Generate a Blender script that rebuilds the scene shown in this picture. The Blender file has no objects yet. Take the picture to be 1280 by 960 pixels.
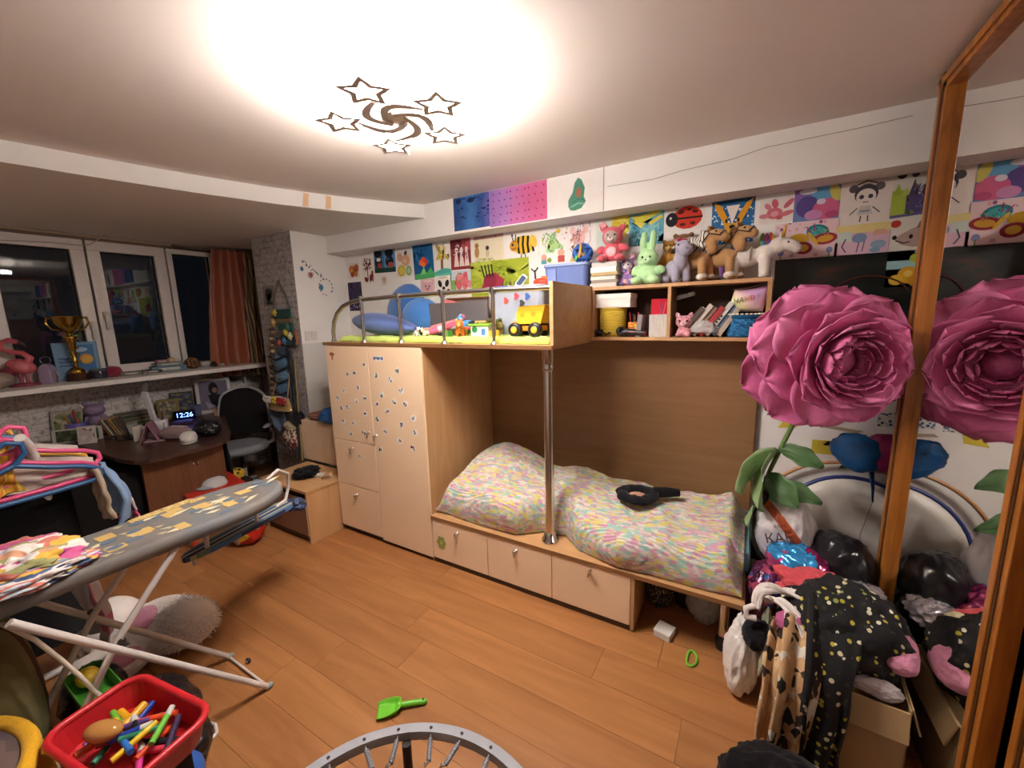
import bpy, bmesh, math, random
from mathutils import Vector, Matrix, noise
R = math.radians
PI = math.pi
rnd = random.Random(7)
scene = bpy.context.scene
col = scene.collection

# ------------------------------------------------ camera, world, exposure
YAW, PIT, ROL = 0.532112, 0.165963, 0.0261874
fw = Vector((-math.sin(YAW) * math.cos(PIT), math.cos(YAW) * math.cos(PIT), -math.sin(PIT)))
rt = Vector((math.cos(YAW), math.sin(YAW), 0))
dn = fw.cross(rt)
r2 = rt * math.cos(ROL) + dn * math.sin(ROL)
d2 = -rt * math.sin(ROL) + dn * math.cos(ROL)
cam_data = bpy.data.cameras.new('camera')
cam_data.sensor_width = 36
cam_data.lens = 36 * 511.48 / 1280
cam_data.clip_start = .02
cam = bpy.data.objects.new('camera', cam_data)
m3 = Matrix((r2, -d2, -fw)).transposed()
cam.matrix_world = Matrix.Translation((0, 0, 1.68)) @ m3.to_4x4()
col.objects.link(cam)
scene.camera = cam

world = bpy.data.worlds.new('night')
world.use_nodes = True
world.node_tree.nodes['Background'].inputs[0].default_value = (.00012, .00014, .0002, 1)
world.node_tree.nodes['Background'].inputs[1].default_value = 1
scene.world = world
vs = scene.view_settings
vs.view_transform = 'Standard'
vs.look = 'None'
vs.gamma = 1
vs.use_curve_mapping = False
vs.exposure = 4.75
LAMP_STRENGTH = 20.0

# ------------------------------------------------ materials
def lin(c):
    if isinstance(c, str):
        c = [int(c[i:i + 2], 16) / 255 for i in (0, 2, 4)]
    return tuple(x / 12.92 if x <= .04045 else ((x + .055) / 1.055) ** 2.4 for x in c) + (1,)

KINDS = dict(matte=(.75, 0), paper=(.8, 0), plastic=(.38, 0), gloss=(.15, 0), satin=(.5, 0), metal=(.3, 1), chrome=(.2, 1),
             fabric=(.9, 0), plush=(.95, 0), foil=(.18, .55), bag=(.28, 0), gold=(.2, 1))
_m = {}

def base_mat(name):
    m = bpy.data.materials.new(name)
    m.use_nodes = True
    nt = m.node_tree
    return m, nt, nt.nodes['Principled BSDF']

def node(nt, t, **kw):
    n = nt.nodes.new(t)
    for k, v in kw.items():
        setattr(n, k, v)
    return n

def bump(nt, b, src, strength, dist=.01):
    n = node(nt, 'ShaderNodeBump')
    n.inputs['Strength'].default_value = strength
    n.inputs['Distance'].default_value = dist
    nt.links.new(src, n.inputs['Height'])
    nt.links.new(n.outputs[0], b.inputs['Normal'])

def M(kind, c, a=0.06):
    """plain coloured material with a little procedural mottling and relief"""
    key = (kind, c, a)
    if key in _m:
        return _m[key]
    m, nt, b = base_mat(kind + '_' + str(c))
    ro, me = KINDS[kind]
    b.inputs['Roughness'].default_value = ro
    b.inputs['Metallic'].default_value = me
    L = lin(c)
    tc = node(nt, 'ShaderNodeTexCoord')
    nz = node(nt, 'ShaderNodeTexNoise')
    sc = {'plush': 260, 'fabric': 180}.get(kind, 24)
    nz.inputs['Scale'].default_value = sc
    nt.links.new(tc.outputs['Object'], nz.inputs['Vector'])
    mx = node(nt, 'ShaderNodeMix', data_type='RGBA')
    if kind in ('plush', 'fabric'):
        a = .18
    mx.inputs[6].default_value = tuple(x * (1 - a) for x in L[:3]) + (1,)
    mx.inputs[7].default_value = tuple(min(1, x * (1 + a)) for x in L[:3]) + (1,)
    nt.links.new(nz.outputs[0], mx.inputs[0])
    nt.links.new(mx.outputs[2], b.inputs['Base Color'])
    if kind in ('plush', 'fabric'):
        bump(nt, b, nz.outputs[0], .5 if kind == 'plush' else .3, .004)
        b.inputs['Sheen Weight'].default_value = .3 if kind == 'plush' else .1
        b.inputs['Specular IOR Level'].default_value = .15
    if kind in ('matte', 'paper'):
        b.inputs['Specular IOR Level'].default_value = .25
    _m[key] = m
    return m

def ramp(nt, cols, src, const=True, stops=None):
    n = node(nt, 'ShaderNodeValToRGB')
    cr = n.color_ramp
    cr.interpolation = 'CONSTANT' if const else 'LINEAR'
    k = len(cols)
    st = stops or [i / k if const else i / max(1, k - 1) for i in range(k)]
    while len(cr.elements) < k:
        cr.elements.new(.5)
    for e, p, c in zip(cr.elements, st, cols):
        e.position = p
        e.color = lin(c)
    nt.links.new(src, n.inputs[0])
    return n

def mapped(nt, scale=(1, 1, 1), rot=(0, 0, 0), coord='Object'):
    tc = node(nt, 'ShaderNodeTexCoord')
    mp = node(nt, 'ShaderNodeMapping')
    mp.inputs['Scale'].default_value = scale
    mp.inputs['Rotation'].default_value = rot
    nt.links.new(tc.outputs[coord], mp.inputs[0])
    return mp.outputs[0]

def patch(name, cols, scale=30, stretch=(1, 1, 1), rough=.9, bmp=.25, warp=.0, rot=(0, 0, 0), metal=0):
    """irregular cells in a fixed set of printed or knitted colours"""
    if name in _m:
        return _m[name]
    m, nt, b = base_mat(name)
    b.inputs['Roughness'].default_value = rough
    b.inputs['Metallic'].default_value = metal
    v = mapped(nt, stretch, rot)
    if warp:
        nz = node(nt, 'ShaderNodeTexNoise')
        nz.inputs['Scale'].default_value = scale * .5
        nt.links.new(v, nz.inputs['Vector'])
        ad = node(nt, 'ShaderNodeMix', data_type='VECTOR')
        ad.inputs[0].default_value = warp
        nt.links.new(v, ad.inputs[4])
        nt.links.new(nz.outputs[1], ad.inputs[5])
        v = ad.outputs[1]
    vo = node(nt, 'ShaderNodeTexVoronoi')
    vo.inputs['Scale'].default_value = scale
    nt.links.new(v, vo.inputs['Vector'])
    sp = node(nt, 'ShaderNodeSeparateColor')
    nt.links.new(vo.outputs['Color'], sp.inputs[0])
    rp = ramp(nt, cols, sp.outputs[0])
    nt.links.new(rp.outputs[0], b.inputs['Base Color'])
    if bmp:
        bump(nt, b, vo.outputs['Distance'], bmp, .004)
    _m[name] = m
    return m

def spots(name, base, cols, scale=30, size=.3, rough=.9, stretch=(1, 1, 1)):
    if name in _m:
        return _m[name]
    m, nt, b = base_mat(name)
    b.inputs['Roughness'].default_value = rough
    v = mapped(nt, stretch)
    vo = node(nt, 'ShaderNodeTexVoronoi')
    vo.inputs['Scale'].default_value = scale
    nt.links.new(v, vo.inputs['Vector'])
    sp = node(nt, 'ShaderNodeSeparateColor')
    nt.links.new(vo.outputs['Color'], sp.inputs[0])
    rp = ramp(nt, cols, sp.outputs[0])
    lt = node(nt, 'ShaderNodeMath', operation='LESS_THAN')
    lt.inputs[1].default_value = size
    nt.links.new(vo.outputs['Distance'], lt.inputs[0])
    mx = node(nt, 'ShaderNodeMix', data_type='RGBA')
    mx.inputs[6].default_value = lin(base)
    nt.links.new(lt.outputs[0], mx.inputs[0])
    nt.links.new(rp.outputs[0], mx.inputs[7])
    nt.links.new(mx.outputs[2], b.inputs['Base Color'])
    _m[name] = m
    return m

def stripes(name, cols, scale, axis=0, rough=.8, warp=.02, bmp=0):
    if name in _m:
        return _m[name]
    m, nt, b = base_mat(name)
    b.inputs['Roughness'].default_value = rough
    v = mapped(nt, (1, 1, 1))
    nz = node(nt, 'ShaderNodeTexNoise')
    nz.inputs['Scale'].default_value = 8
    nt.links.new(v, nz.inputs['Vector'])
    ad = node(nt, 'ShaderNodeMix', data_type='VECTOR')
    ad.inputs[0].default_value = warp
    nt.links.new(v, ad.inputs[4])
    nt.links.new(nz.outputs[1], ad.inputs[5])
    sx = node(nt, 'ShaderNodeSeparateXYZ')
    nt.links.new(ad.outputs[1], sx.inputs[0])
    mu = node(nt, 'ShaderNodeMath', operation='MULTIPLY')
    mu.inputs[1].default_value = scale
    nt.links.new(sx.outputs[axis], mu.inputs[0])
    fr = node(nt, 'ShaderNodeMath', operation='FRACT')
    nt.links.new(mu.outputs[0], fr.inputs[0])
    rp = ramp(nt, cols, fr.outputs[0])
    nt.links.new(rp.outputs[0], b.inputs['Base Color'])
    if bmp:
        sn = node(nt, 'ShaderNodeMath', operation='PINGPONG')
        sn.inputs[1].default_value = .5
        nt.links.new(mu.outputs[0], sn.inputs[0])
        bump(nt, b, sn.outputs[0], bmp, .004)
    _m[name] = m
    return m

def wood(name, c1, c2, axis=0, scale=1.0, rough=.45, random_tone=False, coord='Object', bmp=.05):
    if name in _m:
        return _m[name]
    m, nt, b = base_mat(name)
    b.inputs['Roughness'].default_value = rough
    s = [9 * scale] * 3
    s[axis] = .9 * scale
    v = mapped(nt, tuple(s), coord=coord)
    if random_tone:
        oi = node(nt, 'ShaderNodeObjectInfo')
        ml = node(nt, 'ShaderNodeVectorMath', operation='SCALE')
        ml.inputs['Scale'].default_value = 37.0
        cx = node(nt, 'ShaderNodeCombineXYZ')
        for i in range(3):
            nt.links.new(oi.outputs['Random'], cx.inputs[i])
        nt.links.new(cx.outputs[0], ml.inputs[0])
        ad = node(nt, 'ShaderNodeVectorMath', operation='ADD')
        nt.links.new(v, ad.inputs[0])
        nt.links.new(ml.outputs[0], ad.inputs[1])
        v = ad.outputs[0]
    nz = node(nt, 'ShaderNodeTexNoise')
    nz.inputs['Scale'].default_value = 1.6
    nz.inputs['Detail'].default_value = 8
    nz.inputs['Roughness'].default_value = .62
    nz.inputs['Distortion'].default_value = .9
    nt.links.new(v, nz.inputs['Vector'])
    rp = ramp(nt, [c1, c2], nz.outputs[0], False, [.32, .68])
    out = rp.outputs[0]
    if random_tone:
        hs = node(nt, 'ShaderNodeHueSaturation')
        mr = node(nt, 'ShaderNodeMapRange')
        mr.inputs[3].default_value = .92
        mr.inputs[4].default_value = 1.08
        nt.links.new(oi.outputs['Random'], mr.inputs[0])
        nt.links.new(mr.outputs[0], hs.inputs['Value'])
        nt.links.new(out, hs.inputs['Color'])
        out = hs.outputs[0]
    nt.links.new(out, b.inputs['Base Color'])
    if bmp:
        bump(nt, b, nz.outputs[0], bmp, .002)
    _m[name] = m
    return m

def plaster(name, c, var=.06, scale=2.0, rough=.85, bmp=.06):
    if name in _m:
        return _m[name]
    m, nt, b = base_mat(name)
    b.inputs['Roughness'].default_value = rough
    v = mapped(nt)
    nz = node(nt, 'ShaderNodeTexNoise')
    nz.inputs['Scale'].default_value = scale
    nz.inputs['Detail'].default_value = 6
    nt.links.new(v, nz.inputs['Vector'])
    L = lin(c)
    mx = node(nt, 'ShaderNodeMix', data_type='RGBA')
    mx.inputs[6].default_value = tuple(x * (1 - var) for x in L[:3]) + (1,)
    mx.inputs[7].default_value = tuple(min(1, x * (1 + var)) for x in L[:3]) + (1,)
    nt.links.new(nz.outputs[0], mx.inputs[0])
    nt.links.new(mx.outputs[2], b.inputs['Base Color'])
    n2 = node(nt, 'ShaderNodeTexNoise')
    n2.inputs['Scale'].default_value = 90
    nt.links.new(v, n2.inputs['Vector'])
    bump(nt, b, n2.outputs[0], bmp, .003)
    _m[name] = m
    return m

def brick_paper(name, c1, c2, c3):
    """wallpaper printed with rough grey blocks and lettering-like scratches"""
    m, nt, b = base_mat(name)
    b.inputs['Roughness'].default_value = .8
    tc = node(nt, 'ShaderNodeTexCoord')
    sx = node(nt, 'ShaderNodeSeparateXYZ')
    nt.links.new(tc.outputs['Object'], sx.inputs[0])
    su = node(nt, 'ShaderNodeMath', operation='ADD')
    nt.links.new(sx.outputs[0], su.inputs[0])
    nt.links.new(sx.outputs[1], su.inputs[1])
    cx = node(nt, 'ShaderNodeCombineXYZ')
    nt.links.new(su.outputs[0], cx.inputs[0])
    nt.links.new(sx.outputs[2], cx.inputs[1])
    br = node(nt, 'ShaderNodeTexBrick')
    br.inputs['Scale'].default_value = 5
    br.inputs['Color1'].default_value = lin(c1)
    br.inputs['Color2'].default_value = lin(c2)
    br.inputs['Mortar'].default_value = lin(c3)
    br.inputs['Mortar Size'].default_value = .012
    nt.links.new(cx.outputs[0], br.inputs[0])
    nz = node(nt, 'ShaderNodeTexNoise')
    nz.inputs['Scale'].default_value = 38
    nz.inputs['Detail'].default_value = 5
    nt.links.new(tc.outputs['Object'], nz.inputs['Vector'])
    rp = ramp(nt, ['b4b0b0', 'ffffff'], nz.outputs[0], False, [.34, .52])
    mx = node(nt, 'ShaderNodeMix', data_type='RGBA', blend_type='MULTIPLY')
    mx.inputs[0].default_value = .8
    nt.links.new(br.outputs[0], mx.inputs[6])
    nt.links.new(rp.outputs[0], mx.inputs[7])
    nt.links.new(mx.outputs[2], b.inputs['Base Color'])
    bump(nt, b, br.outputs['Fac'], .15, .002)
    return m

def emit(name, c, s):
    m, nt, b = base_mat(name)
    b.inputs['Base Color'].default_value = lin(c)
    b.inputs['Emission Color'].default_value = lin(c)
    b.inputs['Emission Strength'].default_value = s
    return m

def glass_mat(name, c='ffffff', rough=0.0, ior=1.45, alpha=None):
    if name in _m:
        return _m[name]
    m, nt, b = base_mat(name)
    b.inputs['Base Color'].default_value = lin(c)
    b.inputs['Roughness'].default_value = rough
    b.inputs['IOR'].default_value = ior
    if alpha is None:
        b.inputs['Transmission Weight'].default_value = 1
    else:
        b.inputs['Alpha'].default_value = alpha
    _m[name] = m
    return m

# ------------------------------------------------ mesh building
def euler(rx=0, ry=0, rz=0):
    return (Matrix.Rotation(R(rz), 4, 'Z') @ Matrix.Rotation(R(ry), 4, 'Y') @ Matrix.Rotation(R(rx), 4, 'X'))

def place(x, y, z, rx=0, ry=0, rz=0):
    return Matrix.Translation((x, y, z)) @ euler(rx, ry, rz)

class G:
    def __init__(s):
        s.v, s.f, s.mi, s.sm, s.mats = [], [], [], [], []

    def add(s, vs, fs, mat, smooth=False, T=None):
        o = len(s.v)
        if T is not None:
            vs = [T @ Vector(p) for p in vs]
        s.v += [tuple(p) for p in vs]
        if mat not in s.mats:
            s.mats.append(mat)
        k = s.mats.index(mat)
        for f in fs:
            s.f.append([o + i for i in f])
            s.mi.append(k)
            s.sm.append(smooth)
        return s

    def box(s, c, d, mat, T=None, rz=0, rx=0, ry=0):
        x, y, z = d[0] / 2, d[1] / 2, d[2] / 2
        vs = [(-x, -y, -z), (x, -y, -z), (x, y, -z), (-x, y, -z), (-x, -y, z), (x, -y, z), (x, y, z), (-x, y, z)]
        L = place(*c, rx, ry, rz)
        if T is not None:
            L = T @ L
        return s.add(vs, [(3, 2, 1, 0), (4, 5, 6, 7), (0, 1, 5, 4), (1, 2, 6, 5), (2, 3, 7, 6), (3, 0, 4, 7)], mat, False, L)

    def span(s, a, b, mat, T=None):
        c = [(p + q) / 2 for p, q in zip(a, b)]
        d = [abs(q - p) for p, q in zip(a, b)]
        return s.box(c, d, mat, T)

    def tube(s, pts, r, mat, n=8, T=None, caps=True, closed=False):
        pts = [Vector(p) for p in pts]
        k = len(pts)
        rs = r if isinstance(r, (list, tuple)) else [r] * k
        vs, fs = [], []
        t0 = (pts[1] - pts[0]).normalized()
        up = Vector((0, 0, 1)) if abs(t0.z) < .9 else Vector((1, 0, 0))
        u = t0.cross(up).normalized()
        for i, p in enumerate(pts):
            if closed:
                t = (pts[(i + 1) % k] - pts[i - 1]).normalized()
            else:
                t = (pts[min(i + 1, k - 1)] - pts[max(i - 1, 0)]).normalized()
            u = (u - t * u.dot(t)).normalized()
            w = t.cross(u)
            for j in range(n):
                a = 2 * PI * j / n
                vs.append(p + (u * math.cos(a) + w * math.sin(a)) * rs[i])
        for i in range(k if closed else k - 1):
            i2 = (i + 1) % k
            for j in range(n):
                j2 = (j + 1) % n
                fs.append((i * n + j, i * n + j2, i2 * n + j2, i2 * n + j))
        s.add(vs, fs, mat, True, T)
        if caps and not closed:
            s.add(vs[:n], [tuple(range(n))[::-1]], mat, False, T)
            s.add(vs[-n:], [tuple(range(n))], mat, False, T)
        return s

    def lathe(s, prof, mat, n=24, T=None, smooth=True, caps=True):
        vs, fs = [], []
        for r, z in prof:
            for j in range(n):
                a = 2 * PI * j / n
                vs.append((r * math.cos(a), r * math.sin(a), z))
        for i in range(len(prof) - 1):
            for j in range(n):
                j2 = (j + 1) % n
                fs.append((i * n + j, i * n + j2, (i + 1) * n + j2, (i + 1) * n + j))
        s.add(vs, fs, mat, smooth, T)
        if caps and prof[0][0] > 1e-5:
            s.add(vs[:n], [tuple(range(n))[::-1]], mat, False, T)
        if caps and prof[-1][0] > 1e-5:
            s.add(vs[-n:], [tuple(range(n))], mat, False, T)
        return s

    def ell(s, c, r, mat, rot=(0, 0, 0), n=16, k=10, T=None):
        if not isinstance(r, (list, tuple)):
            r = (r, r, r)
        vs, fs = [], []
        for i in range(k + 1):
            t = PI * i / k
            for j in range(n):
                a = 2 * PI * j / n
                vs.append((r[0] * math.sin(t) * math.cos(a), r[1] * math.sin(t) * math.sin(a), -r[2] * math.cos(t)))
        for i in range(k):
            for j in range(n):
                j2 = (j + 1) % n
                fs.append((i * n + j, i * n + j2, (i + 1) * n + j2, (i + 1) * n + j))
        L = place(*c, *rot)
        if T is not None:
            L = T @ L
        return s.add(vs, fs, mat, True, L)

    def prism(s, poly, z0, z1, mat, T=None, smooth=False):
        n = len(poly)
        vs = [(x, y, z0) for x, y in poly] + [(x, y, z1) for x, y in poly]
        fs = [tuple(range(n))[::-1], tuple(range(n, 2 * n))]
        s.add(vs, fs, mat, False, T)
        s.add(vs, [(i, (i + 1) % n, n + (i + 1) % n, n + i) for i in range(n)], mat, smooth, T)
        return s

    def grid(s, fn, nu, nv, mat, T=None, wrap=False, smooth=True):
        vs = [fn(i / nu, j / nv) for j in range(nv + 1) for i in range(nu + 1)]
        fs = [(j * (nu + 1) + i, j * (nu + 1) + i + 1, (j + 1) * (nu + 1) + i + 1, (j + 1) * (nu + 1) + i)
              for j in range(nv) for i in range(nu)]
        return s.add(vs, fs, mat, smooth, T)

    def build(s, name, parent=None, bevel=0, thick=0, sub=0, remesh=0, merge=False, T=None):
        me = bpy.data.meshes.new(name)
        me.from_pydata(s.v, [], s.f)
        for m in s.mats:
            me.materials.append(m)
        me.polygons.foreach_set('material_index', s.mi)
        me.polygons.foreach_set('use_smooth', s.sm)
        me.update()
        if merge:
            bm = bmesh.new()
            bm.from_mesh(me)
            bmesh.ops.remove_doubles(bm, verts=bm.verts, dist=1e-5)
            bm.to_mesh(me)
            bm.free()
        o = bpy.data.objects.new(name, me)
        col.objects.link(o)
        if parent is not None:
            o.parent = parent
        if thick:
            md = o.modifiers.new('thickness', 'SOLIDIFY')
            md.thickness = thick
            md.offset = 0
        if remesh:
            md = o.modifiers.new('blend', 'REMESH')
            md.mode = 'VOXEL'
            md.voxel_size = remesh
            md.use_smooth_shade = True
            md = o.modifiers.new('soften', 'SMOOTH')
            md.factor = .5
            md.iterations = 5
        if bevel:
            md = o.modifiers.new('bevel', 'BEVEL')
            md.width = bevel
            md.segments = 2
            md.limit_method = 'ANGLE'
        if sub:
            md = o.modifiers.new('sub', 'SUBSURF')
            md.levels = md.render_levels = sub
        if T is not None:
            o.matrix_local = T
        return o

def tag(o, label, cat, group=None, kind=None):
    o['label'] = label
    o['category'] = cat
    if group:
        o['group'] = group
    if kind:
        o['kind'] = kind
    return o

def thing(name, label, cat, loc=(0, 0, 0), rz=0, group=None, rx=0, ry=0):
    o = bpy.data.objects.new(name, None)
    o.empty_display_size = .05
    col.objects.link(o)
    o.matrix_local = place(*loc, rx, ry, rz)
    return tag(o, label, cat, group)

def struct(o, label, cat='setting'):
    o['kind'] = 'structure'
    o['label'] = label
    o['category'] = cat
    return o

def dup(root, loc, rz=0, label=None, scale=1.0, rx=0, ry=0):
    r = root.copy()
    col.objects.link(r)
    r.matrix_local = place(*loc, rx, ry, rz) @ Matrix.Scale(scale, 4)
    if label:
        r['label'] = label
    for ch in list(root.children):
        c = ch.copy()
        col.objects.link(c)
        c.parent = r
        for g in ch.children:
            d = g.copy()
            col.objects.link(d)
            d.parent = c
    return r

def arc(c, r, a0, a1, n, plane='xy', z=0):
    out = []
    for i in range(n + 1):
        a = R(a0 + (a1 - a0) * i / n)
        p, q = c[0] + r * math.cos(a), c[1] + r * math.sin(a)
        out.append((p, q, z) if plane == 'xy' else ((p, z, q) if plane == 'xz' else (z, p, q)))
    return out

def rrect(w, h, r, n=5):
    out = []
    for cx, cy, a0 in ((w / 2 - r, h / 2 - r, 0), (-w / 2 + r, h / 2 - r, 90), (-w / 2 + r, -h / 2 + r, 180), (w / 2 - r, -h / 2 + r, 270)):
        out += [(cx + r * math.cos(R(a0 + 90 * i / n)), cy + r * math.sin(R(a0 + 90 * i / n))) for i in range(n + 1)]
    return out

def fbm(p, s=1.0):
    p = Vector(p) * s
    return noise.noise(p) + .5 * noise.noise(p * 2.1) + .25 * noise.noise(p * 4.3)

def ridge(p, s=1.0):
    p = Vector(p) * s
    return (1 - abs(noise.noise(p)) * 2) + .5 * (1 - abs(noise.noise(p * 2.3 + Vector((3, 1, 7)))) * 2)

def heap(c, r, mat, seed=0, amp=.2, freq=3.0, n=64, k=40, g=None, flat=.35, T=None, rot=(0, 0, 0), fn=None):
    """crumpled soft lump (cloth, bag) with a settled underside"""
    g = g or G()
    vs, fs = [], []
    off = Vector((seed * 3.1, seed * 1.7, seed * 5.3))
    for i in range(k + 1):
        t = PI * i / k
        for j in range(n):
            a = 2 * PI * j / n
            d = Vector((math.sin(t) * math.cos(a), math.sin(t) * math.sin(a), -math.cos(t)))
            q = 1 + amp * (ridge(d * freq * .5 + off) * .5 + .5 * fbm(d * freq * .35 + off) - .3)
            w = Vector((noise.noise(d * 2 + off), noise.noise(d * 2 - off), noise.noise(d * 2 + off * 2)))
            q += amp * .22 * (1 - 2.6 * abs(noise.noise(d * freq * .75 + w * 1.1 + off))) + amp * .04 * ridge(d * freq * 1.7 + w)
            p = Vector((d.x * r[0] * q, d.y * r[1] * q, d.z * r[2] * q))
            lo = -r[2] * flat
            if p.z < lo:
                p.z = lo + (p.z - lo) * .08
            if fn:
                p = fn(p)
            vs.append(p)
    for i in range(k):
        for j in range(n):
            j2 = (j + 1) % n
            fs.append((i * n + j, i * n + j2, (i + 1) * n + j2, (i + 1) * n + j))
    L = place(*c, *rot)
    g.add(vs, fs, mat, True, L if T is None else T @ L)
    return g
# ------------------------------------------------ the room
CEIL, LOW, BEAMZ = 2.555, 2.455, 2.30
YW, XWIN, XM = 2.79, -5.0, .585
WHITE_WALL = plaster('painted_wall', 'ece8e4', .05, 3)
CEIL_M = plaster('painted_ceiling', 'e4dad4', .04, 1.2)
LOWCEIL_M = plaster('painted_low_ceiling', 'ece6e0', .05, 1.2)
GREY_PAPER = brick_paper('grey_block_wallpaper', 'bdb7b4', 'b1aba8', '908a88')
LIGHT_PAPER = brick_paper('pale_block_wallpaper', 'dad4cf', 'd0cac5', 'b4aeaa')
DARK_PAPER = plaster('brown_grey_wallpaper', '7e716c', .12, 4)

fl = G().span((XWIN - .3, -1.7, -.06), (1.4, YW + .1, -.012), M('matte', '3a2a1c')).build('floor')
struct(fl, 'orange brown laminate plank floor of the room', 'floor')
PLANK = wood('laminate_planks', '946036', 'b17a4a', 0, .7, .36, True)
y = -1.59
row = 0
rr = random.Random(3)
while y < YW:
    x = XWIN - .3 - rr.random() * 1.2
    while x < .7:
        x1 = min(x + 1.38, .72)
        y0, y1 = y + .0007, min(y + .199, YW) - .0007
        if x1 > XWIN - .2:
            w, d = x1 - x - .0016, y1 - y0
            o = G().box((0, 0, -.006), (w, d, .012), PLANK).build('floor_plank', fl)
            o.location = ((x + x1) / 2, (y0 + y1) / 2, rr.random() * .0004)
        x = x1
    y += .199
    row += 1

struct(G().span((-3.4, -1.7, CEIL), (1.4, YW + .1, CEIL + .1), CEIL_M).build('ceiling'), 'pale main ceiling around the star lamp', 'ceiling')
# lowered ceiling over the window bay, with a gently curved edge
cur = [(-3.18, -1.7), (-3.17, -.8), (-3.15, 0), (-3.105, .59), (-3.03, .95), (-2.94, 1.3), (-2.8, 1.72), (-2.62, 2.1), (-2.43, 2.4), (-2.30, 2.59), (-2.29, 2.7)]
poly = cur + [(XWIN - .2, 2.7), (XWIN - .2, -1.7)]
g = G().prism(poly, LOW, LOW + .2, LOWCEIL_M)
n = len(cur)
g.add([(x + .004, y, LOW - .001) for x, y in cur] + [(x + .004, y, CEIL) for x, y in cur], [(i, i + 1, n + i + 1, n + i) for i in range(n - 1)], WHITE_WALL, True)
lowc = struct(g.build('trim_1'), 'lowered ceiling over the window bay with a curved white edge', 'ceiling edge')
for yy in (1.86, 1.99):
    g = G()
    tx = -2.735 if yy < 1.9 else -2.672
    g.prism([(0, 0), (.035, .005), (.045, .085), (.012, .092)], 0, .0015, M('paper', 'd9b48e'), place(tx + .006, yy, LOW + .003, 90, 0, 60))
    g.build('tape_stain', lowc)
bm_ = struct(G().span((-3.52, 2.60, BEAMZ), (1.4, YW + .1, CEIL), WHITE_WALL).build('trim_2'), 'white boxed beam along the top of the bed wall', 'beam')
ck = [Vector((-.82, 0, 2.44)), Vector((-.55, 0, 2.43)), Vector((-.40, 0, 2.455)), Vector((-.15, 0, 2.46)), Vector((.0, 0, 2.485)), Vector((.22, 0, 2.495)), Vector((.36, 0, 2.49)), Vector((.55, 0, 2.50))]
G().tube([(p.x, 2.5995, p.z + .004 * math.sin(i * 2.2)) for i, p in enumerate(ck)], .0013, M('matte', '8d857c'), 4).build('plaster_crack', bm_)
struct(G().span((-5.3, YW, 0), (1.4, YW + .1, CEIL), WHITE_WALL).build('wall_back'), 'white wall behind the loft bed papered with drawings', 'wall')
struct(G().span((-5.3, -1.7, 0), (1.4, -1.6, CEIL), WHITE_WALL).build('wall_front'), 'plain pale wall behind the viewer', 'wall')
# pillar beside the window bay
g = G()
g.add([(-4.14, 2.25, 0), (-3.52, 2.25, 0), (-3.52, 2.25, LOW), (-4.14, 2.25, LOW)], [(0, 1, 2, 3)], GREY_PAPER)
g.add([(-3.52, 2.25, 0), (-3.52, YW, 0), (-3.52, YW, LOW), (-3.52, 2.25, LOW)], [(0, 1, 2, 3)], WHITE_WALL)
g.add([(-4.14, 2.25, 0), (-4.14, YW, 0), (-4.14, YW, LOW), (-4.14, 2.25, LOW)], [(3, 2, 1, 0)], DARK_PAPER)
pil = struct(g.build('wall_pillar'), 'wall pillar with grey block wallpaper on its front and white paint on its side', 'wall')
struct(G().span((-5.2, 2.64, 0), (-4.14, 2.7, LOW), DARK_PAPER).build('wall_bay'), 'dark brown grey wall in the corner between curtain and pillar', 'wall')
# window wall
g = G()
g.span((XWIN - .2, -1.7, 0), (XWIN, 2.66, 1.24), LIGHT_PAPER)
g.span((XWIN - .2, -1.7, 2.415), (XWIN, 2.66, LOW), M('matte', '8a7666'))
g.span((XWIN - .2, -1.7, 1.24), (XWIN, -1.3, 2.415), LIGHT_PAPER)
g.span((XWIN - .2, 2.3, 1.24), (XWIN, 2.66, 2.415), DARK_PAPER)
struct(g.build('wall_left'), 'window wall with pale block wallpaper under the sill', 'wall')
struct(G().span((XWIN, -1.3, 1.2), (-4.53, 2.5, 1.24), M('plastic', 'e8e2dc')).build('trim_3', bevel=.006), 'long white window sill above the desk', 'window sill')
struct(G().span((XWIN, -1.6, 2.435), (XWIN + .03, 2.6, 2.452), M('satin', 'b09880')).build('trim_4'), 'thin light ledge above the windows', 'trim')
PVC = M('plastic', 'e6ded8')
GLASS = glass_mat('window_glass', 'e8f0f0')
RUB = M('matte', '2a2623')
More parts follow.
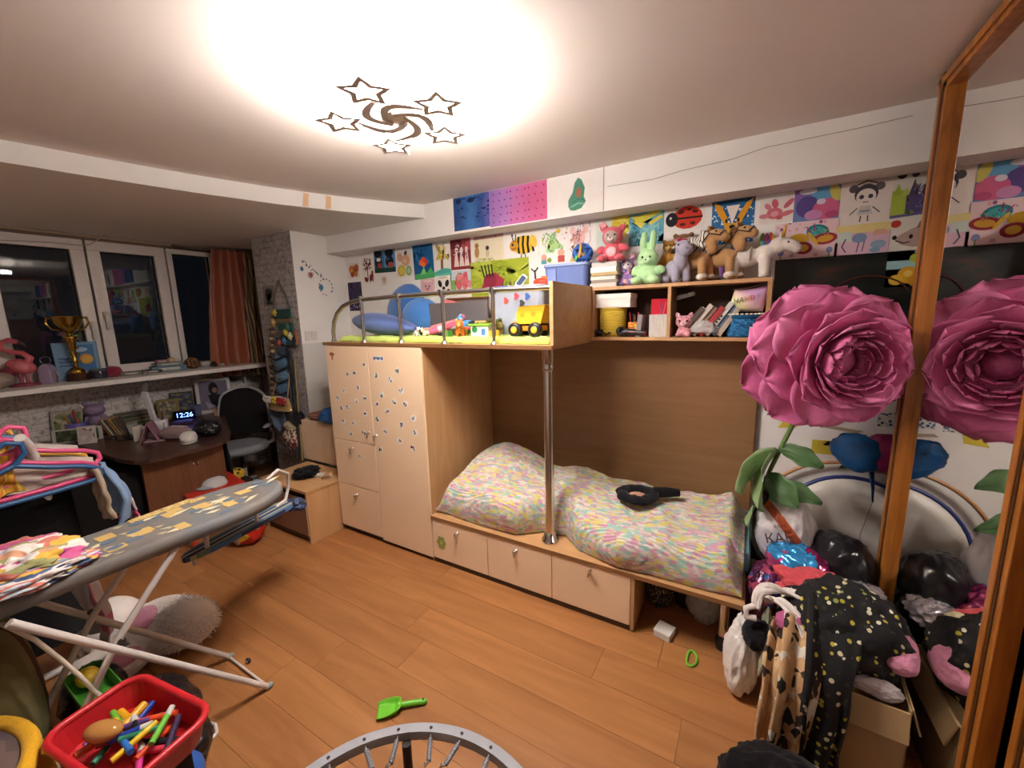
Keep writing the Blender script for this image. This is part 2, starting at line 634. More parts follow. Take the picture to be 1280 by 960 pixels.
def window(i, y0, y1, z0, z1, f, label, handle=None, sash=.05):
    g = G()
    x0, x1 = XWIN - .08, XWIN + .03
    for a, b in (((y0, z0), (y1, z0 + f)), ((y0, z1 - f), (y1, z1)), ((y0, z0 + f), (y0 + f, z1 - f)), ((y1 - f, z0 + f), (y1, z1 - f))):
        g.span((x0, a[0], a[1]), (x1, b[0], b[1]), PVC)
    w = struct(g.build('window_%d' % i, bevel=.005), label, 'window')
    g = G()
    for a, b in (((y0, z0), (y1, z0 + f)), ((y0, z1 - f), (y1, z1)), ((y0, z0), (y0 + f, z1)), ((y1 - f, z0), (y1, z1))):
        pass
    q = .007
    G().span((XWIN - .03, y0 + f - .01, z0 + f - .01), (XWIN - .022, y1 - f + .01, z1 - f + .01), GLASS).build('pane', w)
    g = G()
    for a, b in (((y0 + f, z0 + f), (y1 - f, z0 + f + q)), ((y0 + f, z1 - f - q), (y1 - f, z1 - f)), ((y0 + f, z0 + f), (y0 + f + q, z1 - f)), ((y1 - f - q, z0 + f), (y1 - f, z1 - f))):
        g.span((XWIN - .022, a[0], a[1]), (XWIN + .001, b[0], b[1]), RUB)
    g.build('gasket', w)
    if handle:
        g = G().box((XWIN + .038, handle[0], handle[1] + .03), (.016, .03, .07), M('plastic', 'c7bcae'))
        g.box((XWIN + .06, handle[0], handle[1] - .025), (.02, .02, .13), M('plastic', 'd2c8bc'))
        g.build('handle', w, bevel=.004)
    return w
window(1, -1.3, -.62, 1.245, 2.41, .085, 'left sash of the window row, out of view')
window(2, -.61, .70, 1.245, 2.41, .085, 'window sash left of the trophy with dark night glass')
window(3, .71, 1.305, 1.245, 2.41, .088, 'window sash with the trophy and flamingo before its dark glass', (1.262, 1.66))
window(4, 1.32, 1.872, 1.245, 2.41, .085, 'middle opening sash with a long handle left of its glass', (1.362, 1.74))
window(5, 1.885, 2.30, 1.245, 2.41, .045, 'narrow fixed window beside the curtain')
# right side: wardrobe with mirrored sliding doors
ORW = wood('orange_frame_wood', '7a4416', 'b4702a', 2, 1.6, .3)
MIR, nt_, b_ = base_mat('mirror')
b_.inputs['Base Color'].default_value = (.82, .80, .77, 1)
b_.inputs['Metallic'].default_value = 1
b_.inputs['Roughness'].default_value = .005
struct(G().span((1.3, -1.7, 0), (1.4, YW, CEIL), WHITE_WALL).build('wall_right'), 'end wall hidden by the mirrored wardrobe', 'wall')
wd = thing('mirror_wardrobe', 'tall wardrobe with mirrored sliding door framed in orange brown wood', 'wardrobe', (0, 0, 0))
G().span((XM + .06, -1.55, 0), (1.29, 2.34, 2.54), wood('wardrobe_body', '3a2818', '4d3520', 2, 1, .5)).build('body', wd)
def door(y0, y1, x, mat, name='sliding_door'):
    d = G().span((x + .006, y0 + .01, .03), (x + .016, y1 - .01, 2.52), mat).build(name, wd)
    for a, b in ((y0, y0 + .075), (y1 - .075, y1)):
        g = G().span((x - .022, a, .015), (x + .02, b, 2.535), ORW)
        g.span((x - .026, a + .022, .015), (x - .021, a + .030, 2.535), M('satin', '4a2a10'))
        g.span((x - .030, a + .030, .015), (x - .021, a + .056, 2.535), ORW)
        g.build('stile', d, bevel=.003)
    g = G().span((x - .022, y0, 2.475), (x + .02, y1, 2.535), ORW).span((x - .03, y0, 2.495), (x - .021, y1, 2.52), ORW)
    g.build('top_rail', d, bevel=.003)
    G().span((x - .02, y0, 0.005), (x + .02, y1, .05), ORW).build('bottom_rail', d, bevel=.003)
    return d
door(1.36, 2.34, XM, MIR)
door(-.1, 1.34, XM + .045, wood('dark_door_panel', '20160f', '2c1e14', 2, 1, .4))
door(-1.55, -.08, XM, MIR)
# ------------------------------------------------ bunk furniture
BEIGE = plaster('beige_laminate', 'ebcdab', .03, 6, .42, .01)
BEECH = wood('beech_laminate', 'b98c5e', 'c99e70', 0, 1.1, .45)
BEECHZ = wood('beech_laminate_upright', 'b6895b', 'c79b6d', 2, 1.1, .45)
BEECH_SHADED = wood('beech_panel_shaded', '8a6440', '98724c', 0, 1.1, .45)  # darker copy of the beech, shade below the bunk put into the colour
EDGE = M('satin', '7d5533')
DARKW = M('satin', '4a3526')
CHROME = M('chrome', 'd9d5cf')
YF = 1.977
XS = -1.826
MULTI = ['2f3a52', '54607a', '6f8a68', '9aa0b4', '34302f', 'b4606a', '7c6a50']

wr = thing('bunk_wardrobe', 'beige bunk wardrobe with doors covered in small white stickers', 'wardrobe', (0, 0, 0))
g = G()
g.span((-2.79, YF + .02, .0), (-2.772, YW - .012, 1.495), BEECHZ)
g.span((XS - .018, YF, .0), (XS, YW - .012, 1.495), BEECHZ)
g.span((-2.772, YF + .06, .0), (XS - .018, YW - .01, 1.49), M('matte', '6b4c30'))
g.build('carcass', wr)
G().span((-2.785, YF + .012, 0), (XS - .01, YF + .03, .045), DARKW).build('plinth', wr)
def knob(parent, x, y, z, big=True):
    g = G()
    T = place(x, y, z, 90, 0, 0)
    g.lathe([(.011, -.001), (.011, .003), (.005, .006), (.005, .016), (.012, .02), (.013, .026), (.008, .031), (0, .032)], CHROME, 14, T)
    if big:
        g.tube([(x, y - .022, z - .004), (x, y - .026, z - .02), (x, y - .024, z - .036)], [.006, .0075, .005], CHROME, 8)
    return g.build('knob', parent)
def sticker(parent, x, z, s, y=YF - .0185, kind=None):
    g = G()
    w = s * (1.0 + .25 * rnd.random())
    a = rnd.random() * 360
    ol = [(w * (1 + .1 * math.sin(3 * t + a)) * math.cos(t), s * (1 + .1 * math.cos(2 * t + a)) * math.sin(t)) for t in [2 * PI * i / 14 for i in range(14)]]
    g.prism(ol, 0, .0008, M('paper', 'e8e2dc'), place(x, y, z, 90, 0, 0))
    for i in range(rnd.randint(4, 6)):
        c = rnd.choice(MULTI)
        px, pz = (rnd.random() - .5) * w * 1.1, (rnd.random() - .5) * s * 1.1
        q = s * (.2 + .3 * rnd.random())
        g.prism([(px + q * math.cos(t) * .8, pz + q * math.sin(t)) for t in [2 * PI * j / 7 for j in range(7)]], .0008, .0011 + i * .0001, M('paper', c), place(x, y, z, 90, 0, 0))
    return g.build('sticker', parent)
dl = G().span((-2.785, YF - .018, .775), (-2.326, YF, 1.49), BEIGE).build('door', wr, bevel=.002)
dr = G().span((-2.32, YF - .018, .03), (XS - .002, YF, 1.49), BEIGE).build('door', wr, bevel=.002)
for z0, z1, kx, kz in ((.408, .769, -2.573, .715), (.047, .402, -2.569, .343)):
    d = G().span((-2.785, YF - .018, z0), (-2.326, YF, z1), BEIGE).build('drawer', wr, bevel=.002)
    knob(d, kx, YF - .018, kz)
    if z0 > .4:
        sticker(d, -2.502, .662, .014)
knob(dl, -2.372, YF - .018, .865)
knob(dr, -2.300, YF - .018, .852)
for x, z in [(-2.548, 1.29), (-2.478, 1.298), (-2.366, 1.362), (-2.606, 1.159), (-2.452, 1.191), (-2.69, 1.097), (-2.485, 1.089), (-2.391, 1.119), (-2.66, 1.02), (-2.586, 1.034), (-2.401, 1.004), (-2.653, .918), (-2.537, .915), (-2.584, .832), (-2.434, .858)]:
    sticker(dl, x, z, .019)
g = G()
g.prism([(-.03, .012), (-.015, .03), (.012, .03), (.032, .012), (.01, .006), (.008, -.024), (-.004, -.026), (-.006, .006)], 0, .0012, M('paper', 'a5573f'), place(-2.711, YF - .0185, 1.412, 90, 0, 0))
g.build('sticker', dl)
for x, z in [(-2.044, 1.335), (-2.246, 1.291), (-2.121, 1.27), (-2.024, 1.198), (-2.208, 1.157), (-2.096, 1.117), (-2.267, 1.085), (-1.989, 1.113), (-2.167, 1.044), (-2.275, .975), (-1.926, 1.019), (-2.038, .962), (-2.204, .892), (-1.917, .919), (-2.069, .844), (-1.949, .803), (-2.266, .751)]:
    sticker(dr, x, z, .022)
g = G()
g.prism([(.052 * math.cos(t), .02 * math.sin(t)) for t in [2 * PI * i / 16 for i in range(16)]], 0, .0008, M('paper', 'ebe6e2'), place(-2.215, YF - .0185, 1.412, 90, 0, 0))
for k in range(5):
    g.prism([(-.04 + k * .019 + .009 * math.cos(t), .012 * math.sin(t) + .003 * (k % 2)) for t in [2 * PI * i / 8 for i in range(8)]], .0008, .0013, M('paper', ['3a4474', '6c86b0', '2a3050', '7f92c0', '3c4a78'][k]), place(-2.215, YF - .0185, 1.412, 90, 0, 0))
g.build('sticker', dr)

# upper bunk: board, end panel, chrome rail
lf = thing('loft_bunk', 'upper bunk shelf with chrome guard rail above the beige wardrobe', 'bunk bed', (0, 0, 0))
G().span((-2.81, 1.962, 1.495), (-.908, YW, 1.517), BEECH).span((-2.81, 1.960, 1.495), (-.908, 1.9625, 1.517), EDGE).build('bunk_board', lf)
G().span((-.926, 1.977, 1.517), (-.904, 2.575, 1.850), BEECH).build('end_panel', lf, bevel=.002)
RX = [-2.376, -2.017, -1.648, -1.282]
g = G()
pts = [(-2.71, 1.99, 1.517), (-2.708, 1.99, 1.60), (-2.690, 1.99, 1.665), (-2.645, 1.99, 1.73), (-2.58, 1.99, 1.775), (-2.50, 1.99, 1.80), (-2.376, 1.99, 1.815), (-2.017, 1.99, 1.822), (-1.648, 1.99, 1.824), (-1.282, 1.99, 1.824), (-.926, 1.99, 1.82)]
g.tube(pts, .0145, CHROME, 12)
g.build('guard_rail', lf)
for x in RX:
    g = G().tube([(x, 1.99, 1.517), (x, 1.99, 1.81)], .012, CHROME, 12)
    g.lathe([(.026, 0), (.026, .006), (.016, .012), (.015, .022)], CHROME, 14, place(x, 1.99, 1.517))
    g.lathe([(.019, -.02), (.019, .018)], CHROME, 14, place(x, 1.99, 1.822))
    g.build('rail_post', lf)
G().tube([(-2.71, 1.99, 1.517), (-2.71, 1.99, 1.535)], .02, CHROME, 12).build('rail_foot', lf)
ft = thing('support_pole', 'tall chrome pole between lower bed and upper bunk', 'pole', (-.971, 2.05, .35))
G().tube([(0, 0, 0), (0, 0, 1.145)], .027, CHROME, 20).build('tube', ft)
G().lathe([(.05, 0), (.05, .008), (.04, .014), (.033, .05), (.028, .055)], CHROME, 20).build('base_flange', ft)
G().lathe([(.029, 1.02), (.034, 1.025), (.034, 1.05), (.03, 1.056), (.034, 1.062), (.034, 1.14), (.036, 1.145)], CHROME, 20).build('top_collar', ft)

# lower bed
lb = thing('lower_bed', 'low wooden bed with three beige drawers along its front', 'bed', (0, 0, 0))
G().span((XS + .001, 1.958, .323), (.045, YW - .001, .345), BEECH).span((XS + .001, 1.956, .323), (.045, 1.9585, .345), M('satin', '8a6139')).build('bed_board', lb)
G().span((XS + .001, YW - .03, .345), (.045, YW - .012, 1.495), BEECH_SHADED).build('back_panel', lb)
G().span((.045, YW - .031, .02), (.052, YW - .011, 1.495), M('satin', '5a3b22')).build('panel_edge', lb)
for x0, x1, kx, kz, big in ((-1.816, -1.369, -1.603, .27, True), (-1.365, -.923, -1.156, .275, True), (-.919, -.470, -.683, .31, False)):
    d = G().span((x0, YF - .016, .04), (x1, YF, .321), BEIGE).build('drawer', lb, bevel=.002)
    if big:
        knob(d, kx, YF - .016, kz)
    else:
        G().tube([(kx - .012, YF - .018, kz - .02), (kx - .004, YF - .038, kz - .014), (kx + .006, YF - .045, kz + .002), (kx + .012, YF - .042, kz + .008)], [.005, .006, .008, .007], CHROME, 8).build('knob', d)
        G().tube([(kx - .012, YF - .02, kz - .02), (kx - .02, YF - .02, kz - .06)], .0025, M('fabric', '9a7450'), 6).build('pull_cord', d)
    if kx < -1.5:
        g = G()
        for k in range(6):
            a = 2 * PI * k / 6
            g.prism([(.024 * math.cos(a) + .016 * math.cos(t), .03 * math.sin(a) + .019 * math.sin(t)) for t in [2 * PI * i / 10 for i in range(10)]], 0, .001 + k * .00015, M('paper', '8f9a52'), place(-1.745, YF - .0165, .165, 90, 0, 0))
        g.prism([(.012 * math.cos(t), .014 * math.sin(t)) for t in [2 * PI * i / 10 for i in range(10)]], 0, .0022, M('paper', 'c0b45c'), place(-1.745, YF - .0165, .165, 90, 0, 0))
        g.build('flower_sticker', d)
g = G().span((XS + .001, YF, .02), (-.455, YW - .1, .323), M('matte', '5d4028'))
g.span((-.468, YF - .014, .015), (-.45, YW - .1, .323), BEECHZ)
g.build('drawer_carcass', lb)
G().span((XS + .001, YF - .004, 0), (-.452, YF + .012, .036), DARKW).build('plinth', lb)
lg = G().tube([(-.035, 2.085, .05), (-.035, 2.085, .323)], .027, CHROME, 18).build('leg', lb)
G().lathe([(.034, 0), (.036, .01), (.036, .05), (.029, .06), (.028, .075)], M('plastic', '1d1b1a'), 18, place(-.035, 2.085, 0)).build('foot_cap', lg)

# mattress and crocheted blanket
mt = G()
mt.span((XS + .03, 2.21, .347), (.06, YW - .035, .47), M('fabric', '6f9aa3'))
tag(mt.build('mattress', bevel=.03), 'teal covered mattress mostly hidden under the crocheted blanket', 'mattress')
def smooth(a, b, x):
    t = max(0, min(1, (x - a) / (b - a)))
    return t * t * (3 - 2 * t)
FE = [(-1.81, 2.03), (-1.44, 2.0), (-1.18, 2.01), (-1.05, 2.12), (-.90, 2.135), (-.78, 2.03), (-.54, 1.975), (-.38, 1.99), (-.17, 1.99), (-.06, 2.0), (.05, 2.02)]
def fe(x):
    for (a, p), (b, q) in zip(FE, FE[1:]):
        if x <= b:
            return p + (q - p) * max(0, (x - a) / (b - a))
    return FE[-1][1]
def top_h(x, y):
    h = .55 + .028 * fbm((x * 2.2, y * 2.4, 3))
    hump = math.exp(-((x + 1.53) / .30) ** 2) * math.exp(-((y - 2.50) / .36) ** 2)
    h += .17 * hump
    h += .035 * math.exp(-((x + .95) / .16) ** 2)
    h += .05 * math.exp(-((x + .05) / .22) ** 2) * smooth(2.2, 2.6, y)
    h += .022 * ridge((x * 3.2 + y * 1.6, y * 2.0 - x * .4, 9)) * smooth(-1.25, -.95, x)
    return h
def quilt(u, v):
    x = -1.815 + 1.845 * u
    f = fe(x)
    if v < .3:
        s = v / .3
        yy = f + .10 * s * s
        zt = top_h(x, f + .10)
        sag = .012 * math.sin(x * 13) * math.sin(PI * s)
        z = .35 + (zt - .35) * math.sin(s * PI / 2) ** 1.15 + sag
        yy -= .035 * math.sin(PI * s) * (1 + .5 * math.sin(x * 9))
    else:
        s = (v - .3) / .7
        yy = f + .10 + (2.70 - f - .10) * s
        z = top_h(x, yy)
        z -= .10 * smooth(.8, 1, s)
    e = smooth(0, .055, u)
    e2 = smooth(1, .955, u)
    zz = .356 + (z - .356) * (.15 + .85 * e)
    lo = .356 if v < .34 else .47
    zz = lo + (zz - lo) * (.10 + .90 * e2) if zz > lo else zz
    zz += .004 * noise.noise((x * 24, yy * 24, 2)) + .0035 * math.sin(yy * 190 + 2 * math.sin(x * 22)) * (.5 + .5 * noise.noise((x * 7, yy * 7, 5)))
    if x < -1.05 + .12 and x > -1.05 - .05 and v < .4:
        zz -= .03 * math.exp(-((x + .985) / .03) ** 2)
    return (x, yy, max(zz, .352))
QM = patch('pastel_knit', ['d6b2bc', 'd8d08a', 'a6c8bb', 'dad3cc', 'cc98ac', 'd4ca74', '9cc0b6', 'd8d0c6', 'd0c2a6', 'c49fb2'], 46, (.62, 1.5, 1.5), .95, .5, .012)
nt = QM.node_tree
b = nt.nodes['Principled BSDF']
wv = nt.nodes.new('ShaderNodeTexWave')
wv.wave_type = 'BANDS'
wv.bands_direction = 'Y'
wv.inputs['Scale'].default_value = 28
wv.inputs['Distortion'].default_value = 1.6
wv.inputs['Detail Scale'].default_value = 3
tc = nt.nodes.new('ShaderNodeTexCoord')
nt.links.new(tc.outputs['Object'], wv.inputs[0])
bump(nt, b, wv.outputs[0], .5, .006)
q = G().grid(quilt, 230, 110, QM)
tag(q.build('crocheted_blanket', thick=.006), 'pastel pink yellow and mint crocheted blanket spread over the lower bed', 'blanket')

# wall shelf
sh = thing('wall_shelf', 'two compartment beech wall shelf holding books and baskets', 'shelf', (0, 0, 0))
SX0, SX1, SY, SZ0, SZ1 = -.904, .073, 2.5645, 1.508, 1.842
G().span((SX0, SY, SZ0), (SX1, YW - .005, SZ0 + .02), BEECH).build('bottom_board', sh, bevel=.0015)
G().span((SX0, SY, SZ1 - .02), (SX1, YW - .005, SZ1), BEECH).build('top_board', sh, bevel=.0015)
for a, b in ((SX0, SX0 + .018), (-.441, -.423), (SX1 - .02, SX1)):
    G().span((a, SY + .001, SZ0 + .02), (b, YW - .005, SZ1 - .02), BEECHZ).build('upright', sh)
G().span((SX0 + .018, YW - .012, SZ0 + .02), (SX1 - .02, YW - .006, SZ1 - .02), M('matte', '4b3a30')).build('back_board', sh)

# small bedside cabinet with tilted flap
cb = thing('bedside_cabinet', 'low beech cabinet with a brown flap door beside the wardrobe', 'cabinet', (-2.80, 1.69, 0))
W, D, HH = .60, .42, .405
g = G().span((-.018, 0, 0), (0, D, HH), BEECHZ).span((-W, 0, 0), (-W + .018, D, HH), BEECHZ).span((-W, D - .01, .02), (0, D, HH), BEECHZ)
g.span((-W + .018, .03, .045), (-.018, D - .01, HH - .01), M('matte', '33241a'))
g.build('carcass', cb)
G().span((-W - .012, -.008, HH), (.008, D, HH + .022), BEECH).build('top_board', cb, bevel=.002)
G().span((-W + .004, -.001, .06), (-.022, .016, .355), M('satin', '8a6650')).span((-.022, -.002, .06), (-.012, .016, .355), M('satin', 'e0cfa8')).build('flap_door', cb)
G().span((-W + .02, .02, 0), (-.02, .04, .045), DARKW).build('plinth', cb)
# tall carton-coloured box standing on it against the pillar
bx = G().span((-3.515, 2.14, .428), (-2.80 - .01, 2.42, .80), BEIGE)
tag(bx.build('storage_box', bevel=.004), 'pale beige upright box standing behind the low cabinet by the wardrobe', 'box')

# ceiling lamp
STARLIGHT = emit('lamp_glow', 'fdf5ee', LAMP_STRENGTH * .95)
UPGLOW = emit('lamp_back_glow', 'fdf5ee', LAMP_STRENGTH * .04)
SIDEGLOW = emit('lamp_side_glow', 'fdf5ee', LAMP_STRENGTH * .42)
RIM = M('satin', 'cfc5c0')
lamp = thing('star_ceiling_lamp', 'white ceiling lamp of five glowing stars on curved arms', 'ceiling lamp', (-1.22, 1.258, CEIL))
G().lathe([(.05, -.125), (.055, -.10), (.03, -.09), (.03, -.02), (.09, -.018), (.095, 0)], M('satin', 'e6e0dc'), 32).build('base_plate', lamp)
def star(r1, r2, a0):
    return [((r1 if i % 2 == 0 else r2) * math.cos(R(a0 + 36 * i)), (r1 if i % 2 == 0 else r2) * math.sin(R(a0 + 36 * i))) for i in range(10)]
for k, (tx, ty) in enumerate(((-1.156, 1.055), (-1.013, 1.253), (-1.153, 1.463), (-1.412, 1.423), (-1.406, 1.150))):
    dx, dy = tx + 1.22, ty - 1.258
    a = math.degrees(math.atan2(dy, dx))
    rr_ = math.hypot(dx, dy)
    T = place(dx, dy, 0, 0, 0, a + 20)
    zb = -.135
    o, i_ = star(.096, .054, 0), star(.062, .030, 0)
    g = G()
    vs = [(x, y, zb) for x, y in o] + [(x, y, zb) for x, y in i_] + [(x, y, zb + .024) for x, y in o] + [(x, y, zb + .024) for x, y in i_]
    fs, fs2 = [], []
    for j in range(10):
        j2 = (j + 1) % 10
        fs += [(j, j2, 10 + j2, 10 + j), (20 + j2, 20 + j, 30 + j, 30 + j2), (10 + j, 10 + j2, 30 + j2, 30 + j)]
        fs2.append((j2, j, 20 + j, 20 + j2))
    g.add(vs, fs, RIM, False, T)
    g.add(vs, fs2, SIDEGLOW, False, T)
    so = g.build('star_frame', lamp)
    G().prism(star(.063, .031, 0), zb + .010, zb + .016, STARLIGHT, T).build('star_diffuser', so)
    G().prism(star(.063, .031, 0), zb + .017, zb + .023, UPGLOW, T).build('star_back', so)
    g = G()
    n = 18
    dirv = Vector((dx, dy)).normalized()
    nv = Vector((-dirv.y, dirv.x))
    cl = []
    for j in range(n + 1):
        t = j / n
        rad = -.03 + (rr_ - .06 + .03) * t
        off = -.03 * (1 - t) - .072 * math.sin(PI * t)
        p = dirv * rad + nv * off
        cl.append(p)
    vt, vb = [], []
    for j, p in enumerate(cl):
        q = (cl[min(j + 1, n)] - cl[max(j - 1, 0)]).normalized()
        nn = Vector((-q.y, q.x))
        w = .004 + .012 * math.sin(PI * (.12 + .78 * j / n))
        vt += [(p.x + nn.x * w, p.y + nn.y * w), (p.x - nn.x * w, p.y - nn.y * w)]
    pl = vt[0::2] + vt[1::2][::-1]
    g.prism(pl, -.134, -.112, RIM)
    g.prism([(x, y) for x, y in pl], -.111, -.107, UPGLOW)
    g.build('arm', lamp)
# ------------------------------------------------ drawings on the wall
def E(cx, cy, rx, ry, c, a=0, n=14):
    ca, sa = math.cos(R(a)), math.sin(R(a))
    return ([(cx + rx * math.cos(t) * ca - ry * math.sin(t) * sa, cy + rx * math.cos(t) * sa + ry * math.sin(t) * ca) for t in [2 * PI * i / n for i in range(n)]], c)
def P(pts, c):
    return (pts, c)
def L(pts, w, c):
    up, lo = [], []
    for i, p in enumerate(pts):
        a, b = pts[max(i - 1, 0)], pts[min(i + 1, len(pts) - 1)]
        d = math.hypot(b[0] - a[0], b[1] - a[1]) or 1
        nx, ny = -(b[1] - a[1]) / d * w, (b[0] - a[0]) / d * w
        up.append((p[0] + nx, p[1] + ny))
        lo.append((p[0] - nx, p[1] - ny))
    return (up + lo[::-1], c)
def Q(x0, y0, x1, y1, c):
    return ([(x0, y0), (x1, y0), (x1, y1), (x0, y1)], c)
def dots(n, x0, y0, x1, y1, r, cols, seed=1, asp=1.0):
    q = random.Random(seed)
    return [E(x0 + (x1 - x0) * q.random(), y0 + (y1 - y0) * q.random(), r * (.6 + .8 * q.random()), r * asp * (.6 + .8 * q.random()), q.choice(cols), 0, 8) for _ in range(n)]
def scribble(n, x0, y0, x1, y1, w, cols, seed=1, step=.12):
    q = random.Random(seed)
    out = []
    for _ in range(n):
        x, y = x0 + (x1 - x0) * q.random(), y0 + (y1 - y0) * q.random()
        pts = [(x, y)]
        for k in range(4):
            x = min(x1, max(x0, x + (q.random() - .5) * step * 2))
            y = min(y1, max(y0, y + (q.random() - .5) * step * 2))
            pts.append((x, y))
        out.append(L(pts, w, q.choice(cols)))
    return out

def poster(name, label, x0, x1, z0, z1, paper, shapes, tilt=0, wall=YW, cat='drawing', mat=None, layer=0):
    w, h = x1 - x0, z1 - z0
    g = G().box((0, -.0008, 0), (w, .0010, h), mat or M('paper', paper))
    o = g.build(name)
    o.matrix_local = place((x0 + x1) / 2, wall - .0004 - layer * .0016, (z0 + z1) / 2, 0, tilt, 0)
    tag(o, label, cat, 'drawings pinned over the bed wall')
    if shapes:
        g = G()
        for k, (pts, c) in enumerate(shapes):
            yy = -.0015 - .00006 * k
            vs = [((min(1, max(0, px)) - .5) * w, yy, (min(1, max(0, py)) - .5) * h) for px, py in pts]
            g.add(vs, [tuple(range(len(vs)))], M('paper', c))
        g.build('painted_picture', o)
    return o

W_ = 'e9e4de'
poster('butterfly_cutout', 'small orange butterfly picture highest at the far left corner of the wall', -3.475, -3.322, 2.082, 2.222, 'e4ddd6',
       [E(.3, .55, .24, .3, 'c4783a', 20), E(.72, .6, .25, .32, 'b85f3c', -20), E(.34, .25, .18, .2, 'a5502f', 0), E(.68, .27, .18, .2, 'c07a35', 0), E(.5, .5, .05, .34, '8d6a28', 0), E(.4, .9, .03, .12, 'c9a24a', 20), E(.3, .5, .1, .12, 'd99a4a'), E(.7, .5, .1, .12, '8d4630')])
poster('tree_picture', 'brown tree picture with animals under it beside the orange butterfly', -3.277, -3.117, 2.02, 2.253, 'e6e0da',
       [L([(.45, .1), (.42, .95)], .035, '5f2a26'), L([(.45, .5), (.2, .75)], .025, '6d2d28'), L([(.45, .6), (.7, .85)], .025, '6d2d28'), L([(.44, .7), (.25, .95)], .025, '6d2d28')] +
       dots(26, .12, .5, .75, .98, .05, ['6b2b2a', '82403a', '54201f'], 4) + [E(.75, .22, .2, .14, '7c2f33', 30), E(.85, .4, .09, .09, '8a3a3a'), E(.3, .15, .16, .1, '6b2b2a', -20), L([(.7, .2), (.62, .02)], .03, '7c2f33'), L([(.85, .2), (.9, .04)], .03, '7c2f33')])
poster('cat_pictures', 'pair of small dark blue cat paintings side by side', -3.106, -2.832, 2.102, 2.317, '5d86b0',
       [Q(0, 0, .46, 1, '3a6a8c'), Q(.5, 0, 1, 1, '5a8fc4'), Q(0, 0, 1, .2, '1d4036'), E(.2, .8, .17, .17, '17191f'), E(.72, .8, .2, .18, '16181e'), E(.2, .42, .17, .22, '1b1e24'), E(.73, .45, .19, .24, '1a1d24'), E(.22, .55, .1, .08, 'e6e2dc'), E(.26, .3, .1, .12, 'a23c3c'), E(.78, .3, .13, .12, 'b5523c'), E(.66, .55, .06, .06, '405f78')], 1)
poster('fruit_picture', 'painting of four round fruits in yellow green and peach', -2.822, -2.629, 2.047, 2.274, 'e7ddd2',
       [E(.25, .76, .17, .17, 'cfa188'), E(.6, .62, .26, .22, 'd9a982'), E(.62, .9, .1, .08, '4d4a44', 30), E(.3, .24, .24, .22, 'c8b53e'), E(.3, .24, .17, .15, 'd9ca58'), E(.76, .22, .17, .19, '8fb070'), E(.76, .22, .09, .11, 'bcd096'), E(.55, .6, .09, .08, 'e6c4a4')])
poster('blue_flower_painting', 'deep blue painting of a red orange flower above green grass', -2.614, -2.385, 2.014, 2.313, '1f5f92',
       scribble(16, 0, .3, 1, 1, .03, ['2a6ba0', '184f80', '2f7ab0', '14466f'], 5) + [E(.5, .52, .12, .1, 'e8502e'), E(.38, .46, .1, .08, 'f06a35'), E(.62, .46, .1, .08, 'd83f2c'), E(.5, .4, .1, .07, 'ef7c3c'), Q(.03, .0, 1, .16, '4fae63'), P([(.3, .12), (.5, .34), (.62, .14)], '7fd06f'), P([(.55, .1), (.85, .3), (.98, .1)], '53b760')], -2)
poster('yellow_tree_drawing', 'drawing of a yellow tree on a turquoise hill', -2.384, -2.202, 2.026, 2.283, 'ebe5db',
       [L([(.48, .15), (.5, .6)], .07, '8a6238')] + scribble(14, .1, .5, .9, .98, .05, ['e0c452', 'e9d278', 'd9b945'], 6) + [P([(0, 0), (1, 0), (1, .2), (.55, .24), (0, .12)], '4fae9f'), P([(0, 0), (1, 0), (1, .08), (0, .06)], '6cc2ac')])
poster('red_figures_picture', 'dark red picture of pale standing figures', -2.198, -1.994, 2.063, 2.307, '8f3438',
       [Q(0, .68, .55, 1, '6f2029'), Q(.55, .6, 1, 1, 'b24f52')] + [E(x, .62, .08, .1, 'eadbd3') for x in (.3, .55, .8)] + [P([(x - .12, .1), (x - .05, .56), (x + .05, .56), (x + .12, .1)], 'e6d2cc') for x in (.28, .55, .8)] + scribble(18, .05, .1, .95, .9, .012, ['7a1f2a', 'f0e2da', '9a4a4c', '3c1218'], 3))
poster('cream_bear_picture', 'cream coloured picture with small brown bears and a dark pink strip on top', -1.961, -1.684, 2.099, 2.313, 'e7dcbf',
       [Q(0, .82, 1, 1, 'c79a98'), E(.1, .38, .08, .2, 'b98956'), E(.1, .62, .07, .09, 'a9743f'), E(.46, .32, .06, .16, 'cdbf9c'), E(.46, .5, .06, .08, '4a4038')] + scribble(8, .02, .02, .98, .14, .012, ['b9b35c', '9cab50'], 8) + dots(18, .05, .84, .95, .98, .02, ['8a4a50', 'e6d0cc'], 2))
poster('bee_cutout', 'big yellow and black striped bee drawing', -1.673, -1.385, 2.104, 2.286, 'ece7e1',
       [E(.56, .5, .33, .36, 'e3b52c')] + [L([(.42 + .14 * k, .86 - .02 * abs(k - 1)), (.40 + .14 * k, .5), (.43 + .14 * k, .14 + .03 * abs(k - 1))], .032, '2b2520') for k in range(4)] + [E(.28, .5, .13, .22, 'd79a2c'), E(.24, .55, .03, .06, '2b2520'), L([(.27, .66), (.22, .9)], .014, '2b2520'), L([(.32, .66), (.34, .95)], .014, '2b2520'), E(.23, .92, .03, .05, '3f3a70'), L([(.5, .14), (.48, .0)], .013, '2b2520'), L([(.6, .14), (.62, .0)], .013, '2b2520'), E(.85, .6, .1, .25, 'e9c652', 10), L([(.2, .4), (.28, .37), (.33, .42)], .015, '7a3a20')])
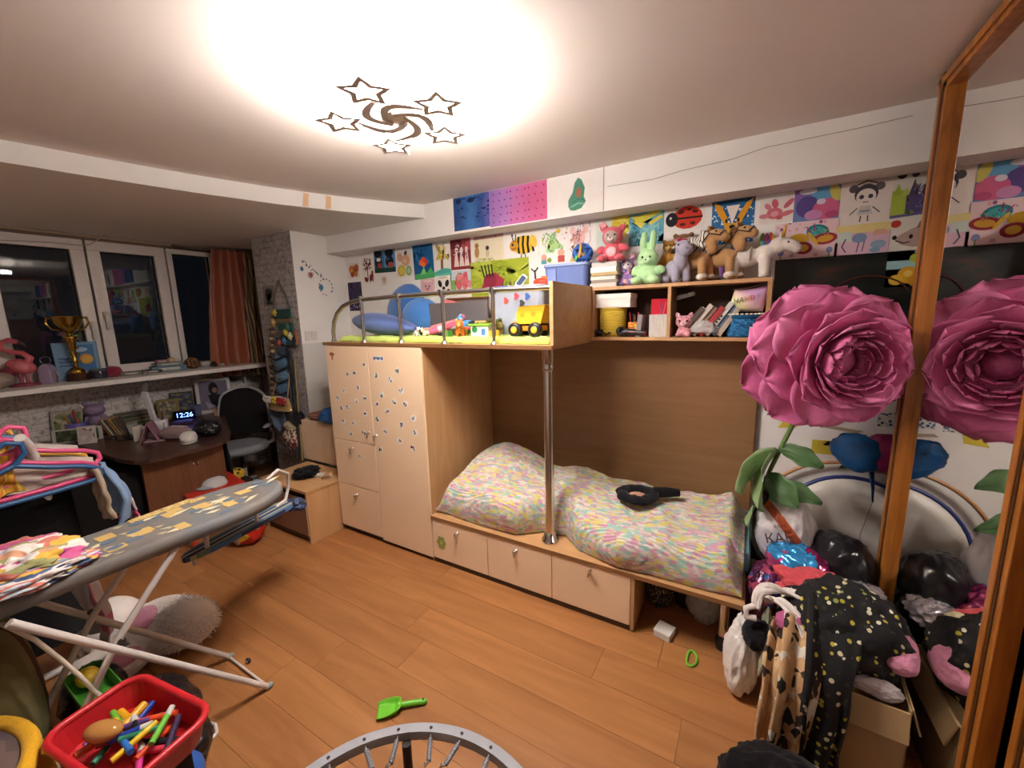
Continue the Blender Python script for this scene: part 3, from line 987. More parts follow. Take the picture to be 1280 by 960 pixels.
poster('green_tree_drawing', 'drawing of a green fir tree with small children below it', -1.376, -1.160, 2.037, 2.284, 'ece7e1',
       [P([(.2, .35), (.45, .9), (.85, .4), (.6, .42), (.5, .3)], 'b5d69c')] + scribble(22, .1, .35, .85, .9, .012, ['8cc27a', '6cab66', 'b8d66a'], 9) + [E(.15, .2, .1, .1, 'd9a38c'), Q(.05, .02, .25, .13, '5da0a8'), E(.78, .3, .12, .1, 'dfae92'), Q(.66, .04, .9, .22, 'c2584e'), E(.35, .12, .08, .07, '93a24e'), E(.68, .9, .08, .06, 'd6b73a')] + dots(12, .5, .6, 1, 1, .02, ['d6a03c', '7fae5c', 'c2584e'], 4))
poster('pink_animal_drawing', 'pale drawing of a pink animal in an orange basket', -1.156, -.985, 2.027, 2.302, 'ece3df',
       [E(.45, .62, .3, .17, 'e6b7b2'), E(.2, .8, .12, .1, 'e9c2bd'), E(.75, .8, .12, .1, 'e6b7b2'), P([(.08, .05), (.9, .05), (.8, .32), (.3, .42)], 'e0a875')] + scribble(26, .05, .1, .95, .95, .008, ['b06a68', '8f4f52', 'c48a5a', '6a4a48'], 12))
poster('lime_painting', 'big lime green painted sheet with a red and black animal', -2.000, -1.470, 1.833, 2.106, 'a9b83a',
       scribble(30, 0, 0, 1, 1, .03, ['98ab2c', 'b9c648', 'a4b735', 'c2cc55'], 14, .3) + [P([(.18, .2), (.28, .62), (.45, .66), (.6, .45), (.55, .2)], 'a5384a'), E(.35, .45, .12, .2, '8f2c42')] + [L([(.25 + .05 * k, .55), (.2 + .06 * k, .9)], .012, '27231f') for k in range(4)], 0, layer=1)
poster('pink_flower_drawing', 'pink figures drawn on pale blue and green paper', -2.212, -1.994, 1.893, 2.054, 'c7d3d6',
       [Q(0, 0, .25, .55, '87ae63'), E(.4, .45, .16, .42, 'd9606a'), E(.68, .45, .17, .4, 'e0717a'), E(.42, .72, .12, .2, 'e88f90'), E(.7, .74, .12, .18, 'dc6a72'), E(.9, .3, .1, .2, 'd98a90')] + scribble(8, .2, .1, .95, .9, .012, ['a23a48', '7fae63'], 5))
poster('pink_cup_drawing', 'small pale pink cup with a face cut out of paper', -2.546, -2.388, 1.885, 2.012, 'd9b2b0',
       [P([(.1, 1), (.9, 1), (.78, 0), (.22, 0)], 'd6a9ab'), E(.35, .5, .05, .07, '4a3538'), E(.62, .5, .05, .07, '4a3538'), E(.5, .32, .14, .1, 'b87a80'), E(.5, .85, .35, .08, 'e6c6c2')], 3)
poster('panda_drawing', 'white sheet with black panda patches for eyes and nose', -2.376, -2.203, 1.885, 2.025, 'e6ddd0',
       [E(.28, .55, .12, .22, '211f1f', 15), E(.72, .55, .12, .22, '211f1f', -15), E(.5, .28, .1, .1, '2a2626'), E(.5, .9, .3, .06, 'cbbfae'), E(.2, .12, .12, .09, '2a2626'), E(.8, .12, .1, .09, '2a2626')])
poster('purple_painting', 'dark purple painting hanging lowest at the left corner', -3.505, -3.310, 1.765, 2.041, '3d3450',
       scribble(12, 0, .5, 1, 1, .04, ['453a5c', '332b46', '4d4066'], 3) + [L([(x, .0), (x + .02, .5)], .03, c) for x, c in ((.15, '2c2338'), (.35, '57486a'), (.55, '2a2236'), (.75, '5d5072'), (.9, '2f2640'))] + dots(26, 0, 0, 1, .3, .03, ['8f86a8', 'c9c2d6', '2a2236'], 8))
poster('monkey_sticker', 'tiny pale cutout below the cat paintings', -3.03, -2.95, 1.99, 2.07, 'ddd5cd', [E(.5, .6, .3, .3, 'c9ab98'), L([(.5, .4), (.4, .05)], .05, 'b09a88'), E(.4, .62, .05, .05, '5a4a40')])
poster('pale_yellow_painting', 'pale painting with a yellow patch behind the pink hooded plush', -.954, -.733, 2.09, 2.300, 'dfe0d0',
       [Q(.5, .5, 1, 1, 'e2cf4f'), P([(.3, .55), (.6, .9), (.95, .4), (.5, .3)], 'd9c040'), E(.2, .4, .18, .3, 'cbd9d2')] + scribble(10, .4, .3, 1, 1, .03, ['e8d868', 'd2b838'], 2))
poster('sky_painting', 'blue and yellow brushed sky painting above the small golden bear', -.734, -.517, 2.10, 2.314, '6aa9bc',
       scribble(24, 0, 0, 1, .7, .03, ['7bbccb', '4f93ae', '8fc9c4', '5d9fba'], 7, .25) + [P([(.05, .85), (.3, .6), (.6, .75), (.95, .9), (.8, .95), (.4, .88)], 'd9cf4a'), P([(.1, .72), (.35, .5), (.5, .62)], 'e2d75e'), L([(.6, .6), (.95, .78)], .05, 'dcd056')])
poster('ladybug_cutout', 'big red ladybug with a black middle line pinned high on the wall', -.510, -.285, 2.164, 2.320, 'e8e3dd',
       [E(.56, .46, .38, .42, 'cf3d2b'), E(.17, .44, .16, .27, '25222a'), P([(.2, .5), (.94, .47), (.94, .41), (.2, .42)], '241e1e'), E(.4, .68, .09, .07, '5a201c', 20), E(.6, .75, .05, .05, '5a201c'), E(.75, .66, .08, .06, '5a201c', -20), E(.45, .22, .08, .06, '5a201c'), E(.7, .24, .07, .06, '5a201c'), L([(.3, .82), (.24, .98)], .018, '25222a'), L([(.9, .8), (.97, .98)], .014, '25222a'), L([(.6, .88), (.6, 1)], .012, '25222a'), E(.14, .5, .03, .05, 'd8d4ce')])
poster('giraffe_painting', 'yellow long eared animal face painted on white dotted blue', -.249, -.032, 2.060, 2.302, '336fa6',
       dots(90, .02, .02, .98, .85, .022, ['dfe6ea', 'c2d3de', 'eef2f2'], 3) + [Q(0, .92, 1, 1, '235072'), P([(.34, .86), (.66, .86), (.5, .45)], 'ece4da'), P([(.04, .98), (.22, .88), (.38, .6), (.42, .4), (.35, .3), (.28, .5), (.1, .78)], 'd99a2b'), P([(.97, .98), (.8, .88), (.62, .6), (.58, .4), (.66, .3), (.74, .52), (.9, .8)], 'd99a2b'), E(.5, .32, .19, .15, 'dba233'), E(.5, .12, .2, .12, 'd4952a'), E(.5, .38, .07, .045, '27201c'), E(.36, .52, .03, .05, '3c2a1c'), E(.64, .52, .03, .05, '3c2a1c'), L([(.42, .24), (.5, .21), (.58, .24)], .012, '7a4a1a')])
poster('pink_creature_cutout', 'pink watercolour cutout of a long armed creature right of the giraffe face', -.008, .15, 2.146, 2.272, 'e6dcd6',
       [E(.45, .4, .24, .24, 'cf6d7c'), E(.45, .8, .1, .2, 'c9616f', 10), E(.15, .32, .16, .1, 'd68591'), E(.8, .35, .22, .1, 'cc7078', 20), E(.85, .75, .09, .22, 'c66272', -35), E(.25, .7, .09, .16, 'd4808c', 30), E(.45, .38, .12, .12, 'dd9aa2'), E(.6, .2, .1, .08, 'c46068')])
# generic stand-in for the printed cartoon card
poster('bright_card', 'glossy card of pink purple and blue rounded shapes', .150, .347, 2.137, 2.318, '6f86b8',
       [Q(0, .55, .4, 1, '8c6fae'), E(.62, .68, .26, .3, '6aa7d0'), E(.3, .4, .26, .3, '5f4f8f'), E(.72, .28, .3, .3, 'd0668c'), E(.9, .7, .12, .25, 'd6c86a', 20), E(.45, .15, .2, .14, 'c98ab8'), E(.3, .82, .2, .08, 'e9e4ea'), E(.6, .5, .1, .08, 'e0d6e6'), E(.85, .12, .15, .1, 'b85078')], 0)
poster('butterfly_poster', 'pink sheet with a big patterned butterfly in teal yellow and red', .073, .355, 1.94, 2.136, 'e4c8cc',
       dots(14, 0, .55, 1, 1, .025, ['d08a9c', '9a5a88', 'e0a0ac'], 3, 1.4) + [E(.68, .7, .17, .2, '2f7f8c', 30), E(.68, .7, .12, .13, '4aa2a4', 30), E(.40, .55, .16, .14, 'c49a2c', -20), E(.8, .5, .19, .15, '9c3040', 15), E(.8, .5, .13, .09, 'd2a13c', 15), E(.47, .3, .15, .17, '8e2c3a', 20), E(.47, .3, .09, .1, 'd8b048', 20), E(.62, .52, .035, .2, 'e0b53c', 25), L([(.58, .7), (.5, .85), (.46, .82)], .01, 'a03070'), L([(.62, .72), (.62, .92)], .01, 'a03070'), E(.12, .2, .05, .08, '7f86b0'), L([(.12, 0), (.12, .15)], .008, '5d8a54'), E(.88, .2, .05, .08, '8088b8'), L([(.88, 0), (.88, .14)], .008, '5d8a54'), E(.68, .1, .04, .05, 'c49ab0'), E(.3, .12, .04, .05, 'b8a0c0')] + dots(20, .6, .55, .85, .85, .012, ['22404a', 'd8c060'], 9))
poster('round_head_drawing', 'white sheet with a black ink drawing of a small girl with two hair buns', .352, .548, 2.090, 2.304, 'e6dbd2',
       [L([(.3, .9), (.5, .97), (.7, .9)], .014, '3a3436'), E(.24, .82, .1, .09, '5a5356'), E(.76, .82, .1, .09, '6a6264'), E(.5, .68, .24, .22, '484246'), E(.5, .62, .2, .18, 'e6dbd2'), E(.41, .62, .05, .05, '4a4248'), E(.59, .62, .05, .05, '4a4248'), L([(.44, .5), (.56, .5)], .01, '7a4a50'), P([(.4, .42), (.6, .42), (.66, .22), (.34, .22)], 'cfc2bc'), L([(.35, .38), (.2, .24)], .012, '5c5456'), L([(.65, .38), (.8, .24)], .012, '5c5456'), L([(.43, .2), (.42, .06)], .014, '5c5456'), L([(.57, .2), (.58, .06)], .014, '5c5456'), Q(.4, .28, .6, .32, '7f9ab0')])
poster('pastel_flower_painting', 'pastel pink sheet with blue flowers and a yellow upper edge', .343, .561, 1.942, 2.092, 'd9b4c4',
       [Q(0, .72, 1, 1, 'e2cf8c'), Q(0, .45, .3, .78, 'c9d3cc'), E(.45, .55, .14, .16, '7f93b8'), L([(.45, .4), (.42, .08)], .012, '5a5a78'), L([(.2, .55), (.14, .3), (.22, .1)], .014, '4a4a58'), E(.8, .3, .14, .14, '8fa6bc'), P([(.68, .6), (.98, .62), (.9, .78), (.72, .78)], 'd9a58f'), E(.75, .12, .1, .08, '7fa0b8'), L([(.55, .45), (.52, .1)], .01, '5a5a78')])
poster('castle_drawing', 'purple and lime drawing of pointed castle towers nearest the mirror', .549, .700, 2.100, 2.317, 'ddd6cc',
       [Q(0, .05, .4, .6, 'a9bb48'), P([(.02, .5), (.14, .75), (.26, .5)], '9cb040'), P([(.22, .48), (.34, .66), (.42, .48)], 'b4c458'), Q(.36, .05, 1, .48, '5a4f7a'), P([(.4, .46), (.52, .82), (.64, .46)], '4c4358'), P([(.68, .46), (.86, .9), (1, .46)], '3f394c'), E(.2, .92, .12, .08, '35303c'), E(.52, .9, .09, .06, '4a4452'), E(.7, .96, .05, .04, '35303c'), L([(0, .04), (1, .08)], .03, '6a6096')] + scribble(12, .4, .08, 1, .7, .016, ['2d2836', '7d74a0', '8a9a5a'], 4))
poster('wolf_drawing', 'drawing of a grey pink animal snout under a red apple beside the mirror frame', .559, .71, 1.920, 2.100, 'e0d9cc',
       [E(.12, .86, .13, .1, 'b83a2e'), P([(.1, .48), (.55, .72), (1, .78), (1, .25), (.6, .22), (.3, .3)], 'b99d92'), E(.12, .5, .06, .06, '25201f'), L([(.15, .42), (.35, .34), (.5, .36)], .016, '3a2e2c'), E(.52, .5, .05, .06, '2a2424'), P([(.62, .7), (.7, .9), (.78, .72)], '8a7068'), E(.85, .1, .2, .08, 'cfc6b0')])
poster('lemon_painting', 'watercolour of yellow and green fruit on blue below the animal snout', .56, .70, 1.77, 1.930, 'bcd0ce',
       [Q(0, .55, 1, .8, '9cc2c8'), E(.6, .36, .28, .26, 'd9a62c'), E(.3, .22, .2, .16, 'dcb23c'), E(.82, .2, .2, .2, 'cf9424'), E(.75, .85, .16, .14, 'a5b544'), E(.6, .4, .12, .1, 'e6c45c')])
# big dark picture behind the flower
dkm, nt, b = base_mat('dark_painting')
b.inputs['Roughness'].default_value = .4
v = mapped(nt, (1.6, 1, 5))
nz = node(nt, 'ShaderNodeTexNoise')
nz.inputs['Scale'].default_value = 2.2
nz.inputs['Detail'].default_value = 5
nt.links.new(v, nz.inputs['Vector'])
rp = ramp(nt, ['0c0b0c', '0f1413', '15201c', '4a2418', '1a1110'], nz.outputs[0], False, [0, .45, .54, .66, .8])
nt.links.new(rp.outputs[0], b.inputs['Base Color'])
dp = poster('dark_poster', 'big nearly black picture with reddish streaks behind the giant flower', .085, .95, 1.42, 1.945, '101010', None, 0, cat='poster', mat=dkm)
dp['group'] = ''
del dp['group']
dk = G()
dk.tube([(-.12 + .17 * math.cos(R(a)) + .1, -.003, .02 + .13 * math.sin(R(a))) for a in range(20, 190, 14)], .004, M('paper', '5a2a1c'), 5)
dk.build('painted_arc', dp)
# painted sheets hung on the beam
def wash(name, stops, label, x0, x1, z0, z1, shapes):
    m, nt, b = base_mat(name)
    b.inputs['Roughness'].default_value = .75
    v = mapped(nt)
    sx = node(nt, 'ShaderNodeSeparateXYZ')
    nt.links.new(v, sx.inputs[0])
    nz = node(nt, 'ShaderNodeTexNoise')
    nz.inputs['Scale'].default_value = 14
    nz.inputs['Detail'].default_value = 6
    nt.links.new(v, nz.inputs['Vector'])
    mr = node(nt, 'ShaderNodeMapRange')
    mr.inputs[1].default_value = -(x1 - x0) / 2
    mr.inputs[2].default_value = (x1 - x0) / 2
    nt.links.new(sx.outputs[0], mr.inputs[0])
    ma = node(nt, 'ShaderNodeMath', operation='MULTIPLY_ADD')
    ma.inputs[1].default_value = .5
    nt.links.new(nz.outputs[0], ma.inputs[0])
    sb = node(nt, 'ShaderNodeMath', operation='SUBTRACT')
    sb.inputs[1].default_value = .25
    nt.links.new(mr.outputs[0], sb.inputs[0])
    nt.links.new(sb.outputs[0], ma.inputs[2])
    rp = ramp(nt, stops, ma.outputs[0], False)
    nt.links.new(rp.outputs[0], b.inputs['Base Color'])
    o = poster(name, label, x0, x1, z0, z1, 'ffffff', shapes, 0, 2.60, mat=m)
    o.children[0]['kind'] = 'stuff'
    return o
wash('blue_wash_sheet', ['1f3f74', '2a5a9c', '3f74b4', '2c4f8e', '6a5fae'], 'dark blue painted sheet hung on the beam beside the pink one', -2.0, -1.677, 2.318, 2.553, dots(22, .02, .3, .98, .95, .045, ['1c3463', '24447c'], 3, .7) + [E(.15, .88, .08, .08, '182a50'), E(.5, .86, .1, .08, '182a50')])
wash('pink_wash_sheet', ['9a6fb8', 'b37fc0', 'c86fa8', 'cc5f90', 'd0608c'], 'purple to pink painted sheet with rows of small marks on the beam', -1.675, -1.224, 2.308, 2.553,
     [E(.07 + .105 * i + .02 * ((i * j) % 3), .12 + .19 * j, .012, .03, '7a3f88' if i < 4 else '9a3c6c', 20 * ((i + j) % 3)) for i in range(9) for j in range(5)])
gs = poster('avocado_sheet', 'white sheet on the beam with a green painted hooded shape', -1.215, -.845, 2.306, 2.548, 'e3deda',
       [P([(.42, .12), (.5, .1), (.62, .14), (.7, .3), (.66, .42), (.68, .62), (.62, .84), (.56, .9), (.5, .8), (.46, .55), (.38, .38), (.38, .22)], '4f8a74'), P([(.52, .42), (.62, .44), (.62, .6), (.57, .68), (.52, .58)], '9a6a50'), L([(.42, .2), (.56, .27), (.68, .24)], .02, '7fb09a'), L([(.45, .3), (.56, .38), (.66, .34)], .012, '3a6c5a')], 0, 2.60)
for o_ in ('blue_wash_sheet', 'pink_wash_sheet', 'avocado_sheet'):
    bpy.data.objects[o_]['group'] = 'painted sheets on the beam'
G().box((-.843, 2.599, 2.43), (.004, .004, .25), M('matte', '9a948e')).build('sheet_edge', bm_)

# stickers and marks on the white side of the pillar (faces the room)
def pmark(y, z, s, c, n=6):
    return [(-3.519, y + s * math.cos(2 * PI * i / n), z + s * 1.3 * math.sin(2 * PI * i / n)) for i in range(n)], c
g = G()
q = random.Random(11)
marks = []
for i in range(26):
    t = i / 25
    a = R(200 - 560 * t)
    if i < 14:
        marks.append(pmark(2.33 + .17 * t * 2.0 + .02 * q.random(), 2.20 - .22 * t + .05 * (q.random() - .5), .006 + .004 * q.random(), q.choice(['4f6d7f', '8a5a52', '5a7a86', '7a8a8c'])))
    else:
        aa = R(-30 + (i - 14) * 27)
        marks.append(pmark(2.55 + .07 * math.cos(aa), 1.99 + .075 * math.sin(aa), .006 + .003 * q.random(), q.choice(['3f4a5a', '5f7480', '9a6a66'])))
marks += [pmark(2.325, 2.14, .018, '3f6f88', 5), pmark(2.40, 2.09, .024, 'c8828a', 5), pmark(2.42, 2.10, .018, 'd9aaa8', 5), pmark(2.50, 1.985, .026, '4a80a0', 5)]
for pts, c in marks:
    g.add(pts, [tuple(range(len(pts)))], M('paper', c))
g.build('wall_stickers', pil)
G().span((-3.519, 2.19, 1.475), (-3.514, 2.215, 1.60), M('satin', '9a5a36')).build('wood_strip', pil)
g = G()
for yy in (2.285, 2.35):
    g.span((-3.519, yy, 1.50), (-3.512, yy + .055, 1.585), M('plastic', 'd6d0ca'))
g.build('light_switch', pil)
G().span((-3.519, 2.255, 0.4), (-3.5135, YW - .005, 1.475), plaster('pale_panel', 'd3d1cd', .04, 3)).build('lower_panel', pil)
# torn wallpaper scraps with bright print on the bed wall behind the flower
def scrap(pts, mat, k):
    g = G().prism(pts, 0, .0012, mat, place(0, YW - .0002, 0, 90, 0, 0))
    return g.build('wallpaper_scrap', bpy.data.objects['wall_back'])
SPK = spots('blue_speckle_print', 'd8d4cc', ['2f4f7c', '4a6a94', '3a4468', '5a7a8c'], 60, .45)
scrap([(.10, 1.06), (.33, 1.05), (.34, 1.17), (.22, 1.20), (.10, 1.17)], SPK, 0)
scrap([(.36, 1.06), (.50, 1.06), (.52, 1.13), (.36, 1.14)], SPK, 0)
scrap([(.60, 1.05), (.75, 1.06), (.74, 1.14), (.60, 1.12)], SPK, 0)
scrap([(.165, 1.10), (.215, 1.09), (.18, 1.165)], M('paper', 'a24a38'), 0)
scrap([(.16, .99), (.25, 1.0), (.26, 1.055), (.20, 1.06)], M('paper', 'd6c243'), 0)
scrap([(.33, .86), (.56, .87), (.60, .93), (.45, .945), (.33, .94)], M('paper', 'd2bd42'), 0)
scrap([(.38, .915), (.5, .91), (.53, .935), (.40, .94)], M('paper', '5a4038'), 0)
scrap([(.34, 1.02), (.52, 1.0), (.55, 1.015), (.36, 1.035)], M('paper', 'b0a08c'), 0)
scrap([(.46, .79), (.53, .80), (.55, .845), (.49, .85)], M('paper', '3f6a4c'), 0)
# ------------------------------------------------ helpers for toys and small goods
def limb(g, pts, rs, mat):
    g.tube(pts, rs, mat, 10)
    g.ell(pts[0], rs[0], mat, n=10, k=8)
    g.ell(pts[-1], rs[-1], mat, n=10, k=8)
def plush(name, label, cat, loc, rz, c, blobs, limbs=(), parts=(), group=None, vox=.006, mat=None):
    """soft toy: one blended body, details as parts; faces -Y in its own frame"""
    t = thing(name, label, cat, loc, rz, group)
    m = mat or M('plush', c)
    g = G()
    for b in blobs:
        g.ell(b[0], b[1], m, b[2] if len(b) > 2 else (0, 0, 0))
    for pts, rs in limbs:
        limb(g, pts, rs, m)
    g.build('body', t, remesh=vox)
    for pn, pc, pb in parts:
        g = G()
        pm = M('gloss', pc) if pn in ('eye', 'nose') else (pc if not isinstance(pc, str) else M('plush', pc))
        for b in pb:
            if isinstance(b[0], list):
                limb(g, b[0], b[1], pm)
            else:
                g.ell(b[0], b[1], pm, b[2] if len(b) > 2 else (0, 0, 0), 12, 8)
        g.build(pn, t)
    return t
def eyes(x, y, z, r=.006, c='1a1614'):
    return [('eye', c, [((x * s, y, z), r)]) for s in (-1, 1)]
def book(name, label, c, loc, size, rz=0, ry=0, rx=0, group=None, page='e4dccb', parent=None):
    """flat lying book: size = width, depth, thickness; spine on -Y"""
    w, d, t = size
    o = thing(name, label, 'book', loc, rz, group, rx, ry)
    m = M('satin', c)
    g = G().span((0, 0, 0), (w, d, .002), m).span((0, 0, t - .002), (w, d, t), m).span((0, 0, .002), (w, .003, t - .002), m)
    g.build('cover', o)
    G().span((.003, .003, .002), (w - .003, d - .004, t - .002), M('paper', page)).build('pages', o)
    return o

# ------------------------------------------------ on top of the wall shelf
ZT = 1.843
z = ZT
for i, (c, pg, lab) in enumerate((('c9c2b8', 'e6ddce', 'white paged book at the very bottom of the shelf-top stack'), ('8c7f70', 'e9e1d4', 'thin book with grey cover, second from the bottom of the shelf-top stack'),
                                  ('d7d0c6', 'ece4d6', 'pale book, third from the bottom of the shelf-top stack'), ('a58f5c', 'e2d6b8', 'book with tan cover, third from the top of the shelf-top stack'),
                                  ('dcdad6', 'eee9e0', 'thick white book just under the uppermost one of the shelf-top stack'), ('b9b7b4', 'efe9e2', 'uppermost white book of the stack, with the pink hooded plush on it'))):
    th = (.024, .02, .024, .02, .032, .03)[i]
    w = .168 - .004 * (i % 3)
    book('stacked_book', lab, c, (-.917 + .006 * (i % 2), 2.575 + .004 * (i % 3), z), (w, .125, th), group='books stacked on the shelf top', page=pg)
    z += th + .0004
plush('pink_hooded_plush', 'pink hooded plush sitting on the book stack with a grey face', 'soft toy', (-.795, 2.64, z), 8, 'd6606e',
      [((0, 0, .055), (.06, .05, .06)), ((0, 0, .155), (.066, .055, .062)), ((-.055, 0, .215), (.026, .016, .028)), ((.06, 0, .205), (.022, .014, .024)), ((-.055, -.05, .02), (.034, .05, .022)), ((.055, -.05, .02), (.034, .05, .022)), ((.075, -.01, .085), (.034, .024, .022), (0, 30, 0)), ((-.07, -.02, .075), (.03, .024, .024), (0, -40, 0))],
      parts=[('face', 'b7a69e', [((-.004, -.032, .150), (.046, .03, .042))]), ('muzzle', 'd8cdc6', [((-.004, -.056, .134), (.02, .012, .014))]), ('belly_patch', 'e6b6bb', [((0, -.043, .06), (.034, .012, .03))]), ('hood_flower', 'e39aa2', [((-.056, -.016, .22), (.018, .006, .018)), ((-.056, -.018, .235), (.012, .006, .012)), ((-.07, -.018, .225), (.012, .006, .012)), ((-.044, -.018, .222), (.012, .006, .012))]), ('nose', '4a3c3a', [((-.004, -.068, .139), (.006, .004, .004))])] + eyes(.02, -.06, .158, .005))
FUZZ = patch('rainbow_fuzz', ['9a6fb0', 'c46fa0', '6f86c0', 'd8a0c8', 'b04f8c', 'e0b0a8', '5f6fae'], 70, (1, 1, 1), .95, .6)
plush('rainbow_fluffy_plush', 'small shaggy purple and pink plush squeezed beside the green bunny', 'soft toy', (-.705, 2.67, ZT), 0, '', [((0, 0, .04), (.05, .045, .045)), ((0, 0, .12), (.042, .04, .05)), ((-.03, 0, .175), (.014, .01, .022)), ((.03, 0, .175), (.014, .01, .022)), ((-.03, -.035, .015), (.022, .03, .016)), ((.03, -.035, .015), (.022, .03, .016))],
      parts=[('face', 'dcd0d8', [((0, -.03, .125), (.026, .016, .024))])] + eyes(.014, -.044, .13, .005), mat=FUZZ, vox=.005)
plush('green_bunny_plush', 'mint green corduroy bunny plush sitting with two tall upright ears', 'soft toy', (-.575, 2.635, ZT), 0, 'b4dfa6',
      [((0, .005, .06), (.066, .052, .062)), ((0, 0, .155), (.062, .052, .056)), ((-.055, -.045, .024), (.036, .045, .026)), ((.05, -.045, .024), (.036, .045, .026)), ((-.07, -.01, .085), (.024, .022, .034), (0, 25, 0)), ((.076, -.01, .085), (.034, .022, .026), (0, 25, 0))],
      [([(-.026, 0, .19), (-.03, 0, .25), (-.024, 0, .295)], [.018, .022, .018]), ([(.022, 0, .19), (.026, 0, .25), (.03, 0, .30)], [.018, .022, .018])],
      [('muzzle', 'c6e6ba', [((0, -.048, .138), (.026, .012, .016))]), ('nose', '3a4a34', [((0, -.060, .143), (.004, .003, .004))])] + eyes(.022, -.049, .16, .006))
plush('golden_bear_plush', 'small golden plush bear standing behind the green bunny', 'soft toy', (-.475, 2.745, ZT), 0, 'b8853a',
      [((0, 0, .10), (.038, .03, .09)), ((0, 0, .225), (.036, .03, .036)), ((-.028, 0, .258), .013), ((.028, 0, .258), .013)], [([(-.02, 0, .08), (-.022, -.005, .015)], [.02, .018]), ([(.02, 0, .08), (.022, -.005, .015)], [.02, .018]), ([(-.03, 0, .17), (-.055, -.01, .12)], [.016, .014]), ([(.03, 0, .17), (.055, -.01, .12)], [.016, .014])],
      [('muzzle', 'd9b274', [((0, -.028, .215), (.015, .01, .012))])] + eyes(.013, -.03, .232, .004), vox=.005)
plush('lavender_hippo_plush', 'pale lavender grey plush with a round heavy snout and red bow', 'soft toy', (-.405, 2.635, ZT), 35, 'a9a5b8',
      [((0, .03, .085), (.05, .085, .055)), ((0, -.035, .125), (.04, .045, .07)), ((0, -.06, .19), (.042, .05, .044)), ((0, -.098, .175), (.037, .03, .034)), ((-.03, -.03, .232), (.011, .009, .014)), ((.03, -.03, .232), (.011, .009, .014)), ((0, .115, .09), (.012, .02, .012))],
      [([(-.03, -.04, .09), (-.032, -.045, .02)], [.025, .024]), ([(.03, -.04, .09), (.032, -.045, .02)], [.025, .024]), ([(-.03, .07, .08), (-.032, .075, .02)], [.026, .025]), ([(.03, .07, .08), (.032, .075, .02)], [.026, .025])],
      [('bow', 'c2485a', [((-.016, -.035, .238), (.016, .008, .011), (0, 20, 0)), ((.016, -.035, .238), (.016, .008, .011), (0, -20, 0))]), ('nostril', '8d889c', [((-.014, -.127, .182), .005), ((.014, -.127, .182), .005)])] + eyes(.038, -.078, .205, .005))
HORSE = 'b58a5c'
def horse(label, loc, rz, s=1.0):
    t = plush('beige_horse_plush', label, 'soft toy', loc, rz, HORSE,
      [((0, .02, .125), (.05, .095, .052)), ((0, -.075, .20), (.032, .035, .06), (-30, 0, 0)), ((0, -.12, .245), (.03, .05, .032), (18, 0, 0)), ((0, -.155, .23), (.026, .028, .026)), ((-.02, -.075, .285), (.009, .008, .018)), ((.02, -.075, .285), (.009, .008, .018))],
      [([(-.03, -.05, .11), (-.034, -.055, .03)], [.026, .022]), ([(.03, -.05, .11), (.034, -.055, .03)], [.026, .022]), ([(-.03, .085, .11), (-.034, .09, .03)], [.028, .022]), ([(.03, .085, .11), (.034, .09, .03)], [.028, .022]), ([(0, .115, .14), (0, .15, .07)], [.016, .010])],
      [('hoof_fur', 'd9cdbf', [((x, y, .026), (.031, .031, .022))]) for x, y in ((-.034, -.055), (.034, -.055), (-.034, .09), (.034, .09))] +
      [('hoof', '8a5a34', [((x, y - .012, .014), (.022, .024, .014))]) for x, y in ((-.034, -.055), (.034, -.055), (-.034, .09), (.034, .09))] +
      [('mane', '6a4528', [((0, -.05, .245), (.012, .03, .04), (-30, 0, 0)), ((0, -.075, .285), (.014, .022, .014))]), ('bridle', '3a241a', [([(.033, -.155, .243), (.0, -.158, .262), (-.033, -.155, .243)], [.004] * 3), ([(.03, -.155, .235), (.035, -.09, .255), (.03, -.02, .19), (.052, .02, .15)], [.0035] * 4), ([(-.03, -.155, .235), (-.035, -.09, .255), (-.03, -.02, .19), (-.052, .02, .15)], [.0035] * 4)])] + eyes(.028, -.125, .262, .005))
    return t
horse('beige plush horse with dark bridle standing under the white tiger plush', (-.30, 2.665, ZT), 60)
horse('beige plush horse with white furry hooves between the tiger plush and the white unicorn', (-.158, 2.665, ZT), 56)
TIG = stripes('white_tiger_fur', ['e4ded6', 'e4ded6', '2c2826', 'e0d8ce', 'd8d2c8', '34302c'], 34, 1, .95, .06)
plush('white_tiger_plush', 'white plush tiger with black stripes lying across the beige horse', 'soft toy', (-.325, 2.66, 2.025), 80, '', [((0, .02, .04), (.035, .07, .036)), ((0, -.06, .062), (.036, .036, .034)), ((-.022, -.05, .094), .011), ((.022, -.05, .094), .011)], [([(-.03, -.03, .03), (-.045, -.07, .012)], [.017, .014]), ([(.03, -.03, .03), (.045, -.07, .012)], [.017, .014]), ([(0, .08, .04), (.03, .13, .03)], [.011, .008])],
      [('muzzle', 'efe9e2', [((0, -.09, .054), (.018, .012, .013))]), ('nose', '7a4a44', [((0, -.102, .06), (.005, .004, .004))])] + eyes(.015, -.09, .072, .0045, '4f86a8'), mat=TIG, vox=.005)
plush('brown_bear_plush', 'dark brown plush head showing behind the tiger plush', 'soft toy', (-.395, 2.75, ZT), 0, '7a5638', [((0, 0, .11), (.045, .03, .11)), ((0, 0, .25), (.055, .03, .045)), ((-.045, 0, .285), .016), ((.045, 0, .285), .016)], (), [('muzzle', 'a98258', [((0, -.026, .24), (.022, .012, .018))])] + eyes(.02, -.027, .26, .005), vox=.006)
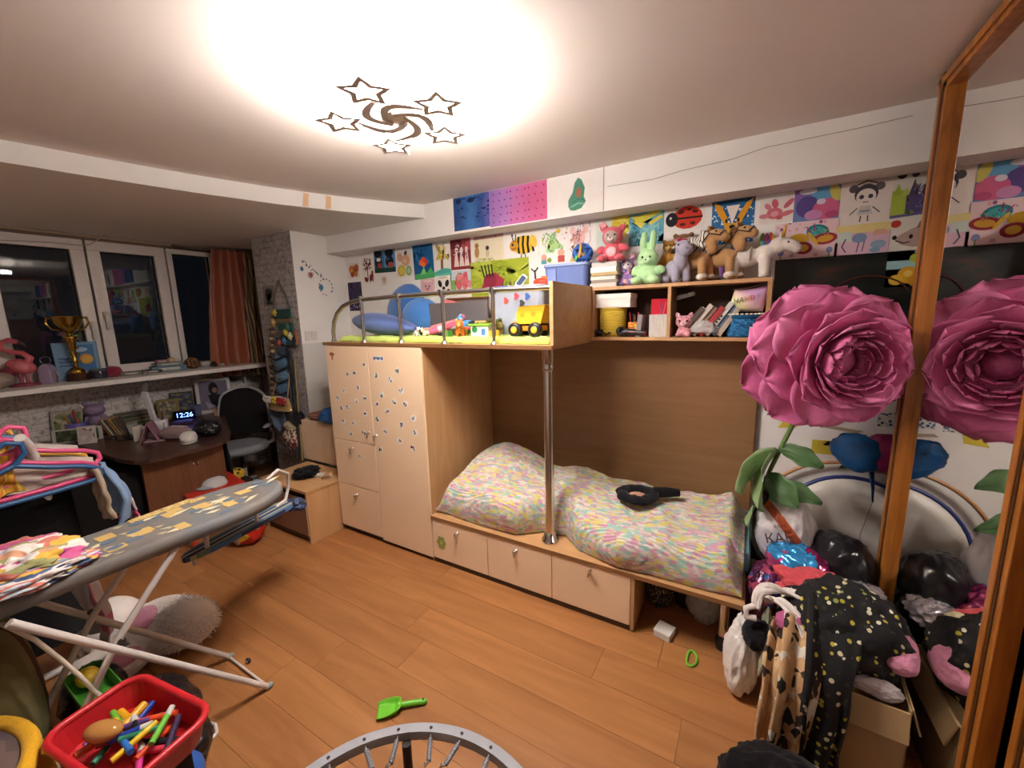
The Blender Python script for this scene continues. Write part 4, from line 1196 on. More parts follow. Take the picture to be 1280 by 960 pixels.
un = plush('white_unicorn_plush', 'white plush unicorn with rainbow mane at the right end of the shelf', 'soft toy', (-.025, 2.655, ZT), 82, 'd9d0c8',
      [((0, .04, .115), (.048, .085, .052)), ((0, -.055, .125), (.042, .05, .05)), ((0, -.115, .165), (.03, .045, .042), (20, 0, 0)), ((0, -.165, .16), (.03, .05, .03), (20, 0, 0)), ((0, -.195, .14), (.025, .025, .025)), ((-.02, -.125, .213), (.008, .006, .016)), ((.02, -.125, .213), (.008, .006, .016))],
      [([(-.028, -.06, .10), (-.03, -.062, .028)], [.03, .027]), ([(.028, -.06, .10), (.03, -.062, .028)], [.03, .027]), ([(-.028, .085, .10), (-.03, .09, .028)], [.032, .028]), ([(.028, .085, .10), (.03, .09, .028)], [.032, .028])],
      [('hoof', 'cfc6c2', [((x, y, .013), (.027, .027, .013))]) for x, y in ((-.03, -.062), (.03, -.062), (-.03, .09), (.03, .09))] +
      [('mane_lock', c, [((0, -.075 - .018 * (k % 3) + .012 * k, .19 + .012 * (k % 2)), (.013, .012, .034), (-20 + 8 * k, 0, 0))]) for k, c in enumerate(['7a4a9a', 'c0503c', 'd8a63a', '6fa848', '3f86b0', 'b85a90'])] +
      [('horn', 'd9a040', [([(0, -.13, .205), (0, -.145, .265)], [.011, .003])]), ('tail', '7a4f8c', [([(0, .12, .13), (0, .15, .09), (0, .15, .03)], [.016, .022, .01])]), ('saddle_band', 'c6bdb6', [([(.053, .01, .1), (.045, .01, .145), (0, .01, .168), (-.045, .01, .145), (-.053, .01, .1)], [.006] * 5)])] + eyes(.03, -.16, .172, .005))

# blue bin, ball
ct = thing('brown_carton', 'plain brown carton under the blue bin, mostly behind the bunk end panel', 'box', (-1.075, 2.63, 1.517))
G().box((0, 0, .165), (.27, .25, .33), M('matte', 'a07a50')).build('carton_body', ct, bevel=.003)
G().box((0, 0, .3305), (.05, .252, .001), M('satin', 'c2a273')).build('tape', ct)
bn = thing('blue_bin', 'periwinkle blue plastic bin on top at the bunk end panel', 'bin', (-1.075, 2.64, 1.850))
g = G()
def bin_shell(g, w, d, h, taper, mat, r=.03, t=.003):
    a, b, c, e = rrect(w * taper, d * taper, r), rrect(w, d, r), rrect(w - t * 2, d - t * 2, r), rrect(w * taper - t * 2, d * taper - t * 2, r)
    n = len(a)
    vs = [(x, y, 0) for x, y in a] + [(x, y, h) for x, y in b] + [(x, y, h) for x, y in c] + [(x, y, t) for x, y in e]
    fs = [tuple(range(n))[::-1], tuple(range(3 * n, 4 * n))]
    for k in range(3):
        fs += [(k * n + i, k * n + (i + 1) % n, (k + 1) * n + (i + 1) % n, (k + 1) * n + i) for i in range(n)]
    return g.add(vs, fs, mat)
bin_shell(g, .30, .21, .135, .94, M('plastic', '6478b4'))
g.build('bin_body', bn)
g = G()
g.prism(rrect(.315, .225, .035), .136, .152, M('plastic', '8ea2d4'))
g.build('lid', bn, bevel=.003)
g = G().tube([(-.13, -.112, .10), (-.13, -.125, .14), (-.13, -.118, .165)], .007, M('plastic', 'a4b6de'), 6).tube([(.13, -.112, .10), (.13, -.125, .14), (.13, -.118, .165)], .007, M('plastic', 'a4b6de'), 6)
G().box((-.09, -.109, .07), (.06, .004, .1), M('plastic', '7d90c6')).build('clip', bn)
rb = thing('rattle_ball', 'blue open lattice ball with a yellow and a green tab on the blue bin', 'ball', (-1.0, 2.66, 2.066))
bmx = bmesh.new()
bmesh.ops.create_icosphere(bmx, subdivisions=1, radius=.062)
bmesh.ops.dissolve_limit
g = G()
for e in bmx.edges:
    a, b = e.verts[0].co, e.verts[1].co
    mid = ((a + b) / 2).normalized() * .062
    g.tube([a, mid, b], .0085, M('plastic', '3a6fc0'), 6)
bmx.free()
g.build('lattice', rb)
G().tube([(.0, -.066, -.03), (.012, -.075, .0), (.015, -.07, .05)], .009, M('plastic', 'e0a53a'), 8).build('yellow_tab', rb)
G().tube([(-.03, -.064, -.035), (-.02, -.076, -.05), (-.01, -.072, -.02)], .008, M('plastic', '4fae4a'), 8).build('green_tab', rb)
for o_ in [rb]:
    o_.location.z = 2.003 + .066

# ------------------------------------------------ inside the wall shelf
ZS = 1.5285
WV = stripes('yellow_coil', ['c9a92e', 'd9bd45', 'b0902a'], 90, 2, .9, .01, .8)
bk = thing('yellow_basket', 'round yellow rope basket under a white box in the shelf', 'basket', (-.795, 2.675, ZS))
G().lathe([(.0, .0), (.076, .0), (.084, .02), (.086, .17), (.082, .172), (.078, .165), (.074, .01), (0, .008)], WV, 28).build('basket_wall', bk)
G().lathe([(.08, .166), (.089, .170), (.089, .178), (.08, .182)], M('fabric', 'c9ab34'), 28).build('rim', bk)
wb = thing('white_box', 'long flat white cardboard box on top of the yellow basket', 'box', (-.78, 2.68, ZS + .1835))
G().box((0, 0, .042), (.23, .16, .084), M('paper', 'e4dcd6')).build('box_body', wb, bevel=.003)
G().box((0, 0, .072), (.234, .164, .03), M('paper', 'eae3dd')).build('lid', wb, bevel=.002)
pc = thing('orange_pen_cup', 'small orange patterned square cup with pens in the shelf', 'pen cup', (-.648, 2.66, ZS))
g = G()
CUP = spots('orange_confetti', 'd88a3c', ['c23a34', 'e6d24a', '7fa84a', 'd8602c'], 120, .55)
g.prism([(-.036, -.03), (.036, -.03), (.036, .03), (-.036, .03)], 0, .09, CUP).build('cup', pc)
for k in range(5):
    x, y = -.024 + .012 * k, (-.012, .01, -.006, .014, 0)[k]
    G().tube([(x, y, .088), (x + .004 * (k - 2), y, .15 - .008 * (k % 3))], .0035, M('plastic', ['a03030', '303a6a', '8a5a30', 'c03a50', '3a3a3a'][k]), 6).build('pen', pc)
gb = book('grey_white_book', 'upright grey and white book leaning beside the pen cup in the shelf', '8c8284', (-.60, 2.585, ZS + .0), (.135, .12, .028), 0, -84)
wp = thing('white_pleated_holder', 'white pleated paper holder standing left of the shelf divider', 'holder', (-.499, 2.635, ZS))
g = G()
pts = [(-.05 + .1 * i / 20, -.035 + (.004 if i % 2 else -.004)) for i in range(21)] + [(.05, .03), (-.05, .03)]
g.prism(pts, 0, .135, M('paper', 'e2ddda')).build('pleats', wp)
rf = thing('red_folder', 'bright red plastic folder above the white pleated holder', 'folder', (-.508, 2.70, ZS))
G().box((0, 0, .115), (.10, .03, .23), M('gloss', 'c4283a')).build('folder_body', rf, bevel=.003)
for k in range(3):
    G().box((.005 + .012 * k, -.0165, .165), (.004, .002, .09), M('plastic', ['a03a70', '8a2a60', 'c46a80'][k]), ry=10 * (k - 1)).build('stripe', rf)
mc = thing('hair_dryer_brush', 'black cylindrical appliance with a round head lying in the left compartment', 'appliance', (-.665, 2.60, ZS + .03))
G().tube([(-.03, 0, 0), (.09, -.002, -.008)], [.024, .021], M('plastic', '262022'), 16).tube([(.09, -.002, -.008), (.1, -.002, -.009)], [.019, .016], M('plastic', '7a2a34'), 16).build('handle', mc)
G().lathe([(.0, -.022), (.026, -.02), (.032, 0), (.026, .02), (.014, .024), (.012, .012), (0, .01)], M('plastic', '201c1e'), 20, place(-.055, 0, .004, 75, 0, 20)).build('head', mc)
G().tube([(.0, -.026, .0), (.03, -.0265, .0)], .003, M('plastic', 'c44a60'), 6).build('button', mc)
cbm = G()
q = random.Random(5)
pts = [(-.90 + .11 * (i / 26) + .018 * math.sin(i * 1.3), 2.60 + .022 * math.cos(i * 1.7), ZS + .012 + .018 * abs(math.sin(i * .8))) for i in range(27)]
cbm.tube(pts, .0055, M('plastic', '1e1a1a'), 6)
cbm.box((-.865, 2.60, ZS + .036), (.05, .025, .02), M('plastic', '1e1a1a'), rz=30)
tag(cbm.build('black_cable_bundle'), 'coiled black charger cable in the left shelf compartment', 'cable')
# right compartment
LEOP = spots('pink_spotted_plush', 'd99aa4', ['8a4a58', 'c47a88'], 90, .36)
plush('pink_cat_plush', 'small pink spotted cat plush sitting in the right shelf compartment', 'soft toy', (-.352, 2.61, ZS), 0, '', [((0, 0, .03), (.04, .032, .034)), ((0, 0, .088), (.048, .036, .038)), ((-.036, 0, .126), (.016, .009, .02), (0, -20, 0)), ((.036, 0, .126), (.016, .009, .02), (0, 20, 0)), ((-.026, -.028, .013), (.018, .022, .013)), ((.026, -.028, .013), (.018, .022, .013))],
      parts=[('muzzle', 'e8c6ca', [((0, -.034, .078), (.018, .01, .012))]), ('nose', '5a2f38', [((0, -.044, .082), (.004, .003, .003))])] + eyes(.02, -.034, .094, .006), mat=LEOP, vox=.005)
q = random.Random(9)
for k, (c, w, dx, tilt, lab) in enumerate((('5a4a44', .155, -.335, -52, 'dark brown book leaning furthest left in the right shelf compartment'), ('c8bfb6', .165, -.295, -54, 'wide pale book leaning right of the dark brown one in the shelf'), ('8a7060', .15, -.262, -55, 'brown covered leaning book in the middle of the right shelf compartment'),
                                           ('b0363c', .15, -.222, -55, 'red spined book leaning in the right shelf compartment'), ('d8d4d0', .17, -.190, -56, 'white book with dark print leaning beside the red one'), ('5f6f8c', .15, -.155, -57, 'blue grey leaning book right of the white printed one'), ('b3a592', .14, -.128, -58, 'tan leaning book next to the zip pouch'))):
    o = book('leaning_book', lab, c, (dx - .03, 2.60 + .01 * (k % 3), ZS + .003), (w * 1.28, .12, .026), 0, tilt, group='leaning books in the wall shelf')
    if k == 4:
        g = G()
        for j in range(6):
            g.box((.03 + .02 * j, -.0006, .012), (.01, .001, .012), M('paper', '3a3a40'))
        g.build('cover_print', o)
book('flat_book', 'small brown book lying high on the leaning books', '54483e', (-.40, 2.62, ZS + .215), (.10, .1, .022), 0, -14)
gl = G()
heap((-.238, 2.605, ZS + .042), (.062, .03, .042), glass_mat('clear_film', 'dcdcdc', .25, 1.3, .55), 4, .5, 5, 28, 18, gl)
tag(gl.build('clear_plastic_bag'), 'crumpled clear plastic bag beside the pink cat plush', 'bag')
WEAVE = patch('blue_weave', ['1f5f94', '2a74ac', '185080', '3484b8'], 75, (1, 1, 2.2), .9, .9)
bb = thing('blue_basket', 'oval blue woven basket with a white tag in the right shelf compartment', 'basket', (-.045, 2.66, ZS))
g = G()
T = Matrix.Diagonal((1, .82, 1, 1))
g.lathe([(0, 0), (.082, 0), (.09, .012), (.092, .1), (.086, .104), (.082, .098), (.08, .014), (0, .01)], WEAVE, 32, T)
g.build('basket_wall', bb)
G().lathe([(.084, .1), (.096, .103), (.097, .118), (.06, .124), (0, .125)], M('fabric', '1d5680'), 32, T).build('lid', bb)
for k in range(26):
    a = 2 * PI * k / 26
    if math.sin(a) < .3:
        G().ell((.094 * math.cos(a), .078 * math.sin(a), .126), (.009, .006, .005), M('fabric', 'd8d2c6'), n=8, k=6).build('scallop', bb)
G().box((.045, -.0745, .05), (.045, .003, .016), M('fabric', 'c9b9a4'), rz=-18).build('tag', bb)
zp = thing('rainbow_pouch', 'pastel rainbow zip pouch with colourful letters on the blue basket', 'pouch', (-.035, 2.655, ZS + .134))
PAST, nt, b = base_mat('pastel_gradient')
v = mapped(nt)
sx = node(nt, 'ShaderNodeSeparateXYZ')
nt.links.new(v, sx.inputs[0])
ad = node(nt, 'ShaderNodeMath', operation='ADD')
nt.links.new(sx.outputs[0], ad.inputs[0])
nt.links.new(sx.outputs[2], ad.inputs[1])
mr = node(nt, 'ShaderNodeMapRange')
mr.inputs[1].default_value = -.06
mr.inputs[2].default_value = .18
nt.links.new(ad.outputs[0], mr.inputs[0])
rp = ramp(nt, ['a9d8cf', 'e6e0a0', 'e8c4c4', 'd8a8d0', 'c9a4dc'], mr.outputs[0], False)
nt.links.new(rp.outputs[0], b.inputs['Base Color'])
b.inputs['Roughness'].default_value = .4
g = G()
def pf(u, v):
    x = -.095 + .17 * u + .028 * v
    e = math.sin(PI * u) ** .35 * math.sin(PI * min(1, v * 1.02)) ** .35
    return (x, -.036 * e - .004, .004 + .122 * v - .012 * math.sin(u * 3) * v + .03 * u * v)
g.grid(pf, 16, 12, PAST)
g.grid(lambda u, v: (pf(u, v)[0], -pf(u, v)[1] - .006, pf(u, v)[2]), 16, 12, PAST)
g.build('pouch_body', zp)
def letters(txt, size, mat, T, parent, name, ext=.0008, align='CENTER'):
    cu = bpy.data.curves.new('txt', 'FONT')
    cu.body = txt
    cu.size = size
    cu.extrude = ext
    cu.align_x = align
    cu.align_y = 'CENTER'
    tmp = bpy.data.objects.new('txt', cu)
    me = bpy.data.meshes.new_from_object(tmp)
    bpy.data.objects.remove(tmp)
    me.materials.clear()
    me.materials.append(mat)
    o = bpy.data.objects.new(name, me)
    col.objects.link(o)
    o.parent = parent
    o.matrix_local = T
    return o
for k, (ch, c) in enumerate(zip('НАИВ!', ['3a5a6a', '7a9a4a', 'd8a63a', 'c85a6a', '5a86b8'])):
    letters(ch, .036, M('paper', c), place(-.055 + .026 * k, -.0425, .062 + .005 * k, 82, 0, 0), zp, 'letter')
G().tube([(-.075, -.004, .128), (.0, -.004, .133), (.09, -.004, .155)], .003, M('metal', 'b0a8a0'), 6).build('zip', zp)

# ------------------------------------------------ on the upper bunk
LIME = M('plush', 'bcd064')
def mat_fn(u, v):
    x = -2.69 + 1.735 * u
    y = 2.02 + .74 * v
    e = min(1, u / .02) * min(1, (1 - u) / .02)
    f = min(1, v / .03)
    zz = 1.518 + .035 * max(0, e) ** .4 * f ** .4 + .012 * noise.noise((x * 9, y * 9, 1)) * e + .006 * noise.noise((x * 40, y * 40, 3))
    return (x, y - .018 * (1 - (1 - f) ** 2) * 0 + .012 * noise.noise((x * 11, 5, zz)), max(1.5185, zz))
g = G().grid(mat_fn, 240, 50, LIME)
tag(g.build('lime_fleece', thick=.004), 'lime green fleece blanket covering the upper bunk', 'blanket')
BL = '4a72b0'
def cushion(name, label, loc, w, h, t, c, rx, rz, cat='cushion', fluff='plush', ry=0, pw=.42):
    g = G()
    def fn(s):
        def f(u, v):
            a, b_ = 2 * u - 1, 2 * v - 1
            e = max(0, (1 - a * a)) ** pw * max(0, (1 - b_ * b_)) ** pw
            k = 1 - .10 * (a * a * b_ * b_)
            return (a * w / 2 * k, b_ * h / 2 * k, s * t / 2 * e)
        return f
    g.grid(fn(1), 24, 20, M(fluff, c))
    g.grid(lambda u, v: fn(-1)(1 - u, v), 24, 20, M(fluff, c))
    o = g.build(name, merge=True)
    o.matrix_local = place(*loc, rx, ry, rz)
    return tag(o, label, cat)
# plain round stand-in cushions
g = G().ell((0, 0, 0), (.225, .10, .215), M('plush', '3d6fb4'))
o = tag(g.build('round_blue_cushion'), 'big plain round blue plush cushion leaning on the wall at the bunk left end', 'cushion')
o.matrix_local = place(-2.60, 2.64, 1.765, -14, 0, -8)
g = G().ell((0, 0, 0), (.175, .09, .14), M('plush', '4479bb'))
o = tag(g.build('oval_blue_cushion'), 'smaller plain oval blue plush cushion right of the big round one', 'cushion')
o.matrix_local = place(-2.25, 2.45, 1.695, -10, 6, 4)
g = G()
def spindle(u, v):
    a = 2 * PI * v
    x = -.36 + .72 * u
    r = .095 * math.sin(PI * min(1, u * .97 + .03)) ** .62 * (1 - .25 * u)
    return (x, 1.25 * r * math.cos(a), r * math.sin(a) * (1 - .1 * u) - .02 * u)
g.grid(spindle, 30, 20, M('plush', '6076b2'))
o = tag(g.build('long_blue_pillow', merge=True), 'long periwinkle blue pillow with pointed end behind the bunk rail', 'pillow')
o.matrix_local = place(-2.38, 2.19, 1.648, 0, 4, -4)
cx = thing('open_carton', 'tan cardboard carton at the wall behind the grey board', 'box', (-1.80, 2.66, 1.554))
g = G()
CARD = M('matte', 'a67a50')
for a, b in (((-.26, -.11, 0), (.26, -.106, .255)), ((-.26, .10, 0), (.26, .104, .255)), ((-.26, -.106, 0), (-.256, .10, .255)), ((.256, -.106, 0), (.26, .10, .255)), ((-.26, -.11, 0), (.26, .104, .004))):
    g.span(a, b, CARD)
g.build('carton_body', cx)
G().box((0, -.125, .262), (.5, .04, .004), CARD, rx=-12).build('flap', cx)
gb = thing('grey_board', 'dark grey folded board standing among the bunk toys', 'board', (-1.86, 2.44, 1.554))
G().box((-.13, -.01, .115), (.27, .012, .23), M('satin', '5c5658'), rz=10).build('panel', gb)
G().box((.13, -.005, .12), (.26, .012, .24), M('satin', '6a6466'), rz=-7).build('panel', gb)
g = G()
heap((-2.02, 2.50, 1.74), (.09, .05, .07), M('plush', 'd06a6a'), 5, .2, 3, 24, 16, g)
tag(g.build('coral_cloth'), 'coral red cloth lump between the oval cushion and grey board', 'cloth').location = (0, 0, 0)
# clear storage bin with lid
cl = thing('clear_bin', 'clear plastic storage bin with a pale pink lid on the bunk', 'bin', (-1.345, 2.49, 1.556))
CLEAR = glass_mat('clear_plastic', 'c9cfe0', .12, 1.3, .42)
g = G()
bin_shell(g, .42, .32, .28, .9, CLEAR, .04, .003)
g.build('bin_body', cl)
G().prism(rrect(.445, .345, .05), .281, .312, M('plastic', 'cdbdd4')).build('lid', cl, bevel=.004)
G().box((-.10, -.174, .30), (.14, .006, .022), M('plastic', '5a8ad0')).build('latch', cl)
for k, (x, z, s, c) in enumerate(((-.12, .14, .075, 'a8c4de'), (.02, .09, .055, 'd8cbc4'), (.1, .16, .05, 'c47a7a'), (.13, .07, .05, '7a8aa8'), (-.05, .06, .05, 'd8a0ac'), (.05, .2, .04, 'dcdce4'))):
    G().ell((x, -.03 + .02 * (k % 3), z), (s, s * .8, s * .9), M('plush', c)).build('soft_content', cl)
for k, (x, z, c) in enumerate(((.02, .245, 'c2485a'), (.1, .24, '3f5fa8'), (.06, .2, '3a3a3a'), (-.06, .22, 'b8504a'))):
    G().prism([(.018 * math.cos(t) * (1 + .4 * math.cos(3 * t)), .022 * math.sin(t)) for t in [2 * PI * i / 12 for i in range(12)]], 0, .0008, M('paper', c), place(x, -.1585, z, 90, 0, 0)).build('bin_sticker', cl)
# things on the lid / against the wall above it
rd = thing('red_toy_crab', 'dark red plush with black prongs lying behind the clear bin lid', 'soft toy', (-1.57, 2.70, 1.82))
G().ell((0, 0, 0), (.13, .05, .06), M('plush', '8f2c3c')).build('body', rd)
for k in range(5):
    G().tube([(-.06 + .03 * k, -.02, .04), (-.07 + .035 * k, -.02, .11)], [.006, .003], M('plastic', '2a2222'), 6).build('prong', rd)
rd.location.z = 1.82
ph = thing('toy_phone', 'white rimmed toy phone standing on the clear bin lid', 'toy', (-1.43, 2.60, 1.870), 0, None)
G().prism(rrect(.05, .10, .012), 0, .012, M('plastic', 'e0dedc'), place(0, 0, .045, 70, 35, 0)).build('phone_body', ph)
G().prism(rrect(.038, .075, .006), .0121, .0128, M('gloss', '33506a'), place(0, 0, .045, 70, 35, 0)).build('screen', ph)
rt_ = thing('red_toy_truck', 'red and orange toy piece with a black fork on the clear bin lid', 'toy', (-1.25, 2.56, 1.870))
G().ell((0, 0, .028), (.065, .04, .028), M('plastic', 'd04a30')).box((.03, 0, .05), (.05, .04, .03), M('plastic', 'e0703a')).build('toy_body', rt_)
g = G().tube([(-.05, 0, .05), (-.055, 0, .11)], .006, M('plastic', '25201e'), 6).tube([(-.08, 0, .12), (-.055, 0, .095), (-.03, 0, .125)], .005, M('plastic', '25201e'), 6).build('fork', rt_)

# dump truck
tr = thing('dump_truck', 'yellow and orange toy dump truck with black wheels by the bunk end panel', 'toy truck', (-1.125, 2.13, 1.555))
YEL, ORG = M('plastic', 'dcb12e'), M('plastic', 'd8862a')
g = G().box((0, 0, .05), (.20, .075, .03), ORG).box((-.07, 0, .075), (.06, .07, .03), ORG)
g.build('chassis', tr, bevel=.006)
g = G().prism([(-.075, 0), (.075, 0), (.105, .105), (-.06, .10), (-.08, .06)], -.05, .05, YEL, place(.02, 0, .075, 90, 0, 0))
g.build('dump_box', tr, bevel=.006)
for k, (x, z) in enumerate(((-.02, .125), (.05, .13))):
    G().prism([(.02 * math.cos(t) * (1 if i % 2 else .5), .02 * math.sin(t) * (1 if i % 2 else .5)) for i, t in enumerate([2 * PI * i / 10 for i in range(10)])], 0, .001, M('plastic', 'b8901e'), place(x, -.0505, z, 90, 0, 0)).build('emblem', tr)
for x in (-.065, .065):
    for y in (-.055, .055):
        w_ = G().lathe([(0, -.018), (.034, -.018), (.042, -.012), (.042, .012), (.034, .018), (0, .018)], M('plastic', '1c1a1a'), 24, place(x, y, .042, 90, 0, 0)).build('wheel', tr)
        G().lathe([(.020, 0), (.018, .003), (0, .003)], YEL, 16, place(x, y - .018 * (1 if y < 0 else -1), .042, 90 if y < 0 else -90, 0, 0)).build('hub_cap', w_)
bl = G().box((-.952, 2.25, 1.70), (.035, .15, .29), M('satin', '1d1c20'))
tag(bl.build('black_case', bevel=.004), 'thin black case standing against the bunk end panel', 'case').location = (0, 0, 0)

# loose toys in front of the grey board
def toy_figure(label, loc, rz, c, c2, s=1.0, group='loose toys on the upper bunk'):
    t = thing('toy_animal', label, 'toy', loc, rz, group)
    m = M('plastic', c)
    g = G().ell((0, 0, .035 * s), (.022 * s, .036 * s, .022 * s), m).ell((0, -.04 * s, .06 * s), .02 * s, m)
    for x in (-.012, .012):
        for y in (-.022, .024):
            g.tube([(x * s, y * s, .03 * s), (x * s * 1.2, y * s, 0)], .008 * s, m, 8)
    for x in (-.012, .012):
        g.ell((x * s, -.036 * s, .08 * s), (.006 * s, .005 * s, .01 * s), m, n=8, k=6)
    g.build('body', t, remesh=.004)
    G().ell((0, -.058 * s, .055 * s), (.011 * s, .008 * s, .009 * s), M('plastic', c2), n=10, k=8).build('muzzle', t)
    return t
ZL = 1.553
toy_figure('orange toy animal standing in front of the lime mat toys', (-1.62, 2.12, ZL), 30, 'd8702a', 'e89a4a', 1.35)
toy_figure('sky blue toy animal above the orange one', (-1.68, 2.28, ZL + .03), -40, '4f9ad8', 'a8d0ee', 1.3)
toy_figure('white toy animal with black patches at the tip of the long blue pillow', (-1.98, 2.10, ZL), 70, 'dcd8d2', '2c2828', .8)
toy_figure('small cream toy animal right of the pillow tip', (-1.92, 2.13, ZL), -30, 'd9cbb4', '8a6a4a', .75)
toy_figure('small dark blue toy animal before the oval cushion', (-2.02, 2.16, ZL), 10, '2c3a66', '5a6a9a', .8)
dl_ = thing('pink_doll_bundle', 'pink and skin coloured doll lying across the loose toys', 'doll', (-1.84, 2.24, ZL + .02), 25)
G().tube([(-.10, 0, .03), (.0, 0, .05), (.08, 0, .075)], [.022, .026, .02], M('plastic', 'd9848c'), 10).build('dress', dl_)
G().ell((.105, 0, .09), .026, M('plastic', 'd8a890'), n=12, k=10).build('head', dl_)
G().ell((.115, .004, .1), (.026, .028, .026), M('plush', 'b85a70'), n=12, k=10).build('hair', dl_)
G().tube([(-.10, -.01, .03), (-.17, -.02, .02)], .009, M('plastic', 'd8a890'), 8).build('leg', dl_)
G().tube([(-.10, .01, .03), (-.16, .03, .03)], .009, M('plastic', 'd8a890'), 8).build('leg', dl_)
pb = thing('pink_tube_toy', 'bright pink long toy lying beside the doll', 'toy', (-1.80, 2.16, ZL + .03), 35)
G().tube([(-.09, 0, 0), (.09, 0, .045)], [.018, .022], M('plastic', 'd0527c'), 12).build('tube', pb)
G().tube([(-.03, 0, .016), (.01, 0, .026)], [.0225, .0235], M('plastic', 'e8c6d0'), 12).build('band', pb)
ph_ = thing('green_play_house', 'white and green toy house box with a tree picture', 'toy', (-1.475, 2.15, ZL))
G().box((0, 0, .035), (.13, .06, .07), M('plastic', 'd8dcd8')).build('house_body', ph_, bevel=.003)
G().box((0, 0, .075), (.16, .08, .012), M('plastic', '7fc03c')).build('roof', ph_, bevel=.003)
G().prism([(.022 * math.cos(t), .02 * math.sin(t)) for t in [2 * PI * i / 12 for i in range(12)]], 0, .001, M('plastic', '2f7a44'), place(-.035, -.0305, .045, 90, 0, 0)).build('tree_print', ph_)
G().box((.03, -.0305, .03), (.03, .002, .04), M('plastic', '4a78b8')).build('door', ph_)
for k, (x, y, z, c, s, lab) in enumerate(((-1.58, 2.26, .05, '6fc0e0', .030, 'light blue round toy block'), (-1.55, 2.2, .02, '7cc43a', .034, 'lime green round toy block'), (-1.74, 2.13, .0, '4f9a3a', .028, 'dark green toy block in front'), (-1.66, 2.2, .01, 'e0b93a', .026, 'yellow toy block behind the orange animal'), (-1.44, 2.28, .05, '8a7a3a', .034, 'olive toy block by the clear bin'), (-1.38, 2.14, .0, 'd8a62a', .03, 'mustard toy block beside the play house'))):
    t = thing('toy_block', lab + ' on the upper bunk', 'toy', (x, y, ZL + z), 20 * k, 'loose toys on the upper bunk')
    G().prism([(s * (1 + .25 * math.cos(4 * a)) * math.cos(a), s * (1 + .25 * math.cos(4 * a)) * math.sin(a)) for a in [2 * PI * i / 20 for i in range(20)]], 0, s * 1.3, M('plastic', c)).build('block', t, bevel=.004)
    G().lathe([(s * .45, 0), (s * .45, s * .2), (0, s * .2)], M('plastic', c), 14, place(0, 0, s * 1.3)).build('stud', t)
for k, (x, y, z, l, a, c) in enumerate(((-1.72, 2.2, .06, .10, 20, 'd8d2c8'), (-1.60, 2.24, .09, .12, -25, '3a3a34'), (-1.50, 2.22, .09, .14, 8, 'c8a86a'), (-1.42, 2.2, .10, .12, -12, '5a5a3a'), (-1.54, 2.16, .05, .12, 30, 'd8502c'), (-1.88, 2.17, .02, .10, 15, '9a6ab0'))):
    t = thing('toy_stick', ['white', 'charcoal', 'tan', 'olive', 'red orange', 'violet'][k] + ' toy bar lying loose among the bunk toys', 'toy', (x, y, ZL + z), a, 'toy bars on the upper bunk')
    G().box((0, 0, 0), (l, .022, .018), M('plastic', c), ry=-8 + 4 * k).build('bar', t, bevel=.005)
    G().ell((l / 2, 0, (8 - 4 * k) * -.0008), .013, M('plastic', c), n=10, k=8).build('knob', t)

q = random.Random(41)
for k, (c, nm) in enumerate((('c84a3a', 'brick red'), ('e0c04a', 'pale yellow'), ('3f8ac0', 'mid blue'), ('e8e2da', 'white'), ('8ac04a', 'grass green'), ('d87a9a', 'rose'), ('6a5aa0', 'violet'), ('e08a3a', 'tangerine'), ('2f9a8a', 'teal'), ('c0a070', 'sand'))):
    x, y = -1.86 + .046 * k + q.uniform(-.015, .015), 2.29 + .05 * (k % 3)
    t = thing('toy_brick', nm + ' small toy brick in the pile before the grey board', 'toy', (x, y, ZL + .012 * (k % 4)), q.uniform(0, 90), 'loose toys on the upper bunk')
    s_ = q.uniform(.026, .04)
    G().box((0, 0, s_ * .6), (s_ * 2, s_ * 1.2, s_ * 1.2), M('plastic', c), ry=q.uniform(-20, 20)).build('brick_body', t, bevel=.004)
    G().lathe([(s_ * .35, s_ * 1.1), (s_ * .35, s_ * 1.45), (0, s_ * 1.45)], M('plastic', c), 12).build('stud', t)
# ------------------------------------------------ giant paper flower
PINK = [plaster('petal_pink_%d' % i, c, .05, 5, .5, .02) for i, c in enumerate(('d0669a', 'da74a6', 'e07eae'))]
fl_ = thing('giant_paper_flower', 'giant magenta paper peony on a green stem before the mirror', 'paper flower', (.345, 2.30, 1.445), 0)
F = place(-.005, 0, 0, 90, 0, 24)
def petal_mesh(Lp, Wp, cup, curl, seed, mat):
    g = G()
    q = seed * 7.3
    nu, nv = 10, 9
    def fn(u, v):
        a = 2 * u - 1
        # rounded fan outline: straight narrow foot, broad round tip
        wd = Wp * (.34 + .66 * math.sin(PI / 2 * min(1, v / .62)) ** 1.1)
        if v > .62:
            wd *= math.sqrt(max(.0, 1 - ((v - .62) / .385) ** 2))
        x = Lp * v + .02 * Lp * math.sin(a * 6 + q) * v
        y = a * wd / 2
        z = cup * Lp * (.16 * a * a * (1 - .4 * v) + .26 * v * v)
        z -= curl * Lp * .9 * max(0, v - .66) ** 2 * 2
        z += .030 * Lp * v * v * math.sin(a * 4.2 + q) + .022 * Lp * noise.noise((a * 2 + q, v * 3, q))
        return (x, y, z)
    g.grid(fn, nu, nv, mat)
    me_o = g.build('petal', fl_)
    md = me_o.modifiers.new('t', 'SOLIDIFY')
    md.thickness = .0022
    return me_o
q = random.Random(21)
